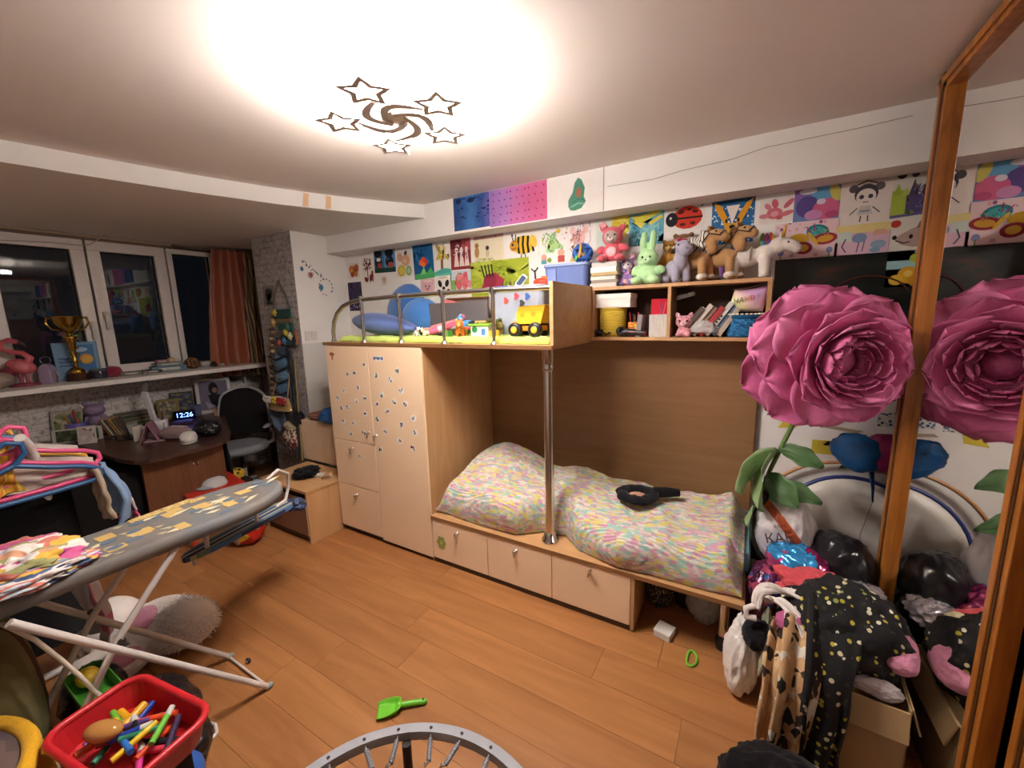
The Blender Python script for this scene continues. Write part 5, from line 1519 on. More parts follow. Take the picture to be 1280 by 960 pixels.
RINGS = [(7, .02, -.13, -10, .335, .34, .25, .5), (7, .03, -.10, 4, .325, .33, .30, .6), (7, .04, -.065, 17, .285, .29, .40, .7), (7, .05, -.03, 31, .245, .25, .5, .7), (7, .075, -.005, 44, .20, .22, .6, .6),
         (8, .105, .03, 55, .15, .15, .6, .4), (9, .115, .055, 66, .115, .10, .6, -.2), (10, .105, .06, 76, .10, .075, .6, -.3), (9, .09, .06, 84, .085, .065, .5, -.4), (8, .072, .055, 92, .065, .055, .4, -.4)]
for ri, (n, r0, z0, tau, Lp, Wp, cup, curl) in enumerate(RINGS):
    protos = [petal_mesh(Lp * s, Wp * s, cup, curl, ri * 3 + k, PINK[(ri + k) % 3]) for k, s in enumerate((1, .94))]
    for k in range(n):
        ang = 360 * k / n + ri * 23 + q.uniform(-7, 7)
        o = protos[k % 2]
        if k > 1:
            o2 = o.copy()
            col.objects.link(o2)
            o = o2
        o.matrix_local = F @ place(0, 0, 0, 0, 0, ang) @ place(r0, 0, z0, q.uniform(-5, 5), -tau + q.uniform(-6, 6), 0)
G().ell((0, 0, .0), (.06, .06, .05), PINK[0], T=F).build('flower_heart', fl_)
STEM = M('satin', '5f7a3c')
def rel(x, y, z):
    return (x - .345, y - 2.30, z - 1.445)
G().tube([rel(.33, 2.40, 1.42), rel(.27, 2.44, 1.25), rel(.20, 2.42, 1.10), rel(.12, 2.41, .85), rel(.075, 2.41, .62), rel(.06, 2.42, .35), rel(.06, 2.42, .02)], [.012, .012, .011, .010, .010, .010, .010], STEM, 10).build('stem', fl_)
LEAF = wood('leaf_green', '7d9c68', '9dba86', 0, .8, .5, bmp=.02)
LEAFD = wood('leaf_dark_green', '3f5f38', '587a4a', 0, .8, .5, bmp=.02)
def leaf(base, yaw, pitch, roll, Ln, Wn, mat):
    g = G()
    def fn(u, v):
        a = 2 * u - 1
        w = Wn * math.sin(PI * min(1, v * .93 + .05)) ** .75 * (1 + .12 * math.sin(v * 13))
        return (Ln * v, a * w / 2, .12 * Ln * math.sin(v * 2.4) - .10 * Ln * v * v + .07 * Ln * a * a - .02 * Ln * math.sin(v * 9 + a * 2))
    g.grid(fn, 8, 12, mat)
    g.tube([(Ln * v, 0, .12 * Ln * math.sin(v * 2.4) - .10 * Ln * v * v + .001) for v in (0, .2, .4, .6, .8, .97)], [.004, .004, .0035, .003, .002, .001], mat, 6)
    o = g.build('leaf', fl_)
    o.matrix_local = Matrix.Translation(rel(*base)) @ euler(0, 0, yaw) @ euler(0, pitch, 0) @ euler(roll, 0, 0)
    md = o.modifiers.new('t', 'SOLIDIFY')
    md.thickness = .0015
leaf((.155, 2.40, .965), 215, 48, 62, .30, .21, LEAF)
leaf((.125, 2.39, .95), 258, 60, 70, .30, .20, LEAF)
leaf((.115, 2.38, .84), 318, 32, 60, .20, .13, LEAFD)
leaf((.11, 2.38, .80), 345, 12, 50, .24, .10, LEAFD)
leaf((.15, 2.41, .98), 350, 20, 50, .20, .10, LEAFD)
leaf((.08, 2.40, .66), 250, 40, 60, .14, .09, LEAF)

# ------------------------------------------------ heap in the corner by the mirror
tub = thing('white_basin', 'white round basin with a dark blue rim leaning upright behind the black bag', 'basin', (.50, 2.66, .46))
T = place(0, 0, 0, 78, 0, 0)
G().lathe([(0, .03), (.24, .035), (.295, .02), (.315, 0)], M('plastic', 'd6d0c8'), 48, T, caps=False).build('basin_body', tub)
G().tube([T @ Vector((.318 * math.cos(a), .318 * math.sin(a), 0)) for a in [2 * PI * i / 48 for i in range(48)]], .011, M('plastic', '2e3a78'), 8, closed=True).build('rim', tub)
tub.location = (.52, 2.655, .46)
hp = G().tube([(.50 + .415 * math.cos(R(a)), 2.75, .425 + .415 * math.sin(R(a))) for a in range(0, 360, 6)], .010, M('plastic', 'c08a5c'), 8, closed=True)
tag(hp.build('hula_hoop'), 'thin tan hoop standing against the wall behind the white basin', 'hoop')
cs = thing('black_hard_case', 'black rounded case edge standing by the end of the bed', 'case', (.115, 2.46, .33))
G().prism(rrect(.16, .42, .05), -.03, .03, M('satin', '211d1c'), place(0, 0, .21, 90, 0, 70)).build('case_body', cs, bevel=.01)
G().tube([Vector((x * .98, -.0, z + .21)) for x, z in [(p[0] * .35, p[1]) for p in rrect(.16, .42, .05)]], .004, M('metal', '8a8078'), 6, closed=True).build('zip_edge', cs)
def lump(name, label, c, r, mat, seed, amp=.22, freq=3.2, cat='bag', flat=.9, rot=(0, 0, 0), n=72, k=44, fn=None):
    o = heap((0, 0, 0), r, mat, seed, amp, freq, n, k, flat=flat, fn=fn).build(name)
    o.matrix_local = place(*c, *rot)
    return tag(o, label, cat)
BLK = M('bag', '17151a')
MAR = M('bag', '5a1f3c')
lump('maroon_bag', 'shiny maroon bag low in the corner pile beside the bed end', (.155, 2.22, .21), (.12, .12, .235), MAR, 3, .2)
lump('dark_bag', 'dark charcoal bag underneath the puffy black one', (.42, 2.44, .16), (.17, .14, .18), M('bag', '232026'), 8, .2)
lump('puffy_black_bag', 'puffy black drawstring bag lying highest in the corner pile', (.425, 2.32, .475), (.115, .15, .145), BLK, 5, .16, 2.6, rot=(0, 0, 20))
tw = G()
for k in range(9):
    a = 2 * PI * k / 9
    tw.tube([(.425 + .015 * math.cos(a), 2.165 + .0, .49 + .015 * math.sin(a)), (.425 + .06 * math.cos(a), 2.19, .49 + .06 * math.sin(a)), (.425 + .095 * math.cos(a), 2.25, .485 + .1 * math.sin(a))], [.007, .010, .004], BLK, 6)
pb_ = bpy.data.objects['puffy_black_bag']
WBM, nt, b = base_mat('white_orange_bag')
b.inputs['Roughness'].default_value = .3
v = mapped(nt, (1, 1, 1), (0, R(35), 0))
sx = node(nt, 'ShaderNodeSeparateXYZ')
nt.links.new(v, sx.inputs[0])
rp = ramp(nt, ['b8b4be', 'd3cdd2', 'b9552e', 'd8d2d2', 'dcd6d8'], sx.outputs[0], True, [0, .1, .44, .54, .7])
mr = node(nt, 'ShaderNodeMapRange')
mr.inputs[1].default_value = -.2
mr.inputs[2].default_value = .2
nt.links.new(sx.outputs[0], mr.inputs[0])
nt.links.new(mr.outputs[0], rp.inputs[0])
nt.links.new(rp.outputs[0], b.inputs['Base Color'])
o = lump('white_sack', 'white and orange printed sack with brown lettering under the green leaves', (.20, 2.37, .575), (.115, .10, .165), WBM, 12, .22, 2.6, rot=(-12, 0, 12), fn=lambda p: Vector((p.x * (1.08 - 1.5 * max(0, p.z)), p.y * (1.08 - 1.5 * max(0, p.z)), p.z * 1.12)))
letters('КАБ', .062, M('paper', '5a3a30'), place(-.052, -.118, -.03, 84, -14, -16), o, 'lettering', .004)
letters('хлеб', .026, M('paper', '8a4a34'), place(-.05, -.118, .03, 84, -14, -16), o, 'lettering', .004)
CANDY = patch('candy_foil', ['3a9ad8', '3a9ad8', 'b8347c', '8c2458', 'cf5a8c', '2a78b8'], 5.5, (1, 1, 1), .16, .1, .05, metal=.35)
lump('candy_foil_bag', 'blue and magenta foil packaging bag wedged below the white sack', (.265, 2.22, .44), (.14, .11, .11), CANDY, 9, .28, 3.8, rot=(0, 22, -20))
lump('purple_foil_bag', 'dark purple sparkling foil bag at the corner of the bed', (.13, 2.08, .40), (.075, .08, .09), patch('purple_sparkle', ['5a2048', '6a2a58', '44183a', '3f5fa0', 'b04a6a'], 40, (1, 1, 1), .25, .2, metal=.3), 15, .22)
BALM = patch('balloon_foil', ['1d4f86', '1d4f86', '7a1d50', '1a4576', '8a2258'], 7, (1, 1, 1.4), .2, .05, .05, metal=.3)
bal = thing('foil_balloon', 'half deflated blue and crimson foil balloon hanging under the flower', 'balloon', (.545, 2.54, .965))
heap((-.06, 0, 0), (.105, .04, .085), M('bag', '2a6cae'), 6, .22, 2.6, 32, 20, None, 2, rot=(0, 35, 0)).build('blue_lobe', bal)
heap((.05, .02, .0), (.10, .04, .095), M('bag', '9a2c64'), 7, .2, 2.6, 32, 20, None, 2, rot=(0, -20, 0)).build('crimson_lobe', bal)
G().tube([(.0, .0, -.07), (.02, .02, -.18), (.03, .04, -.26)], [.012, .007, .004], M('foil', '1f4a80'), 8).build('neck', bal)
G().tube([(.03, .04, -.26), (.0, .05, -.45), (.01, .05, -.93)], .0015, M('satin', '6a6a70'), 5).build('ribbon', bal)
CORAL = M('fabric', 'd0525a')
lump('coral_shirt', 'coral red crumpled shirt on the clothes pile in the carton', (.32, 2.02, .475), (.155, .10, .055), CORAL, 4, .42, 4.6, 'clothes', .6, (8, 6, -14))
SIL = M('foil', 'b0aab0')
lump('silver_sheet', 'crumpled silver and white wrapping beside the mirror frame', (.475, 2.12, .44), (.075, .09, .05), SIL, 17, .4, 4, 'wrapping', .7)

# carton of clothes
CARTON = plaster('carton_board', 'a98a62', .07, 6, .8, .03)
bx_ = thing('clothes_carton', 'open cardboard box overflowing with clothes before the mirror', 'box', (.34, 1.86, 0), -3)
w2, d2_, hb = .205, .20, .34
g = G().span((-w2, -d2_, 0), (w2, d2_, .006), CARTON)
for a, c in (((-w2, -d2_, 0), (w2, -d2_ + .005, hb)), ((-w2, d2_ - .005, 0), (w2, d2_, hb)), ((-w2, -d2_, 0), (-w2 + .005, d2_, hb)), ((w2 - .005, -d2_, 0), (w2, d2_, hb + .01))):
    g.span(a, c, CARTON)
g.build('box_walls', bx_)
G().box((.0, -d2_ - .018, hb - .045), (2 * w2 - .01, .005, .10), CARTON, rx=-14).build('flap', bx_)
G().box((w2 + .016, 0, hb - .03), (.005, 2 * d2_ - .01, .09), CARTON, ry=-16).build('flap', bx_)
G().box((-w2 - .014, 0, hb - .04), (.005, 2 * d2_ - .02, .10), M('matte', '9a9a82'), ry=12).build('flap', bx_)
FLOR = spots('black_floral_cloth', '151316', ['b8ab3a', '8f9a4a', 'd8d2b8', '1a181a', '1a181a', '2a2a20', '1c1a1c', 'cfc39a'], 42, .34)
lump('black_floral_dress', 'black dress with yellow moon and star print heaped in the carton', (.37, 1.86, .45), (.185, .19, .16), FLOR, 21, .22, 3.6, 'clothes', .85)
def strip(name, label, path, width, mat, seed, cat='clothes', folds=3, thick=.010, amp=.02):
    """cloth hanging over an edge along a path of points"""
    pts = [Vector(p) for p in path]
    g = G()
    n = len(pts)
    def at(v):
        f = v * (n - 1)
        i = min(n - 2, int(f))
        t = f - i
        p0, p1, p2, p3 = pts[max(i - 1, 0)], pts[i], pts[i + 1], pts[min(i + 2, n - 1)]
        return .5 * ((2 * p1) + (p2 - p0) * t + (2 * p0 - 5 * p1 + 4 * p2 - p3) * t * t + (3 * p1 - p0 - 3 * p2 + p3) * t ** 3)
    def fn(u, v):
        p = at(v)
        t = (at(min(1, v + .02)) - at(max(0, v - .02))).normalized()
        side = Vector((1, .12, 0))
        side = (side - t * side.dot(t)).normalized()
        nn = side.cross(t)
        a = 2 * u - 1
        w = width[0] + (width[1] - width[0]) * v
        off = amp * math.sin(a * PI * folds + seed + 1.5 * v) * (.3 + v) + .012 * noise.noise((a * 2, v * 5, seed)) - .35 * w * a * a * .5
        return p + side * a * w / 2 * (1 + .12 * noise.noise((v * 4, seed, 0))) + nn * off
    g.grid(fn, 26, 44, mat)
    o = g.build(name, thick=thick)
    return tag(o, label, cat)
strip('black_floral_leggings', 'black printed leggings leg hanging down the front of the carton', [(.33, 1.80, .565), (.315, 1.68, .50), (.30, 1.615, .40), (.295, 1.60, .25), (.29, 1.60, .10), (.30, 1.60, .045)], (.16, .105), FLOR, 3, folds=1.4, amp=.016, thick=.02)
BGE = patch('beige_lined_print', ['c9a478', 'd0ac80', 'b98f64', 'dcd4c8', 'c39c70', '2c2622', 'cfa87c', 'c9a478', 'd4b488', '3a302a'], 40, (1, 1, .55), .9, .1, .05)
strip('beige_print_trousers', 'beige trousers with black and white line print hanging over the carton corner', [(.235, 1.74, .50), (.225, 1.66, .455), (.215, 1.605, .36), (.205, 1.59, .22), (.195, 1.585, .10), (.19, 1.585, .03)], (.13, .12), BGE, 8, folds=1.6, amp=.018, thick=.016)
strip('tan_trousers_leg', 'second tan printed leg hanging at the far left of the carton', [(.17, 1.76, .455), (.155, 1.69, .42), (.145, 1.63, .34), (.14, 1.60, .20), (.14, 1.60, .06)], (.07, .075), BGE, 14, folds=1.2, amp=.012, thick=.014)
WHT = M('fabric', 'ddd4cf')
for k, (pts, lab) in enumerate((([(.12, 1.86, .47), (.15, 1.80, .525), (.22, 1.73, .50), (.255, 1.68, .44)], 'white bra strap loop reaching over the carton towards the front'), ([(.08, 1.80, .46), (.10, 1.84, .52), (.18, 1.84, .545), (.27, 1.80, .535), (.30, 1.72, .48)], 'white twisted garment strap arching highest over the carton'))):
    o = strip('white_strap', lab, pts, (.035, .045), WHT, 5 + k, folds=1, amp=.006, thick=.012)
G_ = G().tube([(.075, 1.80, .47), (.045, 1.79, .455), (.05, 1.78, .425), (.085, 1.78, .43)], [.012, .013, .013, .012], WHT, 10)
tag(G_.build('white_cuff'), 'white curled cuff sticking out left above the carton', 'clothes')
lump('pink_knot_top', 'two rounded pink sleeves at the carton edge touching the mirror', (.515, 1.80, .46), (.06, .10, .06), M('fabric', 'd08aa6'), 24, .14, 2.4, 'clothes', .9)
lump('pink_purse', 'small pink cloth piece between the white straps', (.20, 1.75, .475), (.05, .045, .04), M('fabric', 'b8608c'), 26, .25, 3, 'clothes')
lump('cream_sock', 'cream rounded sock on the black dress near the mirror stile', (.465, 1.95, .53), (.04, .05, .035), M('fabric', 'cfc49a'), 27, .12, 3, 'clothes')
lump('white_sock', 'small white sock lying on the black dress in the carton', (.335, 1.69, .47), (.024, .03, .045), M('fabric', 'dcd8d6'), 28, .2, 3, 'clothes')
lump('grey_lining_shirt', 'pale grey shirt hem over the inner front edge of the carton', (.45, 1.69, .365), (.065, .03, .03), M('fabric', 'b9aeb0'), 29, .3, 3, 'clothes')
lump('white_cloth_bundle', 'white cloth bundle bulging out left of the carton', (.045, 1.86, .165), (.062, .085, .17), M('fabric', 'dcd6d2'), 31, .26, 3.4, 'clothes')
lump('black_cloth', 'black cloth tucked between the white bundle and the carton', (.095, 1.82, .33), (.055, .07, .055), M('fabric', '17141a'), 33, .2, 3, 'clothes')
lump('black_front_bag', 'black cloth bag in the very front by the lower edge of the carton', (.19, 1.36, .10), (.20, .13, .13), M('fabric', '151214'), 35, .22, 3, 'bag', .8)
# things under the bed
LEO = spots('leopard_cloth', '2a2422', ['8a7a62', 'a8987c', '6a5c4a'], 70, .36)
lump('leopard_bag', 'dark leopard print bag under the open end of the bed', (-.375, 2.27, .125), (.075, .10, .13), LEO, 41, .2)
lump('black_under_bag', 'plain black bag between the leopard bag and the clear bag', (-.245, 2.34, .13), (.06, .10, .14), M('bag', '181619'), 42, .2)
o = lump('clear_film_bag', 'thin translucent plastic bag under the bed beside its chrome leg', (-.135, 2.24, .145), (.085, .07, .15), glass_mat('film', 'd8d4d0', .3, 1.2, .45), 43, .3, 4)
lump('maroon_under_bag', 'maroon bag in the dark below the bed end', (.02, 2.42, .12), (.07, .12, .13), MAR, 45, .2)
wb_ = thing('white_box_floor', 'small white cardboard box on the floor before the leopard bag', 'box', (-.305, 2.035, 0), -12)
G().box((0, 0, .018), (.085, .085, .036), M('paper', 'd6d0c8')).build('box_body', wb_, bevel=.002)
G().box((0, 0, .032), (.087, .087, .010), M('paper', 'dfdad4')).build('lid', wb_, bevel=.002)
gr = G().tube([(-.165 + .022 * math.cos(a) * (1 + .3 * math.cos(a)), 1.93 + .05 * math.sin(a), .007) for a in [2 * PI * i / 20 for i in range(20)]], .006, M('plastic', '7cc43a'), 8, closed=True)
tag(gr.build('green_ring'), 'small lime green plastic loop lying on the floor', 'toy')

# black garment on the bed
KN = M('fabric', '17151a')
lp = G()
def ring(u, v):
    a, t = 2 * PI * u, 2 * PI * v
    rr_ = .075 + .008 * noise.noise((math.cos(a) * 2, math.sin(a) * 2, 1))
    tb = .036 + .010 * noise.noise((math.cos(a) * 3, math.sin(a) * 3, 4 + math.cos(t)))
    return ((rr_ * 1.15 + tb * math.cos(t)) * math.cos(a), (rr_ + tb * math.cos(t)) * math.sin(a) * 1.1, .022 + tb * .62 * math.sin(t) + .008 * noise.noise((a * 2, t, 7)))
lp.grid(ring, 40, 14, KN)
bg_ = thing('black_headband', 'black knitted garment looped around a skin pink patch on the blanket', 'clothes', (-.53, 2.32, .60), 12)
lp.build('loop', bg_)
G().tube([(.09, .05, .022), (.17, .06, .028), (.235, .075, .026)], [.032, .03, .022], KN, 12).build('tie_end', bg_)
G().ell((0, 0, .004), (.062, .062, .022), M('fabric', 'cf9a80')).build('lining', bg_)

# small floor items in front
sc = thing('green_scoop', 'lime green toy scoop lying on the floor before the trampoline', 'toy', (-1.225, 1.055, 0), 42)
GRN = M('plastic', '6cc22e')
g = G()
def scoop(u, v):
    a = 2 * u - 1
    x = -.10 + .10 * v
    w = .047 * (math.sqrt(max(0, 1 - ((v - .45) / .62) ** 2)) * .55 + .45 * (1 - v * .5))
    edge = min(1, (1 - abs(a)) / .25)
    back = min(1, (1 - v) / .22)
    return (x, a * w, .004 + .030 * (1 - min(edge, back)) * (.35 + .65 * v))
g.grid(scoop, 16, 14, GRN)
g.build('blade', sc, thick=.003)
g = G().tube([(-.012, 0, .020), (.02, 0, .018), (.10, 0, .012)], [.011, .012, .012], GRN, 12)
g.ell((.10, 0, .012), .012, GRN, n=12, k=8)
g.build('handle', sc)
G().lathe([(.005, 0), (.005, .003), (0, .003)], M('plastic', '26401a'), 12, place(.094, 0, .022)).build('hang_hole', sc)
RBm = M('plastic', '1a1818')
hb_ = thing('dark_bead', 'small dark round bead on the floor near the ironing board foot', 'bead', (-2.08, .86, .0))
G().ell((0, 0, .012), (.016, .011, .012), RBm).build('bead_body', hb_)
G().ell((.006, -.009, .014), (.004, .003, .007), M('plastic', 'd8d4d0'), n=8, k=6).build('shine_dot', hb_)

# mini trampoline
tp = thing('mini_trampoline', 'round mini trampoline with silver rim and exposed springs', 'trampoline', (-.70, .475, 0))
RIMM = M('satin', '9d9fa6')
RT, ZTp = .485, .215
g = G()
prof = [(RT - .02, .018), (RT + .012, .020), (RT + .016, .014), (RT + .016, -.018), (RT + .012, -.020), (RT - .018, -.020), (RT - .02, -.016), (RT - .02, .018)]
g.lathe([(r, z) for r, z in prof][::-1], RIMM, 72, place(0, 0, ZTp), caps=False)
g.build('rim', tp, bevel=.004)
NS = 26
FABR = M('fabric', '1b1a1c')
for k in range(NS):
    a = 2 * PI * (k + .35) / NS
    b_ = a + (.055 if k % 2 else -.055)
    c0 = Vector((math.cos(a) * (RT - .012), math.sin(a) * (RT - .012), ZTp + .004))
    c1 = Vector((math.cos(b_) * (RT - .115), math.sin(b_) * (RT - .115), ZTp - .004))
    d = c1 - c0
    u = d.normalized().cross(Vector((0, 0, 1))).normalized()
    w = u.cross(d.normalized())
    s0, s1 = c0 + d * .2, c0 + d * .85
    g = G().tube([s0 + (s1 - s0) * (i / 60) + (u * math.cos(i * 2 * PI / 5) + w * math.sin(i * 2 * PI / 5)) * .0075 for i in range(61)], .0022, RIMM, 5)
    g.tube([s0, s1], .006, M('metal', '77777c'), 8)
    g.tube([c0 + Vector((0, 0, .016)), c0 + Vector((0, 0, .004)), s0], .003, RIMM, 6)
    g.tube([s1, c1 + u * .012, c1 + u * .014 - d.normalized() * .012], .003, RIMM, 6)
    g.build('spring', tp)
    G().tube([c0 * 1 + Vector((math.cos(a) * .006, math.sin(a) * .006, .014)), c0 + Vector((math.cos(a) * .006, math.sin(a) * .006, .0165))], .006, RBm, 8).build('hook_hole', tp)
    if k % 2 == 0:
        T = place(math.cos(a) * (RT - .13), math.sin(a) * (RT - .13), ZTp - .006, 0, 0, math.degrees(a))
        G().box((-.03, 0, 0), (.07, .034, .004), FABR, T).build('strap', tp)
G().lathe([(0, 0), (RT - .185, 0), (RT - .185, .004), (0, .004)], FABR, 64, place(0, 0, ZTp - .012)).build('jump_mat', tp)
for k in range(6):
    a = 2 * PI * (k + .1) / 6
    G().tube([(math.cos(a) * (RT - .03), math.sin(a) * (RT - .03), 0), (math.cos(a) * (RT - .03), math.sin(a) * (RT - .03), ZTp - .015)], .016, M('satin', '1f1d1f'), 12).build('leg', tp)
# ------------------------------------------------ desk corner
DESKW = wood('dark_desk_top', '3d2620', '4c3129', 0, 1.2, .35)
DESKP = wood('brown_desk_panel', '5c3722', '74492f', 2, 1.2, .42)
dk_ = thing('corner_desk', 'dark brown desk with rounded corner under the window sill', 'desk', (-4.2, 1.5, 0))
poly = [(-4.99, .955), (-4.10, .955), (-3.78, .965), (-3.62, 1.0), (-3.555, 1.06), (-3.54, 1.14), (-3.54, 1.43), (-3.56, 1.52), (-3.62, 1.60), (-3.80, 1.70), (-4.3, 1.90), (-4.99, 2.20)]
T = Matrix.Translation((4.2, -1.5, 0))
G().prism(poly, .732, .760, DESKW, T).build('desk_top', dk_, bevel=.004)
G().span((.50, -.45, 0), (.524, .07, .732), DESKP).build('end_panel', dk_, bevel=.002)
G().span((-.78, -.50, 0), (.45, -.48, .30), M('matte', '241812')).build('back_rail', dk_)
G().span((-.775, .3, 0), (-.755, .6, .732), DESKP).build('side_panel', dk_)
hk = G().tube([(.526, -.15, .63), (.54, -.15, .615), (.54, -.15, .60), (.532, -.15, .592)], .004, CHROME, 6).tube([(.526, -.12, .63), (.54, -.12, .615), (.54, -.12, .60), (.532, -.12, .592)], .004, CHROME, 6)
hk.build('hook', dk_)
G().span((.47, -.455, .70), (.50, .08, .732), M('satin', '3a251c')).build('rail', dk_)
DZ = .761
sk = G().span((-4.93, .60, .002), (-3.76, 1.30, .66), M('matte', '0e0c0d'))  # added solid block, blackens the shaded space under the desk
tag(sk.build('black_chest', bevel=.01), 'added black block filling the shaded space under the desk', 'chest')
def onD(x, y, k=1.022):
    return (x * k, y * k)
# objects on the desk
pcup = thing('violet_pen_cup', 'violet plastic pen cup with scissors and pens on the desk beside the purple bear', 'pen cup', (-4.87, 1.03, DZ))
G().lathe([(0, 0), (.062, 0), (.066, .004), (.068, .125), (.064, .127), (.06, .012), (0, .01)], M('plastic', '6a60a8'), 28).build('cup', pcup)
q = random.Random(4)
for k, c in enumerate(('c84a50', '1e1c1e', '3a6a4a', '1e1c1e', 'c8863a', '4a4a8a')):
    a = k * 1.1
    G().tube([(.03 * math.cos(a), .03 * math.sin(a), .02), (.055 * math.cos(a), .055 * math.sin(a), .17 + .02 * (k % 3))], .006, M('plastic', c), 6).build('pen', pcup)
g = G().tube([(.03 + .02 * math.cos(t), -.01, .205 + .03 * math.sin(t)) for t in [2 * PI * i / 14 for i in range(14)]], .005, M('plastic', 'c0404a'), 6, closed=True)
g.tube([(.03, -.01, .175), (.01, -.01, .05)], .006, M('metal', 'a0a0a0'), 6)
g.build('scissors', pcup)
def figure_bear(loc, rz):
    t = thing('purple_bear_figure', 'glossy purple bear shaped figure standing on the desk', 'figurine', loc, rz)
    m = M('satin', '84708e')
    g = G()
    for b in (((0, 0, .115), (.055, .042, .062)), ((0, 0, .215), (.072, .058, .056)), ((-.058, 0, .272), (.022, .014, .024)), ((.058, 0, .272), (.022, .014, .024))):
        g.ell(b[0], b[1], m)
    limb(g, [(-.03, 0, .08), (-.036, -.004, .025)], [.03, .03], m)
    limb(g, [(.03, 0, .08), (.036, -.004, .025)], [.03, .03], m)
    limb(g, [(-.055, 0, .15), (-.092, -.01, .09)], [.022, .02], m)
    limb(g, [(.055, 0, .15), (.092, -.01, .09)], [.022, .02], m)
    g.build('body', t, remesh=.006)
    G().ell((0, -.05, .2), (.026, .016, .018), m).build('muzzle', t)
    G().ell((-.036, -.03, .018), (.024, .02, .018), M('satin', 'a89ab0')).build('foot_cap', t)
    G().ell((.036, -.03, .018), (.024, .02, .018), M('satin', 'a89ab0')).build('foot_cap', t)
figure_bear((-4.82, 1.14, DZ), 50)
MAG = ['6a7a4a', '3a4a34', '8a8458', '4a5a5a', '7a6a4a', '36422e', 'a09a78', '5a4a3a']
z = DZ
for i in range(8):
    th = (.012, .02, .014, .018, .012, .022, .014, .012)[i]
    book('magazine', ['lowest olive magazine', 'dark green book second from the bottom', 'khaki magazine third from the bottom', 'grey green magazine fourth from the bottom', 'tan magazine in the upper half', 'blackish green thick book', 'pale khaki magazine near the top', 'topmost brown magazine'][i] + ' of the pile at the back of the desk', MAG[i], (-4.93 + .012 * (i % 3), 1.26 + .014 * ((i * 2) % 3), z), (.30, .24, th), 78 + 5 * ((i * 3) % 4), group='magazines piled on the desk', page='c9c2a8')
    z += th + .0005
fb = thing('leaning_magazines', 'row of thin magazines leaning in a rack at the desk front', 'magazine rack', (-4.60, 1.20, DZ), 50)
for k, c in enumerate(('8a5a3a', 'c0b8a8', '4a5a4a', 'b86a4a', '9a9a5a', '5a4a3a')):
    G().box((-.05 + .018 * k, 0, .082), (.008, .12, .16), M('satin', c), ry=-24).build('magazine', fb)
G().box((.0, 0, .012), (.17, .125, .012), M('satin', '4a3a30')).build('rack_base', fb)
gv = thing('grey_cube_clock', 'small grey upright block leaning beside the magazine rack', 'desk item', (-4.50, 1.28, DZ), 40)
G().box((0, 0, .055), (.06, .05, .105), M('satin', '8a8a88'), ry=-12).build('block', gv, bevel=.006)
G().box((0, -.028, .058), (.045, .003, .07), M('satin', 'b4b0a8'), ry=-12).build('front_plate', gv)
phn = G().prism(rrect(.16, .08, .014), 0, .010, M('gloss', '17181a'))
o = tag(phn.build('black_phone', bevel=.002), 'black phone lying flat on the desk before the magazine rack', 'phone')
o.matrix_local = place(-4.42, 1.17, DZ + .001, 0, 0, 15)
ps = thing('pink_tablet_stand', 'dusty pink folded tablet stand in the middle of the desk', 'stand', (-4.15, 1.28, DZ), 60)
PNK = M('satin', '9a6a74')
g = G().box((-.03, 0, .075), (.006, .17, .16), PNK, ry=20).box((.03, 0, .075), (.006, .17, .16), PNK, ry=-20)
g.build('panels', ps)
G().box((.03, 0, .003), (.13, .17, .005), M('satin', 'b08a90')).build('base', ps)
G().box((-.09, .05, .06), (.05, .07, .12), M('plastic', 'c9c0b4')).build('holder', ps, bevel=.004)
wc = thing('white_mug', 'white mug holding brushes behind the pink tablet stand', 'mug', (-4.38, 1.43, DZ))
G().lathe([(0, 0), (.045, 0), (.052, .11), (.048, .112), (.042, .01), (0, .008)], M('plastic', 'c9c6ce'), 24).build('cup', wc)
G().tube([(.048, 0, .09), (.082, 0, .08), (.08, 0, .04), (.045, 0, .03)], .007, M('plastic', 'c9c6ce'), 8).build('handle', wc)
for k, c in enumerate(('c9a27a', '4a4a4a', 'b8b0a8', '8a5a4a')):
    G().tube([(.01 * k - .015, .01, .03), (.022 * k - .03, .02, .17 + .01 * k)], .005, M('plastic', c), 6).build('brush', wc)
dl2 = thing('white_desk_lamp', 'slim white folding desk lamp with a grey head on the desk', 'desk lamp', (-4.62, 1.45, DZ), -60)
WPL = M('plastic', 'd9d6d4')
G().box((0, 0, .012), (.12, .16, .024), WPL).build('base', dl2, bevel=.008)
G().box((.0, .0, .175), (.022, .046, .33), WPL, rx=10).build('stem', dl2, bevel=.004)
G().box((.0, .0, .425), (.02, .044, .19), M('satin', '85807c'), rx=-16).build('lamp_arm', dl2, bevel=.004)
pf_ = thing('gilt_photo_frame', 'small picture frame with yellow green edge beside the alarm clock', 'photo frame', (-4.86, 1.66, DZ), 62)
G().box((0, 0, .105), (.17, .012, .20), M('satin', '7a6c3a'), rx=-10).build('frame', pf_, bevel=.003)
G().box((0, -.010, .105), (.12, .003, .15), patch('old_photo', ['8a8a6a', '6a6a50', 'a89a78', '5a5048'], 40, rough=.4), rx=-10).build('photo', pf_)
pd = thing('dark_picture', 'dark small picture standing behind the digital clock', 'picture', (-4.90, 1.79, DZ), 62)
G().box((0, 0, .125), (.18, .012, .25), M('satin', '2c2a30'), rx=-8).build('frame', pd, bevel=.003)
G().box((0, -.009, .125), (.16, .002, .225), patch('night_print', ['2c3448', '3a4a5a', '7a7448', '222838', '4a5468'], 26, (1, 1, 2.5), .4), rx=-8).build('print', pd)
ck_ = thing('digital_clock', 'black digital clock with blue digits reading 12:26', 'clock', (-4.74, 1.74, DZ), 62)
G().box((0, 0, .045), (.17, .05, .09), M('gloss', '0c0c12')).build('clock_body', ck_, bevel=.004)
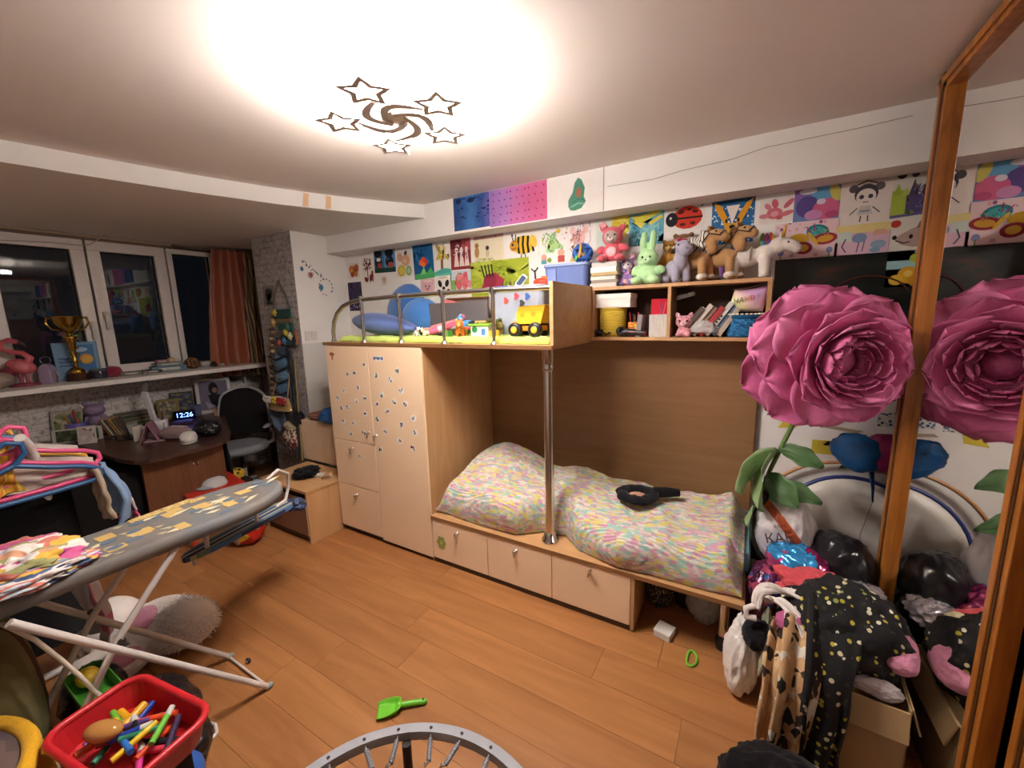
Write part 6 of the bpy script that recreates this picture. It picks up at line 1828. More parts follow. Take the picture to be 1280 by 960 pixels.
letters('12:26', .062, emit('blue_digits', '5a7cff', .35), place(0, -.0262, .047, 90, 0, 0), ck_, 'digits')
vp = thing('violet_box', 'small dark violet box in front of the digital clock', 'box', (-4.58, 1.66, DZ), 62)
G().box((0, 0, .012), (.15, .09, .024), M('satin', '3a2c5c')).build('box_body', vp, bevel=.003)
sb = thing('lilac_pouch', 'dusty lilac zip pouch next to a white soft shoe on the desk', 'pouch', (-4.0, 1.39, DZ), 40)
heap((0, 0, .05), (.11, .05, .055), M('fabric', '8a7474'), 7, .16, 3, 40, 24, None, .85).build('pouch_body', sb)
G().tube([(-.09, 0, .097), (0, -.01, .11), (.09, 0, .095)], .004, M('plastic', 'c9b8b8'), 6).build('zip', sb)
ws = thing('white_soft_shoe', 'white rounded soft slipper at the desk edge', 'slipper', (-3.80, 1.395, DZ), 65)
heap((0, 0, .035), (.058, .10, .045), M('plush', 'cfc8c2'), 2, .07, 2.4, 40, 24, None, .8).build('upper', ws)
G().ell((0, -.01, .006), (.056, .098, .008), M('satin', 'b9b0a8')).build('sole', ws)
SEQ = spots('sequin_black', '121114', ['8a8a86', '4a4a4c', '1c1c20', '2a2a2c', '9a9890'], 60, .26, .3)
bb_ = lump('black_sequin_bag', 'black bag with pale specks lying at the right desk edge', (-3.86, 1.555, DZ + .062), (.105, .07, .068), SEQ, 23, .14, 2.6, rot=(0, 0, 25))
fr = thing('tilted_photo_frame', 'white portrait frame holding a grey photo with a dark figure at the desk back', 'photo frame', (-4.78, 2.03, DZ), 66)
WFR = M('plastic', 'bdb6b4')
g = G()
for a, b in (((-.15, -.008, 0), (-.12, .008, .36)), ((.12, -.008, 0), (.15, .008, .36)), ((-.15, -.008, 0), (.15, .008, .035)), ((-.15, -.008, .33), (.15, .008, .36))):
    g.span(a, b, WFR, euler(-10, 0, 0))
g.build('frame', fr, bevel=.003)
g = G().span((-.12, -.002, .035), (.12, .003, .33), M('paper', '6c6878'), euler(-10, 0, 0))
g.build('photo', fr)
T2 = euler(-10, 0, 0)
g = G()
for pts, c in (E(.0, .25, .04, .07, '1c1a1e'), E(.01, .235, .022, .028, '8a6a54'), P([(-.05, .19), (.05, .19), (.09, .06), (-.02, .05)], '17161a'), P([(-.08, .13), (.02, .06), (.1, .07), (.09, .04), (-.06, .05)], '9a97a8')):
    g.add([T2 @ Vector((x, -.0035 - .0002 * len(g.f), z_)) for x, z_ in pts], [tuple(range(len(pts)))], M('paper', c))
g.build('photo_figure', fr)
sp_ = thing('salmon_box', 'small salmon coloured box before the white portrait frame', 'box', (-4.62, 2.0, DZ), 60)
G().box((0, 0, .035), (.11, .05, .07), M('paper', 'b08068')).build('box_body', sp_, bevel=.003)
bc = thing('blue_grey_box', 'blue grey upright box left of the white portrait frame', 'box', (-4.82, 1.88, DZ), 60)
G().box((0, 0, .055), (.06, .05, .11), M('paper', '5a6484')).build('box_body', bc, bevel=.003)
# photo holders at the left desk end
for k, (x, y, w, h, c, pats, lab) in enumerate(((-4.90, .99, .20, .24, 'a8a498', ['6a7a50', '8a8a68', 'b0a890', '4a5038', 'c0b8a0'], 'grey photo standing highest at the left desk end'), (-4.68, .985, .30, .11, 'b8b2aa', ['2c3424', '4a5a3a', '3a4430', '5c6a48'], 'wide low dark green photo card in front of the others'), (-4.52, 1.0, .11, .14, 'c4bcb4', ['c4bcb4', 'b8a8a4', 'c9c2ba', '7a5a60'], 'small pale card with pink marks right of the green photo'), (-4.95, .97, .12, .15, '9a8a8a', ['5a3a44', '8a5a60', '4a4a5a', 'b09a9a'], 'reddish small photo behind the green photo card'))):
    t = thing('photo_card', lab, 'photo', (x, y, DZ), 58)
    G().box((0, 0, h / 2), (w, .006, h), M('paper', c), rx=-8).build('card', t)
    G().box((0, -.006, h / 2), (w * .84, .002, h * .8), patch('photo_print_%d' % k, pats, 28, rough=.4), rx=-8).build('print', t)
# office chair
ch = thing('office_chair', 'grey office chair with black backrest between desk and pillar', 'chair', (-4.30, 1.99, 0), 42)
GRY = M('plastic', 'a3a1a1')
SEATM = M('fabric', '85858a')
g = G()
sec = [(-.02, .0), (.21, 0), (.245, .018), (.25, .045), (.235, .07), (.18, .078), (0, .074)]
g.lathe([(0, 0)] + sec[1:6] + [(0, .076)], SEATM, 36, place(0, -.02, .43) @ Matrix.Diagonal((1, .95, 1, 1)))
g.build('seat', ch)
BKM = M('fabric', '1c181b')
def bkf(s):
    def f(u, v):
        a = 2 * u - 1
        w = .225 * (1 - .30 * v ** 3) if v < .8 else .225 * (1 - .30 * v ** 3) * math.sqrt(max(0.02, 1 - ((v - .8) / .215) ** 2))
        return (a * w, .20 - .045 * (1 - a * a) * 0 - .07 * a * a + .06 * v + s * .014 * (1 - abs(a) ** 4), .56 + .46 * v)
    return f
g = G().grid(bkf(-1), 20, 18, BKM).grid(lambda u, v: bkf(1)(1 - u, v), 20, 18, M('fabric', '2a282a'))
g.build('backrest', ch)
fpts = [Vector(bkf(0)(0, v)) * 1 for v in [i / 12 for i in range(12)]] + [Vector(bkf(0)(u, .985)) for u in (.1, .3, .5, .7, .9)] + [Vector(bkf(0)(1, v)) for v in [i / 12 for i in range(11, -1, -1)]]
G().tube([p + Vector(((.012 if p.x > 0 else -.012), .012, .006)) for p in fpts], .013, GRY, 8).build('back_frame', ch)
for s in (-1, 1):
    G().tube([(s * .20, .08, .46), (s * .285, .06, .50), (s * .30, .04, .60), (s * .29, -.02, .665)], [.018, .02, .018, .018], GRY, 10).build('arm_support', ch)
    g = G().ell((0, 0, 0), (.034, .115, .018), M('plastic', '8c8a8a'), T=place(s * .29, -.05, .682))
    g.build('armrest', ch)
G().tube([(0, .0, .09), (0, 0, .25)], .028, GRY, 16).tube([(0, 0, .25), (0, 0, .43)], .018, M('metal', '8a8a8a'), 14).build('gas_lift', ch)
G().box((0, .16, .47), (.07, .16, .03), M('plastic', '2a282a'), rx=18).build('back_bar', ch)
for k in range(5):
    a = R(72 * k + 20)
    l_ = G().tube([(0, 0, .095), (.15 * math.cos(a), .15 * math.sin(a), .085), (.27 * math.cos(a), .27 * math.sin(a), .06)], [.026, .022, .016], GRY, 8).build('leg', ch)
    G().lathe([(0, -.012), (.024, -.012), (.026, 0), (.024, .012), (0, .012)], M('plastic', '1e1c1e'), 14, place(.27 * math.cos(a), .27 * math.sin(a), .027, 90, 0, 20 * k)).build('caster', l_)
strip('black_strap_coat', 'black long strap or sleeve hanging from the desk edge beside the chair seat', [(-4.06, 1.70, .80), (-3.99, 1.69, .78), (-3.93, 1.70, .64), (-3.90, 1.70, .45), (-3.89, 1.70, .25)], (.07, .10), M('fabric', '18161a'), 2, folds=1, amp=.01, thick=.012)
hg = G().tube([(-4.72, 2.30, 1.04), (-4.66, 2.28, 1.10), (-4.62, 2.27, 1.10), (-4.57, 2.25, 1.03), (-4.55, 2.25, .92)], .007, M('plastic', 'b9b2ac'), 8)
tag(hg.build('white_lamp_hook', T=Matrix.Translation((0, 0, 0))), 'thin white bent tube of a lamp rising behind the chair back', 'lamp')
G2 = G().span((-4.98, 2.15, .76), (-4.90, 2.33, .80), M('satin', '8a6a60')).span((-4.97, 2.15, .80), (-4.88, 2.33, .83), M('satin', 'a89890'))
tag(G2.build('book_pair', bevel=.002), 'two flat books lying at the far back corner of the desk', 'books')

# ------------------------------------------------ curtain
def curtain(name, label, x0, y0, y1, z0, z1, mat, folds, amp, seed, flare=.3):
    g = G()
    def fn(u, v):
        y = y0 + (y1 - y0) * u
        yc = (y0 + y1) / 2
        sp = (.72 + flare * math.sin(PI * min(1, v * 1.1) * .62)) * (1 if v < .86 else 1 - .35 * (v - .86) / .14 * .3)
        yy = yc + (y - yc) * sp - .07 * v
        ph = 2 * PI * folds * u + .9 * math.sin(v * 3 + seed) + 1.5 * noise.noise((u * 3, v * 1.6, seed))
        return (x0 + amp * math.sin(ph) * (.6 + .5 * v) + .02 * v + .02 * noise.noise((u * 5, v * 6, seed + 3)), yy, z1 + (z0 - z1) * v + .02 * noise.noise((u * 6, 1, seed)) * v)
    g.grid(fn, 110, 40, mat)
    return tag(g.build(name, thick=.003), label, 'curtain')
SATIN, nt, b = base_mat('copper_satin')
b.inputs['Base Color'].default_value = lin('a2583a')
b.inputs['Roughness'].default_value = .33
b.inputs['Sheen Weight'].default_value = .3
curtain('copper_curtain', 'shiny copper brown satin curtain gathered at the right window end', -4.78, 2.12, 2.58, 1.13, 2.43, SATIN, 4.6, .05, 1, .34)
curtain('striped_curtain', 'narrow beige and brown striped curtain edge right of the copper one', -4.72, 2.44, 2.70, 1.10, 2.43, stripes('striped_curtain_cloth', ['a08a68', '5a4028', 'b8a480', '6a4c30', '8a7452'], 22, 1, .6, .02), 4, .024, 5, .25)
cu_ = G().tube([(-4.86, 1.9, 2.425), (-4.86, 2.34, 2.425)], .012, M('satin', '6a5a4c'), 10)
tag(cu_.build('curtain_rod'), 'short curtain rod under the low ceiling', 'curtain rod')

# ------------------------------------------------ on the window sill
SZ = 1.2415
fm = thing('flamingo_figure', 'pink flamingo ornament with red feathers on the window sill', 'figurine', (-4.84, .795, SZ), 62)
FP, FD = M('satin', 'c25c66'), M('satin', '8e3c4c')
G().tube([(.03, 0, .17), (.055, 0, .21), (.02, 0, .25), (-.045, 0, .265), (-.085, 0, .29), (-.08, 0, .335), (-.035, 0, .352), (.01, 0, .335)], [.03, .024, .02, .019, .018, .018, .020, .016], FP, 12).build('neck', fm)
G().tube([(.01, 0, .335), (.04, 0, .315), (.045, 0, .295)], [.016, .011, .004], M('satin', '3a2a2c'), 10).build('beak', fm)
G().ell((.0, 0, .15), (.085, .04, .055), FP, (0, 20, 0)).build('body', fm)
G().tube([(-.04, 0, .13), (-.10, 0, .10), (-.13, 0, .05)], [.045, .035, .010], FD, 10).build('tail', fm)
G().ell((.012, -.03, .15), (.045, .018, .035), M('satin', 'd07a80'), (0, 30, 0)).build('wing', fm)
for x in (-.015, .02):
    G().tube([(x, 0, .11), (x, 0, .02)], .012, M('satin', 'a05058'), 8).build('leg', fm)
G().lathe([(0, 0), (.085, 0), (.08, .015), (.03, .022), (0, .022)], FD, 24).build('base', fm)
ln = thing('lavender_lantern', 'small lavender lantern with a wire ring handle on the sill', 'lantern', (-4.84, .925, SZ), 45)
G().prism(rrect(.085, .085, .012), 0, .105, M('satin', '9a8aa2')).build('lantern_body', ln, bevel=.004)
G().lathe([(.055, .105), (.045, .13), (.028, .15), (0, .152)], M('satin', '9a8aa2'), 4, euler(0, 0, 45), False).build('roof', ln)
G().tube([(.034 * math.cos(t), 0, .182 + .03 * math.sin(t)) for t in [2 * PI * i / 20 for i in range(20)]], .003, M('metal', 'b4aab4'), 6, closed=True).build('ring_handle', ln)
G().tube([(.05, 0, .10), (.075, -.01, .05), (.07, -.02, .0)], .005, M('fabric', 'a89a8c'), 6).build('cord', ln)
GOLD = M('gold', 'b8964a')
tro = thing('gold_trophy', 'tall gold trophy cup with two handles on a dark round base', 'trophy', (-4.82, 1.085, SZ), 50)
G().lathe([(0, 0), (.075, 0), (.075, .012), (.068, .018), (.066, .055), (0, .056)], M('gloss', '3a1c18'), 32).build('base', tro)
G().lathe([(.045, .056), (.05, .075), (.04, .098), (.018, .108), (.012, .125), (.012, .15), (.02, .158), (.014, .168), (.018, .24), (.030, .31), (.042, .345), (.046, .36), (.03, .366), (.012, .372), (.014, .385), (.022, .39)], GOLD, 32).build('stem', tro)
for k in range(9):
    G().ell((.026 * math.cos(k * 2.2), .026 * math.sin(k * 2.2), .16 + .018 * k), (.012, .012, .012), GOLD, n=10, k=6).build('bead', tro)
G().lathe([(0, .385), (.03, .39), (.055, .42), (.085, .47), (.095, .52), (.098, .525), (.09, .52), (.05, .43), (0, .41)], GOLD, 32).build('cup', tro)
for s in (-1, 1):
    G().tube([(s * .085, 0, .505), (s * .125, 0, .515), (s * .135, 0, .47), (s * .10, 0, .42), (s * .055, 0, .415)], [.007, .009, .009, .008, .006], GOLD, 8).build('handle', tro)
GB = thing('blue_gift_bag', 'light blue paper gift bag with a gold circle behind the trophy', 'gift bag', (-4.90, 1.125, SZ), 66)
g = G()
g.add([(-.13, -.03, 0), (.12, -.03, 0), (.12, .03, 0), (-.13, .03, 0), (-.14, -.012, .31), (.125, -.012, .315), (.125, .012, .315), (-.14, .012, .31)], [(3, 2, 1, 0), (4, 5, 6, 7), (0, 1, 5, 4), (1, 2, 6, 5), (2, 3, 7, 6), (3, 0, 4, 7)], M('paper', '7fa2c0'))
g.build('bag_body', GB)
T3 = place(0, -.024, .15, 86.5, 0, 0)
g = G()
for k, (pts, c) in enumerate((Q(.2 - .2, -.07, .105, .14, '4a7cb0'), E(.055, .02, .042, .045, 'c9963c'), E(.055, .02, .03, .03, 'd8b060'), E(.02, .10, .05, .02, 'a8c4d8'), L([(-.11, .03), (-.03, .03)], .004, '3f5f8a'), L([(-.11, .0), (-.03, .0)], .004, '3f5f8a'), L([(-.11, -.03), (-.03, -.03)], .004, '3f5f8a'))):
    g.add([(x, z_, .004 + .0003 * k) for x, z_ in pts], [tuple(range(len(pts)))], M('paper', c), T=T3)
g.build('bag_print', GB)
for s in (-1, 1):
    G().tube([(-.05, s * .012, .31), (-.03, s * .012, .345), (.02, s * .012, .345), (.04, s * .012, .31)], .003, M('fabric', '4a6a90'), 6).build('handle', GB)
jr = thing('dark_jar', 'small dark grey candle jar right of the trophy base', 'jar', (-4.80, 1.21, SZ))
G().lathe([(0, 0), (.048, 0), (.05, .01), (.05, .07), (.046, .075), (0, .075)], M('gloss', '3a3a44'), 24).build('jar_body', jr)
G().lathe([(.051, .065), (.053, .068), (.053, .082), (0, .084)], M('satin', '55545c'), 24).build('lid', jr)
pp = G()
q = random.Random(8)
heap((-4.82, 1.30, SZ + .043), (.062, .062, .05), M('plush', '8e2c44'), 3, .14, 4, 36, 22, pp, .85)
tag(pp.build('crimson_pompom'), 'crimson fuzzy ball on the window sill', 'ornament')
for k, (y, w, d, h, c, lab, zz) in enumerate(((1.42, .14, .09, .03, '6a6a64', 'grey flat box right of the crimson ball on the sill', 0), (1.56, .16, .11, .028, '2a282a', 'black flat case on the sill', 0), (1.70, .26, .13, .05, '5a7688', 'blue grey wide box on the sill under small boxes', 0), (1.71, .20, .10, .03, '7a8a84', 'greenish thin box stacked on the blue grey one', .051), (1.66, .10, .06, .03, '8a4a58', 'small wine coloured box at the stack front', .082), (1.73, .05, .05, .04, 'b8964a', 'small gold trinket box uppermost on the sill stack', .082), (2.16, .20, .12, .03, '6a5c50', 'brown flat book at the right sill end', 0))):
    t = thing('sill_box', lab, 'box', (-4.82, y, SZ + zz), 80)
    G().box((0, 0, h / 2), (w, d, h), M('satin', c)).build('box_body', t, bevel=.003)
    G().box((0, -d / 2 - .0006, h * .5), (w * .6, .001, h * .45), M('paper', 'b8b0a4')).build('front_label', t)
lump('brown_shell', 'brown rough shell or cone on the window sill', (-4.82, 1.90, SZ + .05), (.065, .055, .055), patch('shell_brown', ['5a3c28', '7a5638', '4a3020', '8a6a48'], 60, bmp=.6), 6, .22, 4, 'shell')
wcup = thing('white_bowl', 'small white bowl beside the brown shell on the sill', 'bowl', (-4.84, 2.02, SZ))
G().lathe([(0, 0), (.035, 0), (.06, .055), (.056, .056), (.03, .008), (0, .006)], M('plastic', 'b8b2ac'), 24).build('bowl_body', wcup)
lump('dark_trinket', 'small dark trinket between bowl and curtain', (-4.76, 2.07, SZ + .026), (.035, .03, .028), M('gloss', '2a2624'), 9, .2, 3, 'ornament')
hs = G()
heap((-4.84, .62, SZ + .058), (.09, .12, .065), M('fabric', 'a29284'), 5, .2, 3, 36, 22, hs, .85)
tag(hs.build('beige_cloth_lump'), 'beige cloth lump at the far left of the sill', 'cloth')
fw_ = G().tube([(-4.955 + .004 * math.sin(t * 9), -.2 + t * 1.5, 2.33 - .03 * math.sin(t * 5)) for t in [i / 30 for i in range(31)]] + [(-4.94, 1.34, 2.37), (-4.80, 1.42, 2.45)], .004, glass_mat('garland_wire', 'e0d8d0', .2, 1.4, .7), 5)
tag(fw_.build('thin_garland'), 'thin clear garland wire strung across the window top', 'garland')

# ------------------------------------------------ hanging on the pillar
YP = 2.247
def on_pillar(name, label, cat, build):
    t = thing(name, label, cat, (0, 0, 0))
    build(t)
    return t
c_ = G().box((-3.94, YP - .002, 1.919), (.185, .003, .185), M('paper', '8a8682'))
o = c_.build('photo_print')
tag(o, 'small black and white photo card stuck on the grey pillar', 'photo')
g = G()
for pts, c in (E(-3.95, 1.93, .05, .06, '3a3634'), E(-3.94, 1.90, .03, .04, 'b0a8a0'), P([(-3.99, 1.87), (-3.90, 1.87), (-3.88, 1.84), (-4.0, 1.84)], '4a4644'), E(-3.90, 1.95, .02, .04, '57524e')):
    g.add([(x, YP - .0042, z_) for x, z_ in pts], [tuple(range(len(pts)))], M('paper', c))
g.build('photo_image', o)
def org(t):
    G().tube([(-3.75, YP - .012, 2.05), (-3.84, YP - .012, 1.90), (-3.85, YP - .012, 1.79)], .006, M('fabric', '6a6462'), 6).tube([(-3.75, YP - .012, 2.05), (-3.66, YP - .012, 1.92), (-3.62, YP - .012, 1.80)], .006, M('fabric', '6a6462'), 6).build('strap', t)
    for k, (x0, x1, z0, z1, c) in enumerate(((-3.86, -3.61, 1.71, 1.79, '1d4a42'), (-3.84, -3.60, 1.665, 1.705, '7a6a50'), (-3.80, -3.59, 1.595, 1.66, '1f5348'), (-3.85, -3.63, 1.545, 1.59, '6a5c48'), (-3.86, -3.60, 1.46, 1.54, '2a3a44'))):
        G().span((x0, YP - .035, z0), (x1, YP - .012, z1), M('fabric', c)).build('band', t, bevel=.005)
    for k, (x, z, c) in enumerate(((-3.82, 1.76, 'c9b84a'), (-3.86, 1.67, 'b8a060'), (-3.68, 1.58, 'd0c24a'), (-3.62, 1.545, 'd8d0a0'), (-3.72, 1.50, '4a7a9a'), (-3.80, 1.48, 'b8503a'), (-3.64, 1.63, '3a6a5a'))):
        g = G().ell((x, YP - .045, z), (.026, .016, .026), M('plastic', c), n=10, k=8)
        for j in range(5):
            a = 2 * PI * j / 5
            g.ell((x + .024 * math.cos(a), YP - .042, z + .024 * math.sin(a)), (.014, .008, .014), M('plastic', c), n=8, k=6)
        g.build('flower_clip', t)
on_pillar('green_hair_clip_hanger', 'dark green banded ribbon hanger with yellow flower clips on the pillar', 'hanger', org)
def beads(t):
    for k in range(24):
        f = k / 23
        G().ell((-3.90 - .14 * f + .012 * math.sin(k * 2), YP - .028, 1.70 - .69 * f), (.022, .020, .018), M('satin', ['9a7c5c', '6a5038', 'b8a080', '4a3a30'][k % 4]), n=10, k=8).build('bead', t)
    G().tube([(-3.90 - .14 * f, YP - .028, 1.73 - .74 * f) for f in (0, .5, 1)], .003, M('fabric', '4a3a30'), 5).build('string', t)
on_pillar('wooden_bead_string', 'long string of brown wooden beads hanging at the pillar edge', 'beads', beads)
def denim(t):
    for k, (x, z, w, h, c) in enumerate(((-3.80, 1.30, .22, .14, '5f84a4'), (-3.78, 1.18, .24, .12, '6a90b0'), (-3.79, 1.05, .28, .16, '54789a'), (-3.74, 1.40, .16, .10, '3a4a5c'))):
        heap((x, YP - .05, z), (w / 2, .03, h / 2), M('fabric', c), k + 3, .2, 3, 32, 20, None, 2).build('pocket', t)
    for k in range(4):
        G().tube([(-3.92, YP - .085, 1.36 - .11 * k), (-3.80, YP - .09, 1.33 - .11 * k), (-3.67, YP - .085, 1.37 - .11 * k)], .010, M('fabric', '17181c'), 6).build('dark_strap', t)
    G().tube([(-3.66, YP - .06, 1.45), (-3.63, YP - .07, 1.3), (-3.60, YP - .07, 1.0)], .012, M('fabric', '232428'), 6).build('dark_strap', t)
on_pillar('blue_denim_bag', 'light blue denim bag with black straps hanging on the pillar', 'bag', denim)
WICK = stripes('wicker', ['a98a58', 'b89a68', '8a6e44'], 70, 2, .85, .02, .7)
def wick(t):
    g = G()
    def fn(u, v):
        a = 2 * PI * u
        k = 1 - .25 * v
        return (-3.785 + .175 * math.cos(a) * (1 - .14 * v * v), YP - .115 + .05 * math.sin(a) * k, .865 + .11 * v)
    g.grid(fn, 40, 12, WICK)
    g.add([fn(i / 40, 0) for i in range(40)], [tuple(range(40))[::-1]], WICK)
    g.build('basket_body', t)
    G().grid(lambda u, v: (-3.785 + .152 * math.cos(2 * PI * u) * (1 - v * .9), YP - .115 + .038 * math.sin(2 * PI * u) * (1 - v * .9), .975 + .02 * v), 40, 4, M('fabric', 'c9bca8')).build('white_lid', t)
    for k, (x, c) in enumerate(((-3.78, 'd0b83a'), (-3.70, 'a82c30'), (-3.64, 'b03438'), (-3.86, 'd8d0c0'), (-3.92, 'd4ccbc'))):
        g = G()
        for j in range(6):
            a = 2 * PI * j / 6
            g.ell((x + .026 * math.cos(a), YP - .165, .965 + .02 * math.sin(a)), (.019, .012, .016), M('fabric', c), n=10, k=8)
        g.build('flower', t)
    G().tube([(-3.90, YP - .115, .98), (-3.80, YP - .06, 1.25), (-3.68, YP - .03, 1.42), (-3.66, YP - .06, 1.2), (-3.65, YP - .115, .98)], .006, M('satin', 'a08050'), 6).build('strap', t)
on_pillar('wicker_handbag', 'tan wicker handbag with yellow red and white flowers hanging by the chair', 'handbag', wick)
strip('grey_blue_cloth', 'grey blue pointed cloth hanging below the wicker handbag', [(-3.84, YP - .08, .86), (-3.83, YP - .085, .78), (-3.80, YP - .08, .66)], (.24, .12), M('fabric', '5a6478'), 4, 'clothes', 2, .01, .012)
lump('black_hanging_bag', 'small black bag hanging at the right pillar edge below the wicker bag', (-3.575, YP - .09, .80), (.09, .045, .075), M('fabric', '161418'), 7, .2, 3)
RED_F = patch('red_floral_cloth', ['c9bca4', '9a3a3a', 'b8ab94', '7a2c34', 'd0c4b0', '6a6a58'], 50, rough=.9)
lump('floral_drawstring_bag', 'cream and red floral bag hanging lowest on the pillar', (-3.645, YP - .10, .60), (.115, .06, .115), RED_F, 8, .18, 3)
lump('cream_bag_flap', 'cream pleated cloth above the red floral bag', (-3.66, YP - .10, .715), (.085, .05, .05), M('fabric', 'a89a80'), 9, .25, 4)
for k, (a, b, c, r, lab) in enumerate((((-3.66, 2.215, 1.42), (-3.50, 2.10, .431), '1c1a1c', .011, 'black thin stick leaning on the pillar'), ((-3.62, 2.225, 1.36), (-3.455, 2.09, .431), '8a7448', .008, 'tan thin stick leaning right of the black one'), ((-3.70, 2.20, 1.30), (-3.56, 2.105, .431), '2a2a2c', .009, 'dark grey stick leaning left of the black one'))):
    tag(G().tube([a, b], r, M('satin', c), 8).build('stick'), lab, 'stick', 'sticks leaning on the pillar')
uv = G().box((-3.52 - .004 + .0, 2.27, 1.33), (.004, .03, .09), M('plastic', 'c9c4be'))
# umbrella on the beige box, dark cloth on cabinet
um = thing('blue_umbrella', 'folded bright blue umbrella lying on the pale upright box', 'umbrella', (-3.08, 2.22, .80), 20)
heap((0, -.02, .065), (.13, .10, .075), M('bag', '2a64a8'), 3, .25, 4, 44, 28, None, .8).build('folded_canopy', um)
G().tube([(.10, -.12, .10), (.10, -.165, .04), (.11, -.17, -.12), (.10, -.17, -.24)], .012, M('fabric', '2f6cae'), 8).build('strap', um)
lump('black_scarf', 'black cloth lying behind the blue umbrella on the box', (-2.93, 2.30, .86), (.08, .07, .06), M('fabric', '18161c'), 5, .25, 3, 'scarf')
lump('brown_pouch', 'brown and skin toned pouch lying left on the pale upright box', (-3.33, 2.23, .835), (.12, .08, .035), M('fabric', '8a5a48'), 6, .25, 3, 'pouch')
lump('black_glove', 'black crumpled cloth on the low cabinet top', (-3.08, 1.885, .462), (.085, .09, .036), M('fabric', '121014'), 14, .45, 4.5, 'clothes')
pk = thing('small_packets', 'small white and brown packet on the low cabinet beside the black cloth', 'packet', (-2.98, 1.93, .4285), 20)
G().box((0, 0, .012), (.07, .05, .024), M('paper', 'cfc2b2')).build('packet', pk, bevel=.003)
G().tube([(.05, -.05, .008), (.11, -.02, .008)], .008, M('satin', '7a5040'), 8).build('stick', pk)

# ------------------------------------------------ ironing board
ib = thing('ironing_board', 'ironing board with grey patterned cover on white tubular legs', 'ironing board', (-2.03, .45, 0))
COV, nt, b = base_mat('ironing_cover')
b.inputs['Roughness'].default_value = .8
v = mapped(nt)
nz = node(nt, 'ShaderNodeTexNoise')
nz.inputs['Scale'].default_value = 5
nt.links.new(v, nz.inputs['Vector'])
rp = ramp(nt, ['67625f', '77706a', '6a6d70', '7d726c'], nz.outputs[0], False, [.3, .45, .58, .7])
nt.links.new(rp.outputs[0], b.inputs['Base Color'])
OUT = [(.15, -.85), (.15, .10), (.165, .32), (.155, .44), (.115, .56), (.04, .64), (-.05, .675), (-.13, .65), (-.18, .56), (-.205, .42), (-.195, .22), (-.175, .0), (-.17, -.85)]
def rounded(pts, it=2):
    for _ in range(it):
        o_ = []
        for i in range(len(pts)):
            a, b_ = pts[i], pts[(i + 1) % len(pts)]
            o_ += [(a[0] * .75 + b_[0] * .25, a[1] * .75 + b_[1] * .25), (a[0] * .25 + b_[0] * .75, a[1] * .25 + b_[1] * .75)]
        pts = o_
    return pts
oo = rounded(OUT, 2)
def inset(pts, k):
    cx_ = 0
    return [(x * (1 - k / .18), y - (k if y > .3 else (-k if y < -.5 else 0)) * .9) for x, y in pts]
g = G()
layers = [(inset(oo, .03), .822), (oo, .826), (oo, .862), (inset(oo, .006), .872), (inset(oo, .02), .878)]
n = len(oo)
vs, fs = [], []
for pl, z_ in layers:
    vs += [(x, y, z_) for x, y in pl]
fs.append(tuple(range(n))[::-1])
for i in range(len(layers) - 1):
    fs += [(i * n + j, i * n + (j + 1) % n, (i + 1) * n + (j + 1) % n, (i + 1) * n + j) for j in range(n)]
g.add(vs, fs, COV, True)
g.add(vs[-n:], [tuple(range(n))], COV)
g.build('cover', ib)
q = random.Random(17)
for k in range(84):
    x, y = q.uniform(-.15, .12), q.uniform(-.45, .60)
    if y > .45 and abs(x + .03) > .09:
        continue
    kind = k % 4
    c = ['c9a865', 'd6cba8', '5c6e80', 'c2b490'][kind]
    g = G()
    if kind == 0:
        w_, h_ = q.uniform(.02, .035), q.uniform(.02, .04)
        pts = [(x - w_, y - h_), (x + w_, y - h_ * .8), (x + w_, y + h_), (x - w_, y + h_ * .9)]
    elif kind == 1:
        a = q.uniform(-.5, .5)
        l_ = q.uniform(.05, .11)
        pts = [(x, y), (x + .012 + a * .05, y + l_ * .45), (x + a * l_, y + l_), (x - .014 + a * .05, y + l_ * .5)]
    elif kind == 2:
        pts = [(x + .018 * math.cos(t), y + .026 * math.sin(t)) for t in [2 * PI * i / 8 for i in range(8)]]
    else:
        pts = [(x, y), (x + .022, y + .012), (x + .01, y + .032)]
    pts = [(max(-.155, min(.125, px)), py) for px, py in pts]
    g.prism(pts, .8782, .8784 + .00002 * k, M('fabric', c))
    o = g.build('printed_motif', ib)
g = G().prism([(-.165, .10), (-.125, .10), (-.135, .34), (-.185, .33)], .8782, .8803, spots('gold_mesh_print', 'c4a566', ['8a7a50', 'd8c48c'], 70, .4))
g.build('printed_motif', ib)
WT = M('plastic', 'c9c2be')
for x in (-.17, .18):
    G().tube([(x, -.28, .82), (x + .01, .375, .012)], .0125, WT, 12).build('leg', ib)
for x in (-.115, .135):
    G().tube([(x, .15, .82), (x, -.06, .57), (x, -.40, .012)], .0115, WT, 12).build('leg', ib)
G().tube([(-.16, .375, .012), (.19, .375, .012)], .006, WT, 8).build('foot_bar', ib)
G().tube([(-.115, -.40, .012), (.135, -.40, .012)], .0115, WT, 10).build('foot_bar', ib)
for x in (-.17, .18):
    G().ell((x + .0101, .38, .014), (.015, .018, .014), M('plastic', '8a9a94'), n=10, k=8).build('foot_cap', ib)
for x in (.135, -.115):
    G().lathe([(0, -.004), (.011, -.004), (.013, 0), (.011, .006), (0, .007)], M('metal', '5a5654'), 12, place(x + (.03 if x > 0 else -.03), -.055, .575, 0, 90, 0)).build('pivot', ib)
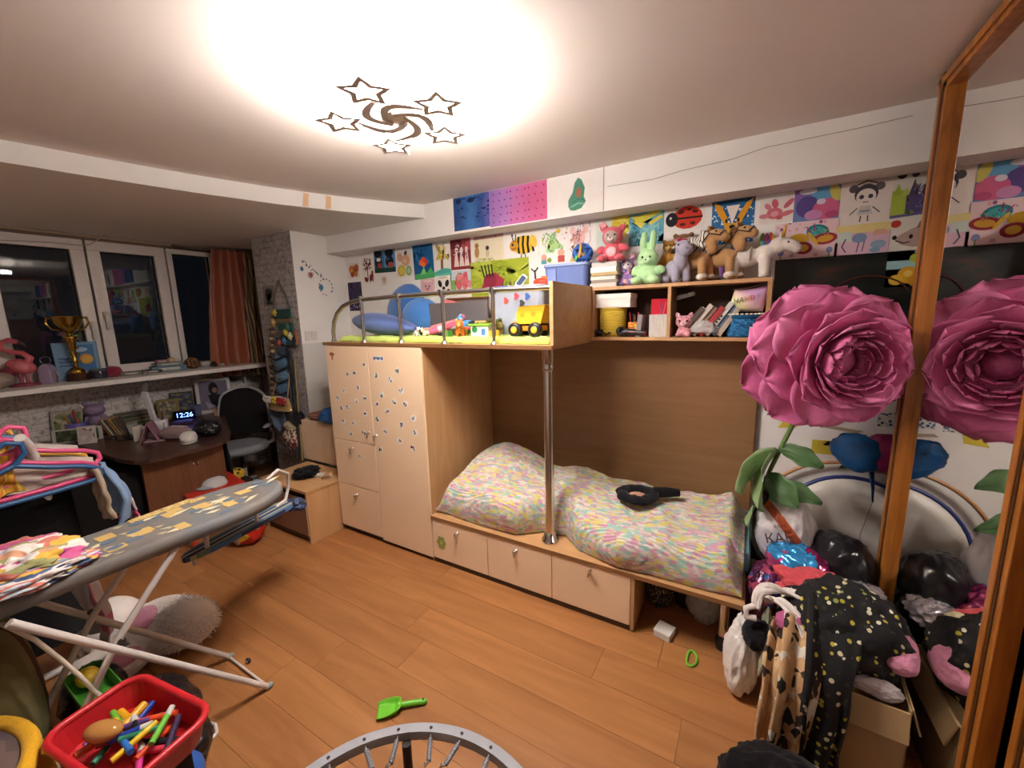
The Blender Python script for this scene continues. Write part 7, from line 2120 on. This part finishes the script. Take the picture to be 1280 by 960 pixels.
# sleeve board underneath, carried by white pegs
sl = thing('sleeve_board', 'small blue striped sleeve board hanging under the ironing board tip', 'sleeve board', (-2.26, 1.0, .60), 13)
SLV = stripes('sleeve_stripes', ['2f3a56', '3c4c70', 'a8a48c', '6a7c70', '4a6ca0', '262c40', 'c0bca8'], 12, 0, .8, .0)
g = G()
ol = rounded([(-.055, -.30), (.055, -.30), (.065, .24), (.04, .30), (-.04, .30), (-.065, .24)], 2)
g.prism(ol, 0, .022, SLV)
g.build('sleeve_cover', sl, bevel=.006)
for x, y in ((-.02, -.24), (-.02, .10), (.02, -.05)):
    G().tube([(x, y, -.05), (x, y, .0)], .009, WT, 10).build('peg', sl)
for x, y in ((.02, -.20), (.03, .06)):
    G().tube([(x, y, .022), (x + .02, y, .225)], .010, WT, 10).build('upper_peg', sl)
G().tube([(.10, .06, .24), (.06, .20, .262), (.02, .30, .20), (-.02, .33, .10), (-.02, .30, .03), (-.01, .22, .024)], .009, WT, 10).build('bent_tube', sl)
lump('sleeve_rag', 'dark navy lace cloth bunched at the far end of the sleeve board', (-2.335, 1.33, .585), (.07, .05, .03), patch('navy_lace', ['1c2030', '2c3448', '3a4a70', '5a6a90'], 80, rough=.8), 5, .35, 4, 'clothes')
LAUN = patch('laundry_print', ['c9766a', '9a9a66', '6f9cb8', 'd8d0c8', 'c0588a', 'd8b04a', 'b8b0c8', 'd09a78', 'e0d8d0', 'd8d0cc'], 24, (1, .7, 1), .9, .1, .08)
lump('floral_laundry', 'colourful floral cloth heaped at the near end of the ironing board', (-2.045, .255, .918), (.15, .12, .045), LAUN, 11, .35, 4, 'clothes')
LAU2 = stripes('laundry_stripes', ['b8c4d0', 'c0588a', 'd8b04a', '5a6a8c', 'd8d0cc', 'c9766a'], 16, 0, .9, .08)
lump('striped_laundry', 'striped white pink and yellow cloth lying before the floral heap on the board', (-1.95, .225, .90), (.085, .15, .03), LAU2, 13, .4, 4.4, 'clothes')

# ------------------------------------------------ clothes stand with hangers
rk = thing('clothes_stand', 'white tubular clothes stand with a bent top behind the ironing board', 'clothes stand', (-2.7, .4, 0))
G().tube([(-.14, .06, .01), (-.11, .055, .45), (-.08, .05, .80), (-.02, .03, 1.07), (.05, .005, 1.18), (.10, -.02, 1.232)], .019, WT, 14).build('post', rk)
G().tube([(-.08, .03, 1.0), (-.08, -.4, 1.02), (-.08, -1.1, 1.02)], .014, WT, 12).build('rail', rk)
G().tube([(-.14, -1.1, .01), (-.10, -1.1, .6), (-.08, -1.1, 1.02)], .017, WT, 12).build('post', rk)
G().tube([(-.14, .06, .018), (-.14, -1.1, .018)], .017, WT, 12).build('foot_rail', rk)
def hanger(label, loc, c, rz=0, s=1.0, ry=0):
    t = thing('clothes_hanger', label, 'hanger', loc, rz, 'plastic hangers on the stand', 0, ry)
    m = M('plastic', c)
    h = [(0, .0, .0), (0, .035 * s, .045 * s), (0, .03 * s, .085 * s), (0, -.01 * s, .10 * s), (0, -.04 * s, .08 * s), (0, -.045 * s, .05 * s)]
    G().tube(h, .0105, m, 10).build('hook', t)
    pts = [(0, 0, .0), (0, .10 * s, -.04 * s), (0, .20 * s, -.07 * s), (0, .245 * s, -.095 * s), (0, .25 * s, -.125 * s), (0, .225 * s, -.145 * s), (0, .1 * s, -.15 * s), (0, -.1 * s, -.15 * s), (0, -.225 * s, -.145 * s), (0, -.25 * s, -.125 * s), (0, -.245 * s, -.095 * s), (0, -.20 * s, -.07 * s), (0, -.10 * s, -.04 * s)]
    G().tube(pts, .0105, m, 10, closed=True).build('shoulder_frame', t)
hanger('navy blue hanger nearest on the clothes stand', (-2.575, .345, 1.125), '24507c', 4)
hanger('magenta hanger right behind the navy one', (-2.615, .345, 1.135), 'c23a6c', 4)
hanger('rose pink hanger reaching highest at the right end', (-2.665, .375, 1.175), 'd0507c', 6)
hanger('light blue hanger among the garments', (-2.70, .345, 1.14), '7f9cd0', 5)
hanger('amber hanger behind the pink ones', (-2.74, .345, 1.16), 'd09a3a', 5)
YLW = stripes('yellow_garment', ['d0a02c', 'c8782c', 'd8b848', 'b88a24', 'd0902c'], 26, 1, .85, .1)
def garment(name, label, x, y0, y1, ztop, zbot, mat, seed, th=.03, slope=.16):
    g = G()
    def fn(s):
        def f(u, v):
            y = y0 + (y1 - y0) * u
            a = 2 * u - 1
            zt = ztop - slope * abs(a) ** 1.4 * (y1 - y0)
            z_ = zt + (zbot - zt) * v + .015 * noise.noise((u * 5, v * 3, seed)) * v
            xx = x + s * th * (1 - a ** 4) * (.5 + .5 * v) + .02 * math.sin(a * 9 + seed + v * 2) * v + .012 * noise.noise((u * 6, v * 6, seed))
            return (xx, y + .02 * math.sin(v * 4 + seed) * v, z_)
        return f
    g.grid(fn(1), 28, 20, mat)
    g.grid(lambda u, v: fn(-1)(1 - u, v), 28, 20, mat)
    return tag(g.build(name), label, 'clothes')
garment('yellow_garment', 'yellow and orange striped top on the hangers at the left picture edge', -2.66, .06, .36, 1.185, 1.0, YLW, 3, .04, .1)
garment('cream_sweater', 'cream knit sweater on the hangers above the black coat', -2.69, .05, .60, 1.14, .985, M('fabric', 'b8aaa0'), 5, .03, .14)
garment('black_coat', 'long black coat hanging from the clothes stand', -2.76, -.25, .52, 1.04, .22, M('fabric', '0f0d0f'), 7, .06, .12)
garment('white_blouse', 'white blouse on the farthest hanger of the stand', -2.80, .1, .58, 1.18, .95, M('fabric', 'c4bab4'), 9, .03, .14)
strip('beige_sleeve', 'beige sleeve dangling at the right end of the hangers', [(-2.64, .585, 1.03), (-2.63, .60, .95), (-2.64, .60, .85), (-2.66, .61, .77)], (.11, .10), M('fabric', 'a89884'), 3, folds=1, amp=.012, thick=.02)
strip('light_blue_sleeve', 'light blue denim sleeve hanging behind the beige one', [(-2.74, .63, 1.02), (-2.75, .665, .93), (-2.77, .70, .82), (-2.80, .69, .70)], (.14, .16), M('fabric', '7f9cc0'), 6, folds=1, amp=.014, thick=.016)
strip('pink_print_hem', 'pink and white hem showing below the light blue sleeve', [(-2.80, .72, .80), (-2.82, .74, .72), (-2.83, .74, .64)], (.12, .14), patch('pink_white_print', ['c8446c', 'd8ccd0', 'd8ccd0', 'b04a5a', 'c0b4bc'], 18), 9, folds=1.5, amp=.012, thick=.01)
strip('white_pink_sheet', 'white cloth with pink patch hanging under the ironing board', [(-2.38, .44, .72), (-2.39, .45, .60), (-2.40, .47, .44), (-2.42, .46, .33)], (.22, .20), patch('white_pink_cloth', ['cfc6c8', 'd0c8ca', 'c8c0c2', 'd88aa4'], 9), 12, folds=2, amp=.02, thick=.006)

# ------------------------------------------------ floor on the left
rc = thing('red_folding_stool', 'bright red low stool with red tubular legs in front of the desk', 'stool', (-3.72, 1.46, 0), -8)
RED = M('satin', 'cf3326')
g = G().prism(rrect(.46, .38, .04), .345, .395, RED)
g.build('seat', rc, bevel=.012)
for s in (-1, 1):
    G().tube([(s * .215, -.20, .01), (s * .215, -.205, .30), (s * .20, -.17, .355), (s * .20, .17, .355), (s * .215, .205, .30), (s * .215, .20, .01)], .013, RED, 10).build('leg_loop', rc)
G().tube([(-.215, -.2, .10), (.215, -.2, .10)], .010, RED, 8).build('stretcher', rc)
cp_ = thing('white_grey_cap', 'white and grey rounded cap lying on the red stool', 'cap', (-3.68, 1.47, .396), 15)
g = G().lathe([(.0, .065), (.04, .062), (.075, .045), (.09, .015), (.092, 0)], M('fabric', 'c9c6c6'), 28)
g.build('crown', cp_)
G().ell((.0, -.07, .008), (.075, .06, .008), M('fabric', '9aa4ac')).build('brim', cp_)
lump('red_yellow_bag', 'red and yellow patterned shiny bag on the floor behind the sleeve board', (-3.30, 1.48, .13), (.16, .12, .14), patch('red_yellow_print', ['c8281e', 'd8b02c', 'c8281e', 'b8221c', 'e0c040'], 9, rough=.35), 4, .15, 3)
lump('yellow_black_toy', 'yellow and black soft toy behind the red stool', (-3.92, 1.75, .34), (.07, .06, .055), spots('bee_cloth', 'c9a02c', ['2a2418'], 22, .3), 6, .15, 3, 'soft toy')
tag(G().box((-3.93, 1.76, .145), (.2, .16, .285), M('matte', '3a2c24')).build('dark_crate', bevel=.004), 'dark crate on the floor below the yellow and black toy', 'crate')
fz = thing('furry_unicorn_cushion', 'big white shaggy soft toy with pink patches lying on the floor under the board', 'soft toy', (-2.66, .64, 0), 0)
FW, FPK = M('plush', 'eee6e0'), M('plush', 'dc96b0')
g = G()
for b in (((.05, .10, .10), (.24, .16, .11)), ((.20, .14, .13), (.11, .12, .12)), ((-.18, -.06, .12), (.17, .14, .13)), ((.12, -.14, .06), (.09, .15, .07)), ((-.02, -.2, .05), (.07, .12, .055))):
    g.ell(b[0], b[1], FW)
g.build('body', fz, remesh=.012)
for p, r_ in (((.02, .03, .155), (.12, .08, .06)), ((-.26, -.10, .16), (.10, .09, .09)), ((.14, -.12, .10), (.06, .08, .035))):
    G().ell(p, r_, FPK).build('pink_patch', fz)
g = G()
FURM = M('matte', 'f2ebe6')
q = random.Random(2)
for i in range(4200):
    a, b_ = q.uniform(0, 2 * PI), q.uniform(-.2, 1)
    c = Vector((.17, .13, .11)) if i % 3 else Vector((.05, .10, .10))
    r_ = Vector((.15, .14, .13)) if i % 3 else Vector((.235, .155, .11))
    st_ = math.sqrt(max(0, 1 - b_ * b_))
    d = Vector((st_ * math.cos(a), st_ * math.sin(a), b_))
    if not i % 3 and d.x < -.3:
        continue
    p = c + Vector((d.x * r_.x, d.y * r_.y, d.z * r_.z)) * .97
    tg = d.cross(Vector((q.uniform(-1, 1), q.uniform(-1, 1), q.uniform(-1, 1)))).normalized()
    t_ = (d * .6 + tg).normalized() * q.uniform(.02, .045)
    w_ = d.cross(t_).normalized() * .0022 if d.cross(t_).length > 1e-5 else Vector((.003, 0, 0))
    e_ = p + t_
    if e_.z < .004:
        e_.z = .004
    if p.z < .004:
        continue
    g.add([p - w_, p + w_, e_], [(0, 1, 2)], FURM)
o = g.build('shaggy_fur', fz)
o['kind'] = 'stuff'
lump('black_shiny_bag', 'black shiny bag on the floor left of the marker tray', (-2.03, .52, .095), (.155, .10, .11), BLK, 51, .2, 2.4)
lump('black_second_bag', 'second black shiny bag nearer to the white cable loop', (-1.83, .50, .075), (.12, .08, .085), BLK, 52, .2, 2.6)
lump('dark_glitter_bag', 'dark glittery bag behind the ironing board leg on the floor', (-2.33, .38, .12), (.13, .10, .13), SEQ, 53, .2, 3)
OLV = stripes('olive_stripes', ['6a6440', '77704a', '6f6844', '4a3424', '726c46'], 7, 0, .9, .05)
lump('olive_bag', 'tall olive cloth bag with brown stripes at the left picture edge', (-2.22, .12, .37), (.20, .12, .385), OLV, 54, .12, 2.6)
cd = G().tube([(-2.03, .10, .80), (-1.99, .17, .76), (-1.96, .22, .68), (-1.95, .26, .58), (-1.93, .29, .50), (-1.88, .31, .44), (-1.82, .33, .40)], .007, M('plastic', 'c4b9a8'), 8)
tag(cd.build('pale_rope'), 'pale thick cord running down in front of the olive bag', 'cord')
yb = thing('yellow_pouf', 'yellow rimmed pouf with purple brown top in the near left corner', 'pouf', (-1.83, -.15, 0))
g = G().lathe([(.0, .0), (.27, .0), (.33, .08), (.345, .25), (.33, .40), (.29, .455)], M('fabric', 'd29f22'), 56)
g.build('side', yb)
TOPM = patch('purple_brown_suede', ['6a5650', '5a4a48', '76625a', '54444a', '806a5e'], 9, rough=.95, warp=.05, bmp=.1)
g = G().lathe([(.29, .452), (.22, .485), (.10, .50), (0, .503)], TOPM, 56, caps=False)
g.build('top', yb)
G().tube([(.302 * math.cos(t), .302 * math.sin(t), .452) for t in [2 * PI * i / 64 for i in range(64)]], .022, M('fabric', 'dba425'), 10, closed=True).build('rim', yb)
gt = thing('green_tray', 'lime green tray edge with yellow pieces between pouf and olive bag', 'tray', (-2.03, .335, 0))
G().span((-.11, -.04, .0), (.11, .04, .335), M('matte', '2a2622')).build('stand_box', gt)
g = G()
bin_shell(g, .26, .11, .045, .9, M('plastic', '4f9a3a'), .03)
g.build('tray', gt, T=Matrix.Translation((0, 0, .336)))
G().ell((-.06, 0, .375), (.05, .035, .03), M('plastic', 'd8b030'), n=12, k=8).build('yellow_piece', gt)
# marker tray
mt_ = thing('red_marker_tray', 'red plastic tray full of felt pens in the lower left corner', 'tray', (-1.565, .31, .395), 9)
g = G()
bin_shell(g, .40, .245, .085, .9, M('plastic', 'b81f26'), .06, .005)
g.build('tray_body', mt_)
G().tube([(x, y, .085) for x, y in rrect(.40, .245, .06)], .011, M('plastic', 'c4242c'), 8, closed=True).build('rim', mt_)
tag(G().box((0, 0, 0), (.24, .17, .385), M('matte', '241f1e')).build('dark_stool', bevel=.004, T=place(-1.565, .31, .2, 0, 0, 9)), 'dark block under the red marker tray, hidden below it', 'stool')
q = random.Random(31)
PENC = [('d8a01e', 'yellow', .013), ('1e3a9a', 'blue', .010), ('d84a1e', 'orange red', .010), ('6ab83a', 'light green', .009), ('5a3a7a', 'violet', .009), ('d8b41e', 'golden', .009), ('1c1c20', 'black', .010), ('2a7a5a', 'teal green', .009), ('c8324a', 'crimson', .009), ('d8601e', 'orange', .010), ('8a3a30', 'brick', .008), ('2a6ab8', 'sky blue', .009), ('c83a8a', 'pink', .009), ('3a2a4a', 'dark plum', .009)]
spotsx = [(-.12, .06), (-.05, .07), (.03, .075), (.10, .05), (-.14, .0), (-.075, .01), (.0, .02), (.06, .0), (.13, .0), (-.10, -.04), (-.02, -.03), (.05, -.05), (.11, -.05), (.14, .055), (-.06, .04), (.02, -.01), (.09, .02), (-.12, .03), (.0, .05), (.07, -.03), (.12, .03), (-.04, -.06)]
cA, sA = math.cos(R(14)), math.sin(R(14))
for k, (x, y) in enumerate(spotsx):
    c, nm, r_ = PENC[k % len(PENC)]
    a = q.uniform(0, 180)
    zz = .395 + .016 + .013 * (k % 4) + .018
    L_ = q.uniform(.045, .062)
    x, y = x * .82, y * .72
    wx, wy = -1.565 + x * cA - y * sA, .31 + x * sA + y * cA
    w = ['first', 'second', 'third'][k // len(PENC)]
    place_w = 'left' if x < -.04 else ('right' if x > .06 else 'middle')
    t = thing('felt_pen', ('%s felt pen in the %s of the red tray%s' % (nm, place_w, '' if k < len(PENC) else ', another near the %s side' % ('back' if y > 0 else 'front'))), 'pen', (wx, wy, zz), a, 'felt pens in the red tray', 0, q.uniform(-7, 7))
    G().tube([(-L_, 0, 0), (L_ * .45, 0, 0)], r_, M('plastic', c), 10).build('barrel', t)
    cc = c if k % 3 else 'c9c4bc'
    G().tube([(L_ * .45, 0, 0), (L_, 0, 0)], [r_ * 1.06, r_ * .95], M('plastic', cc), 10).build('pen_cap', t)
am = G().ell((0, 0, 0), (.055, .032, .026), glass_mat('amber_stone', 'c08a4a', .08, 1.4, .85))
o = tag(am.build('amber_stone'), 'translucent amber oval stone lying on the felt pens', 'stone')
o.matrix_local = place(-1.60, .262, .49, 0, 0, 30)
cbl = G().tube([(-2.02, .47, .012), (-1.98, .53, .02), (-1.91, .60, .008), (-1.86, .615, .007), (-1.815, .60, .007), (-1.80, .56, .008), (-1.80, .52, .008), (-1.84, .46, .008)], .007, M('plastic', 'd6cec8'), 8)
tag(cbl.build('white_cable_loop'), 'white cable loop lying on the floor beside the black bags', 'cable')
bll = G().ell((-1.68, .43, .075), (.075, .075, .075), M('plastic', '2a5eb0'))
tag(bll.build('blue_ball'), 'blue ball mostly hidden behind the red marker tray', 'ball')
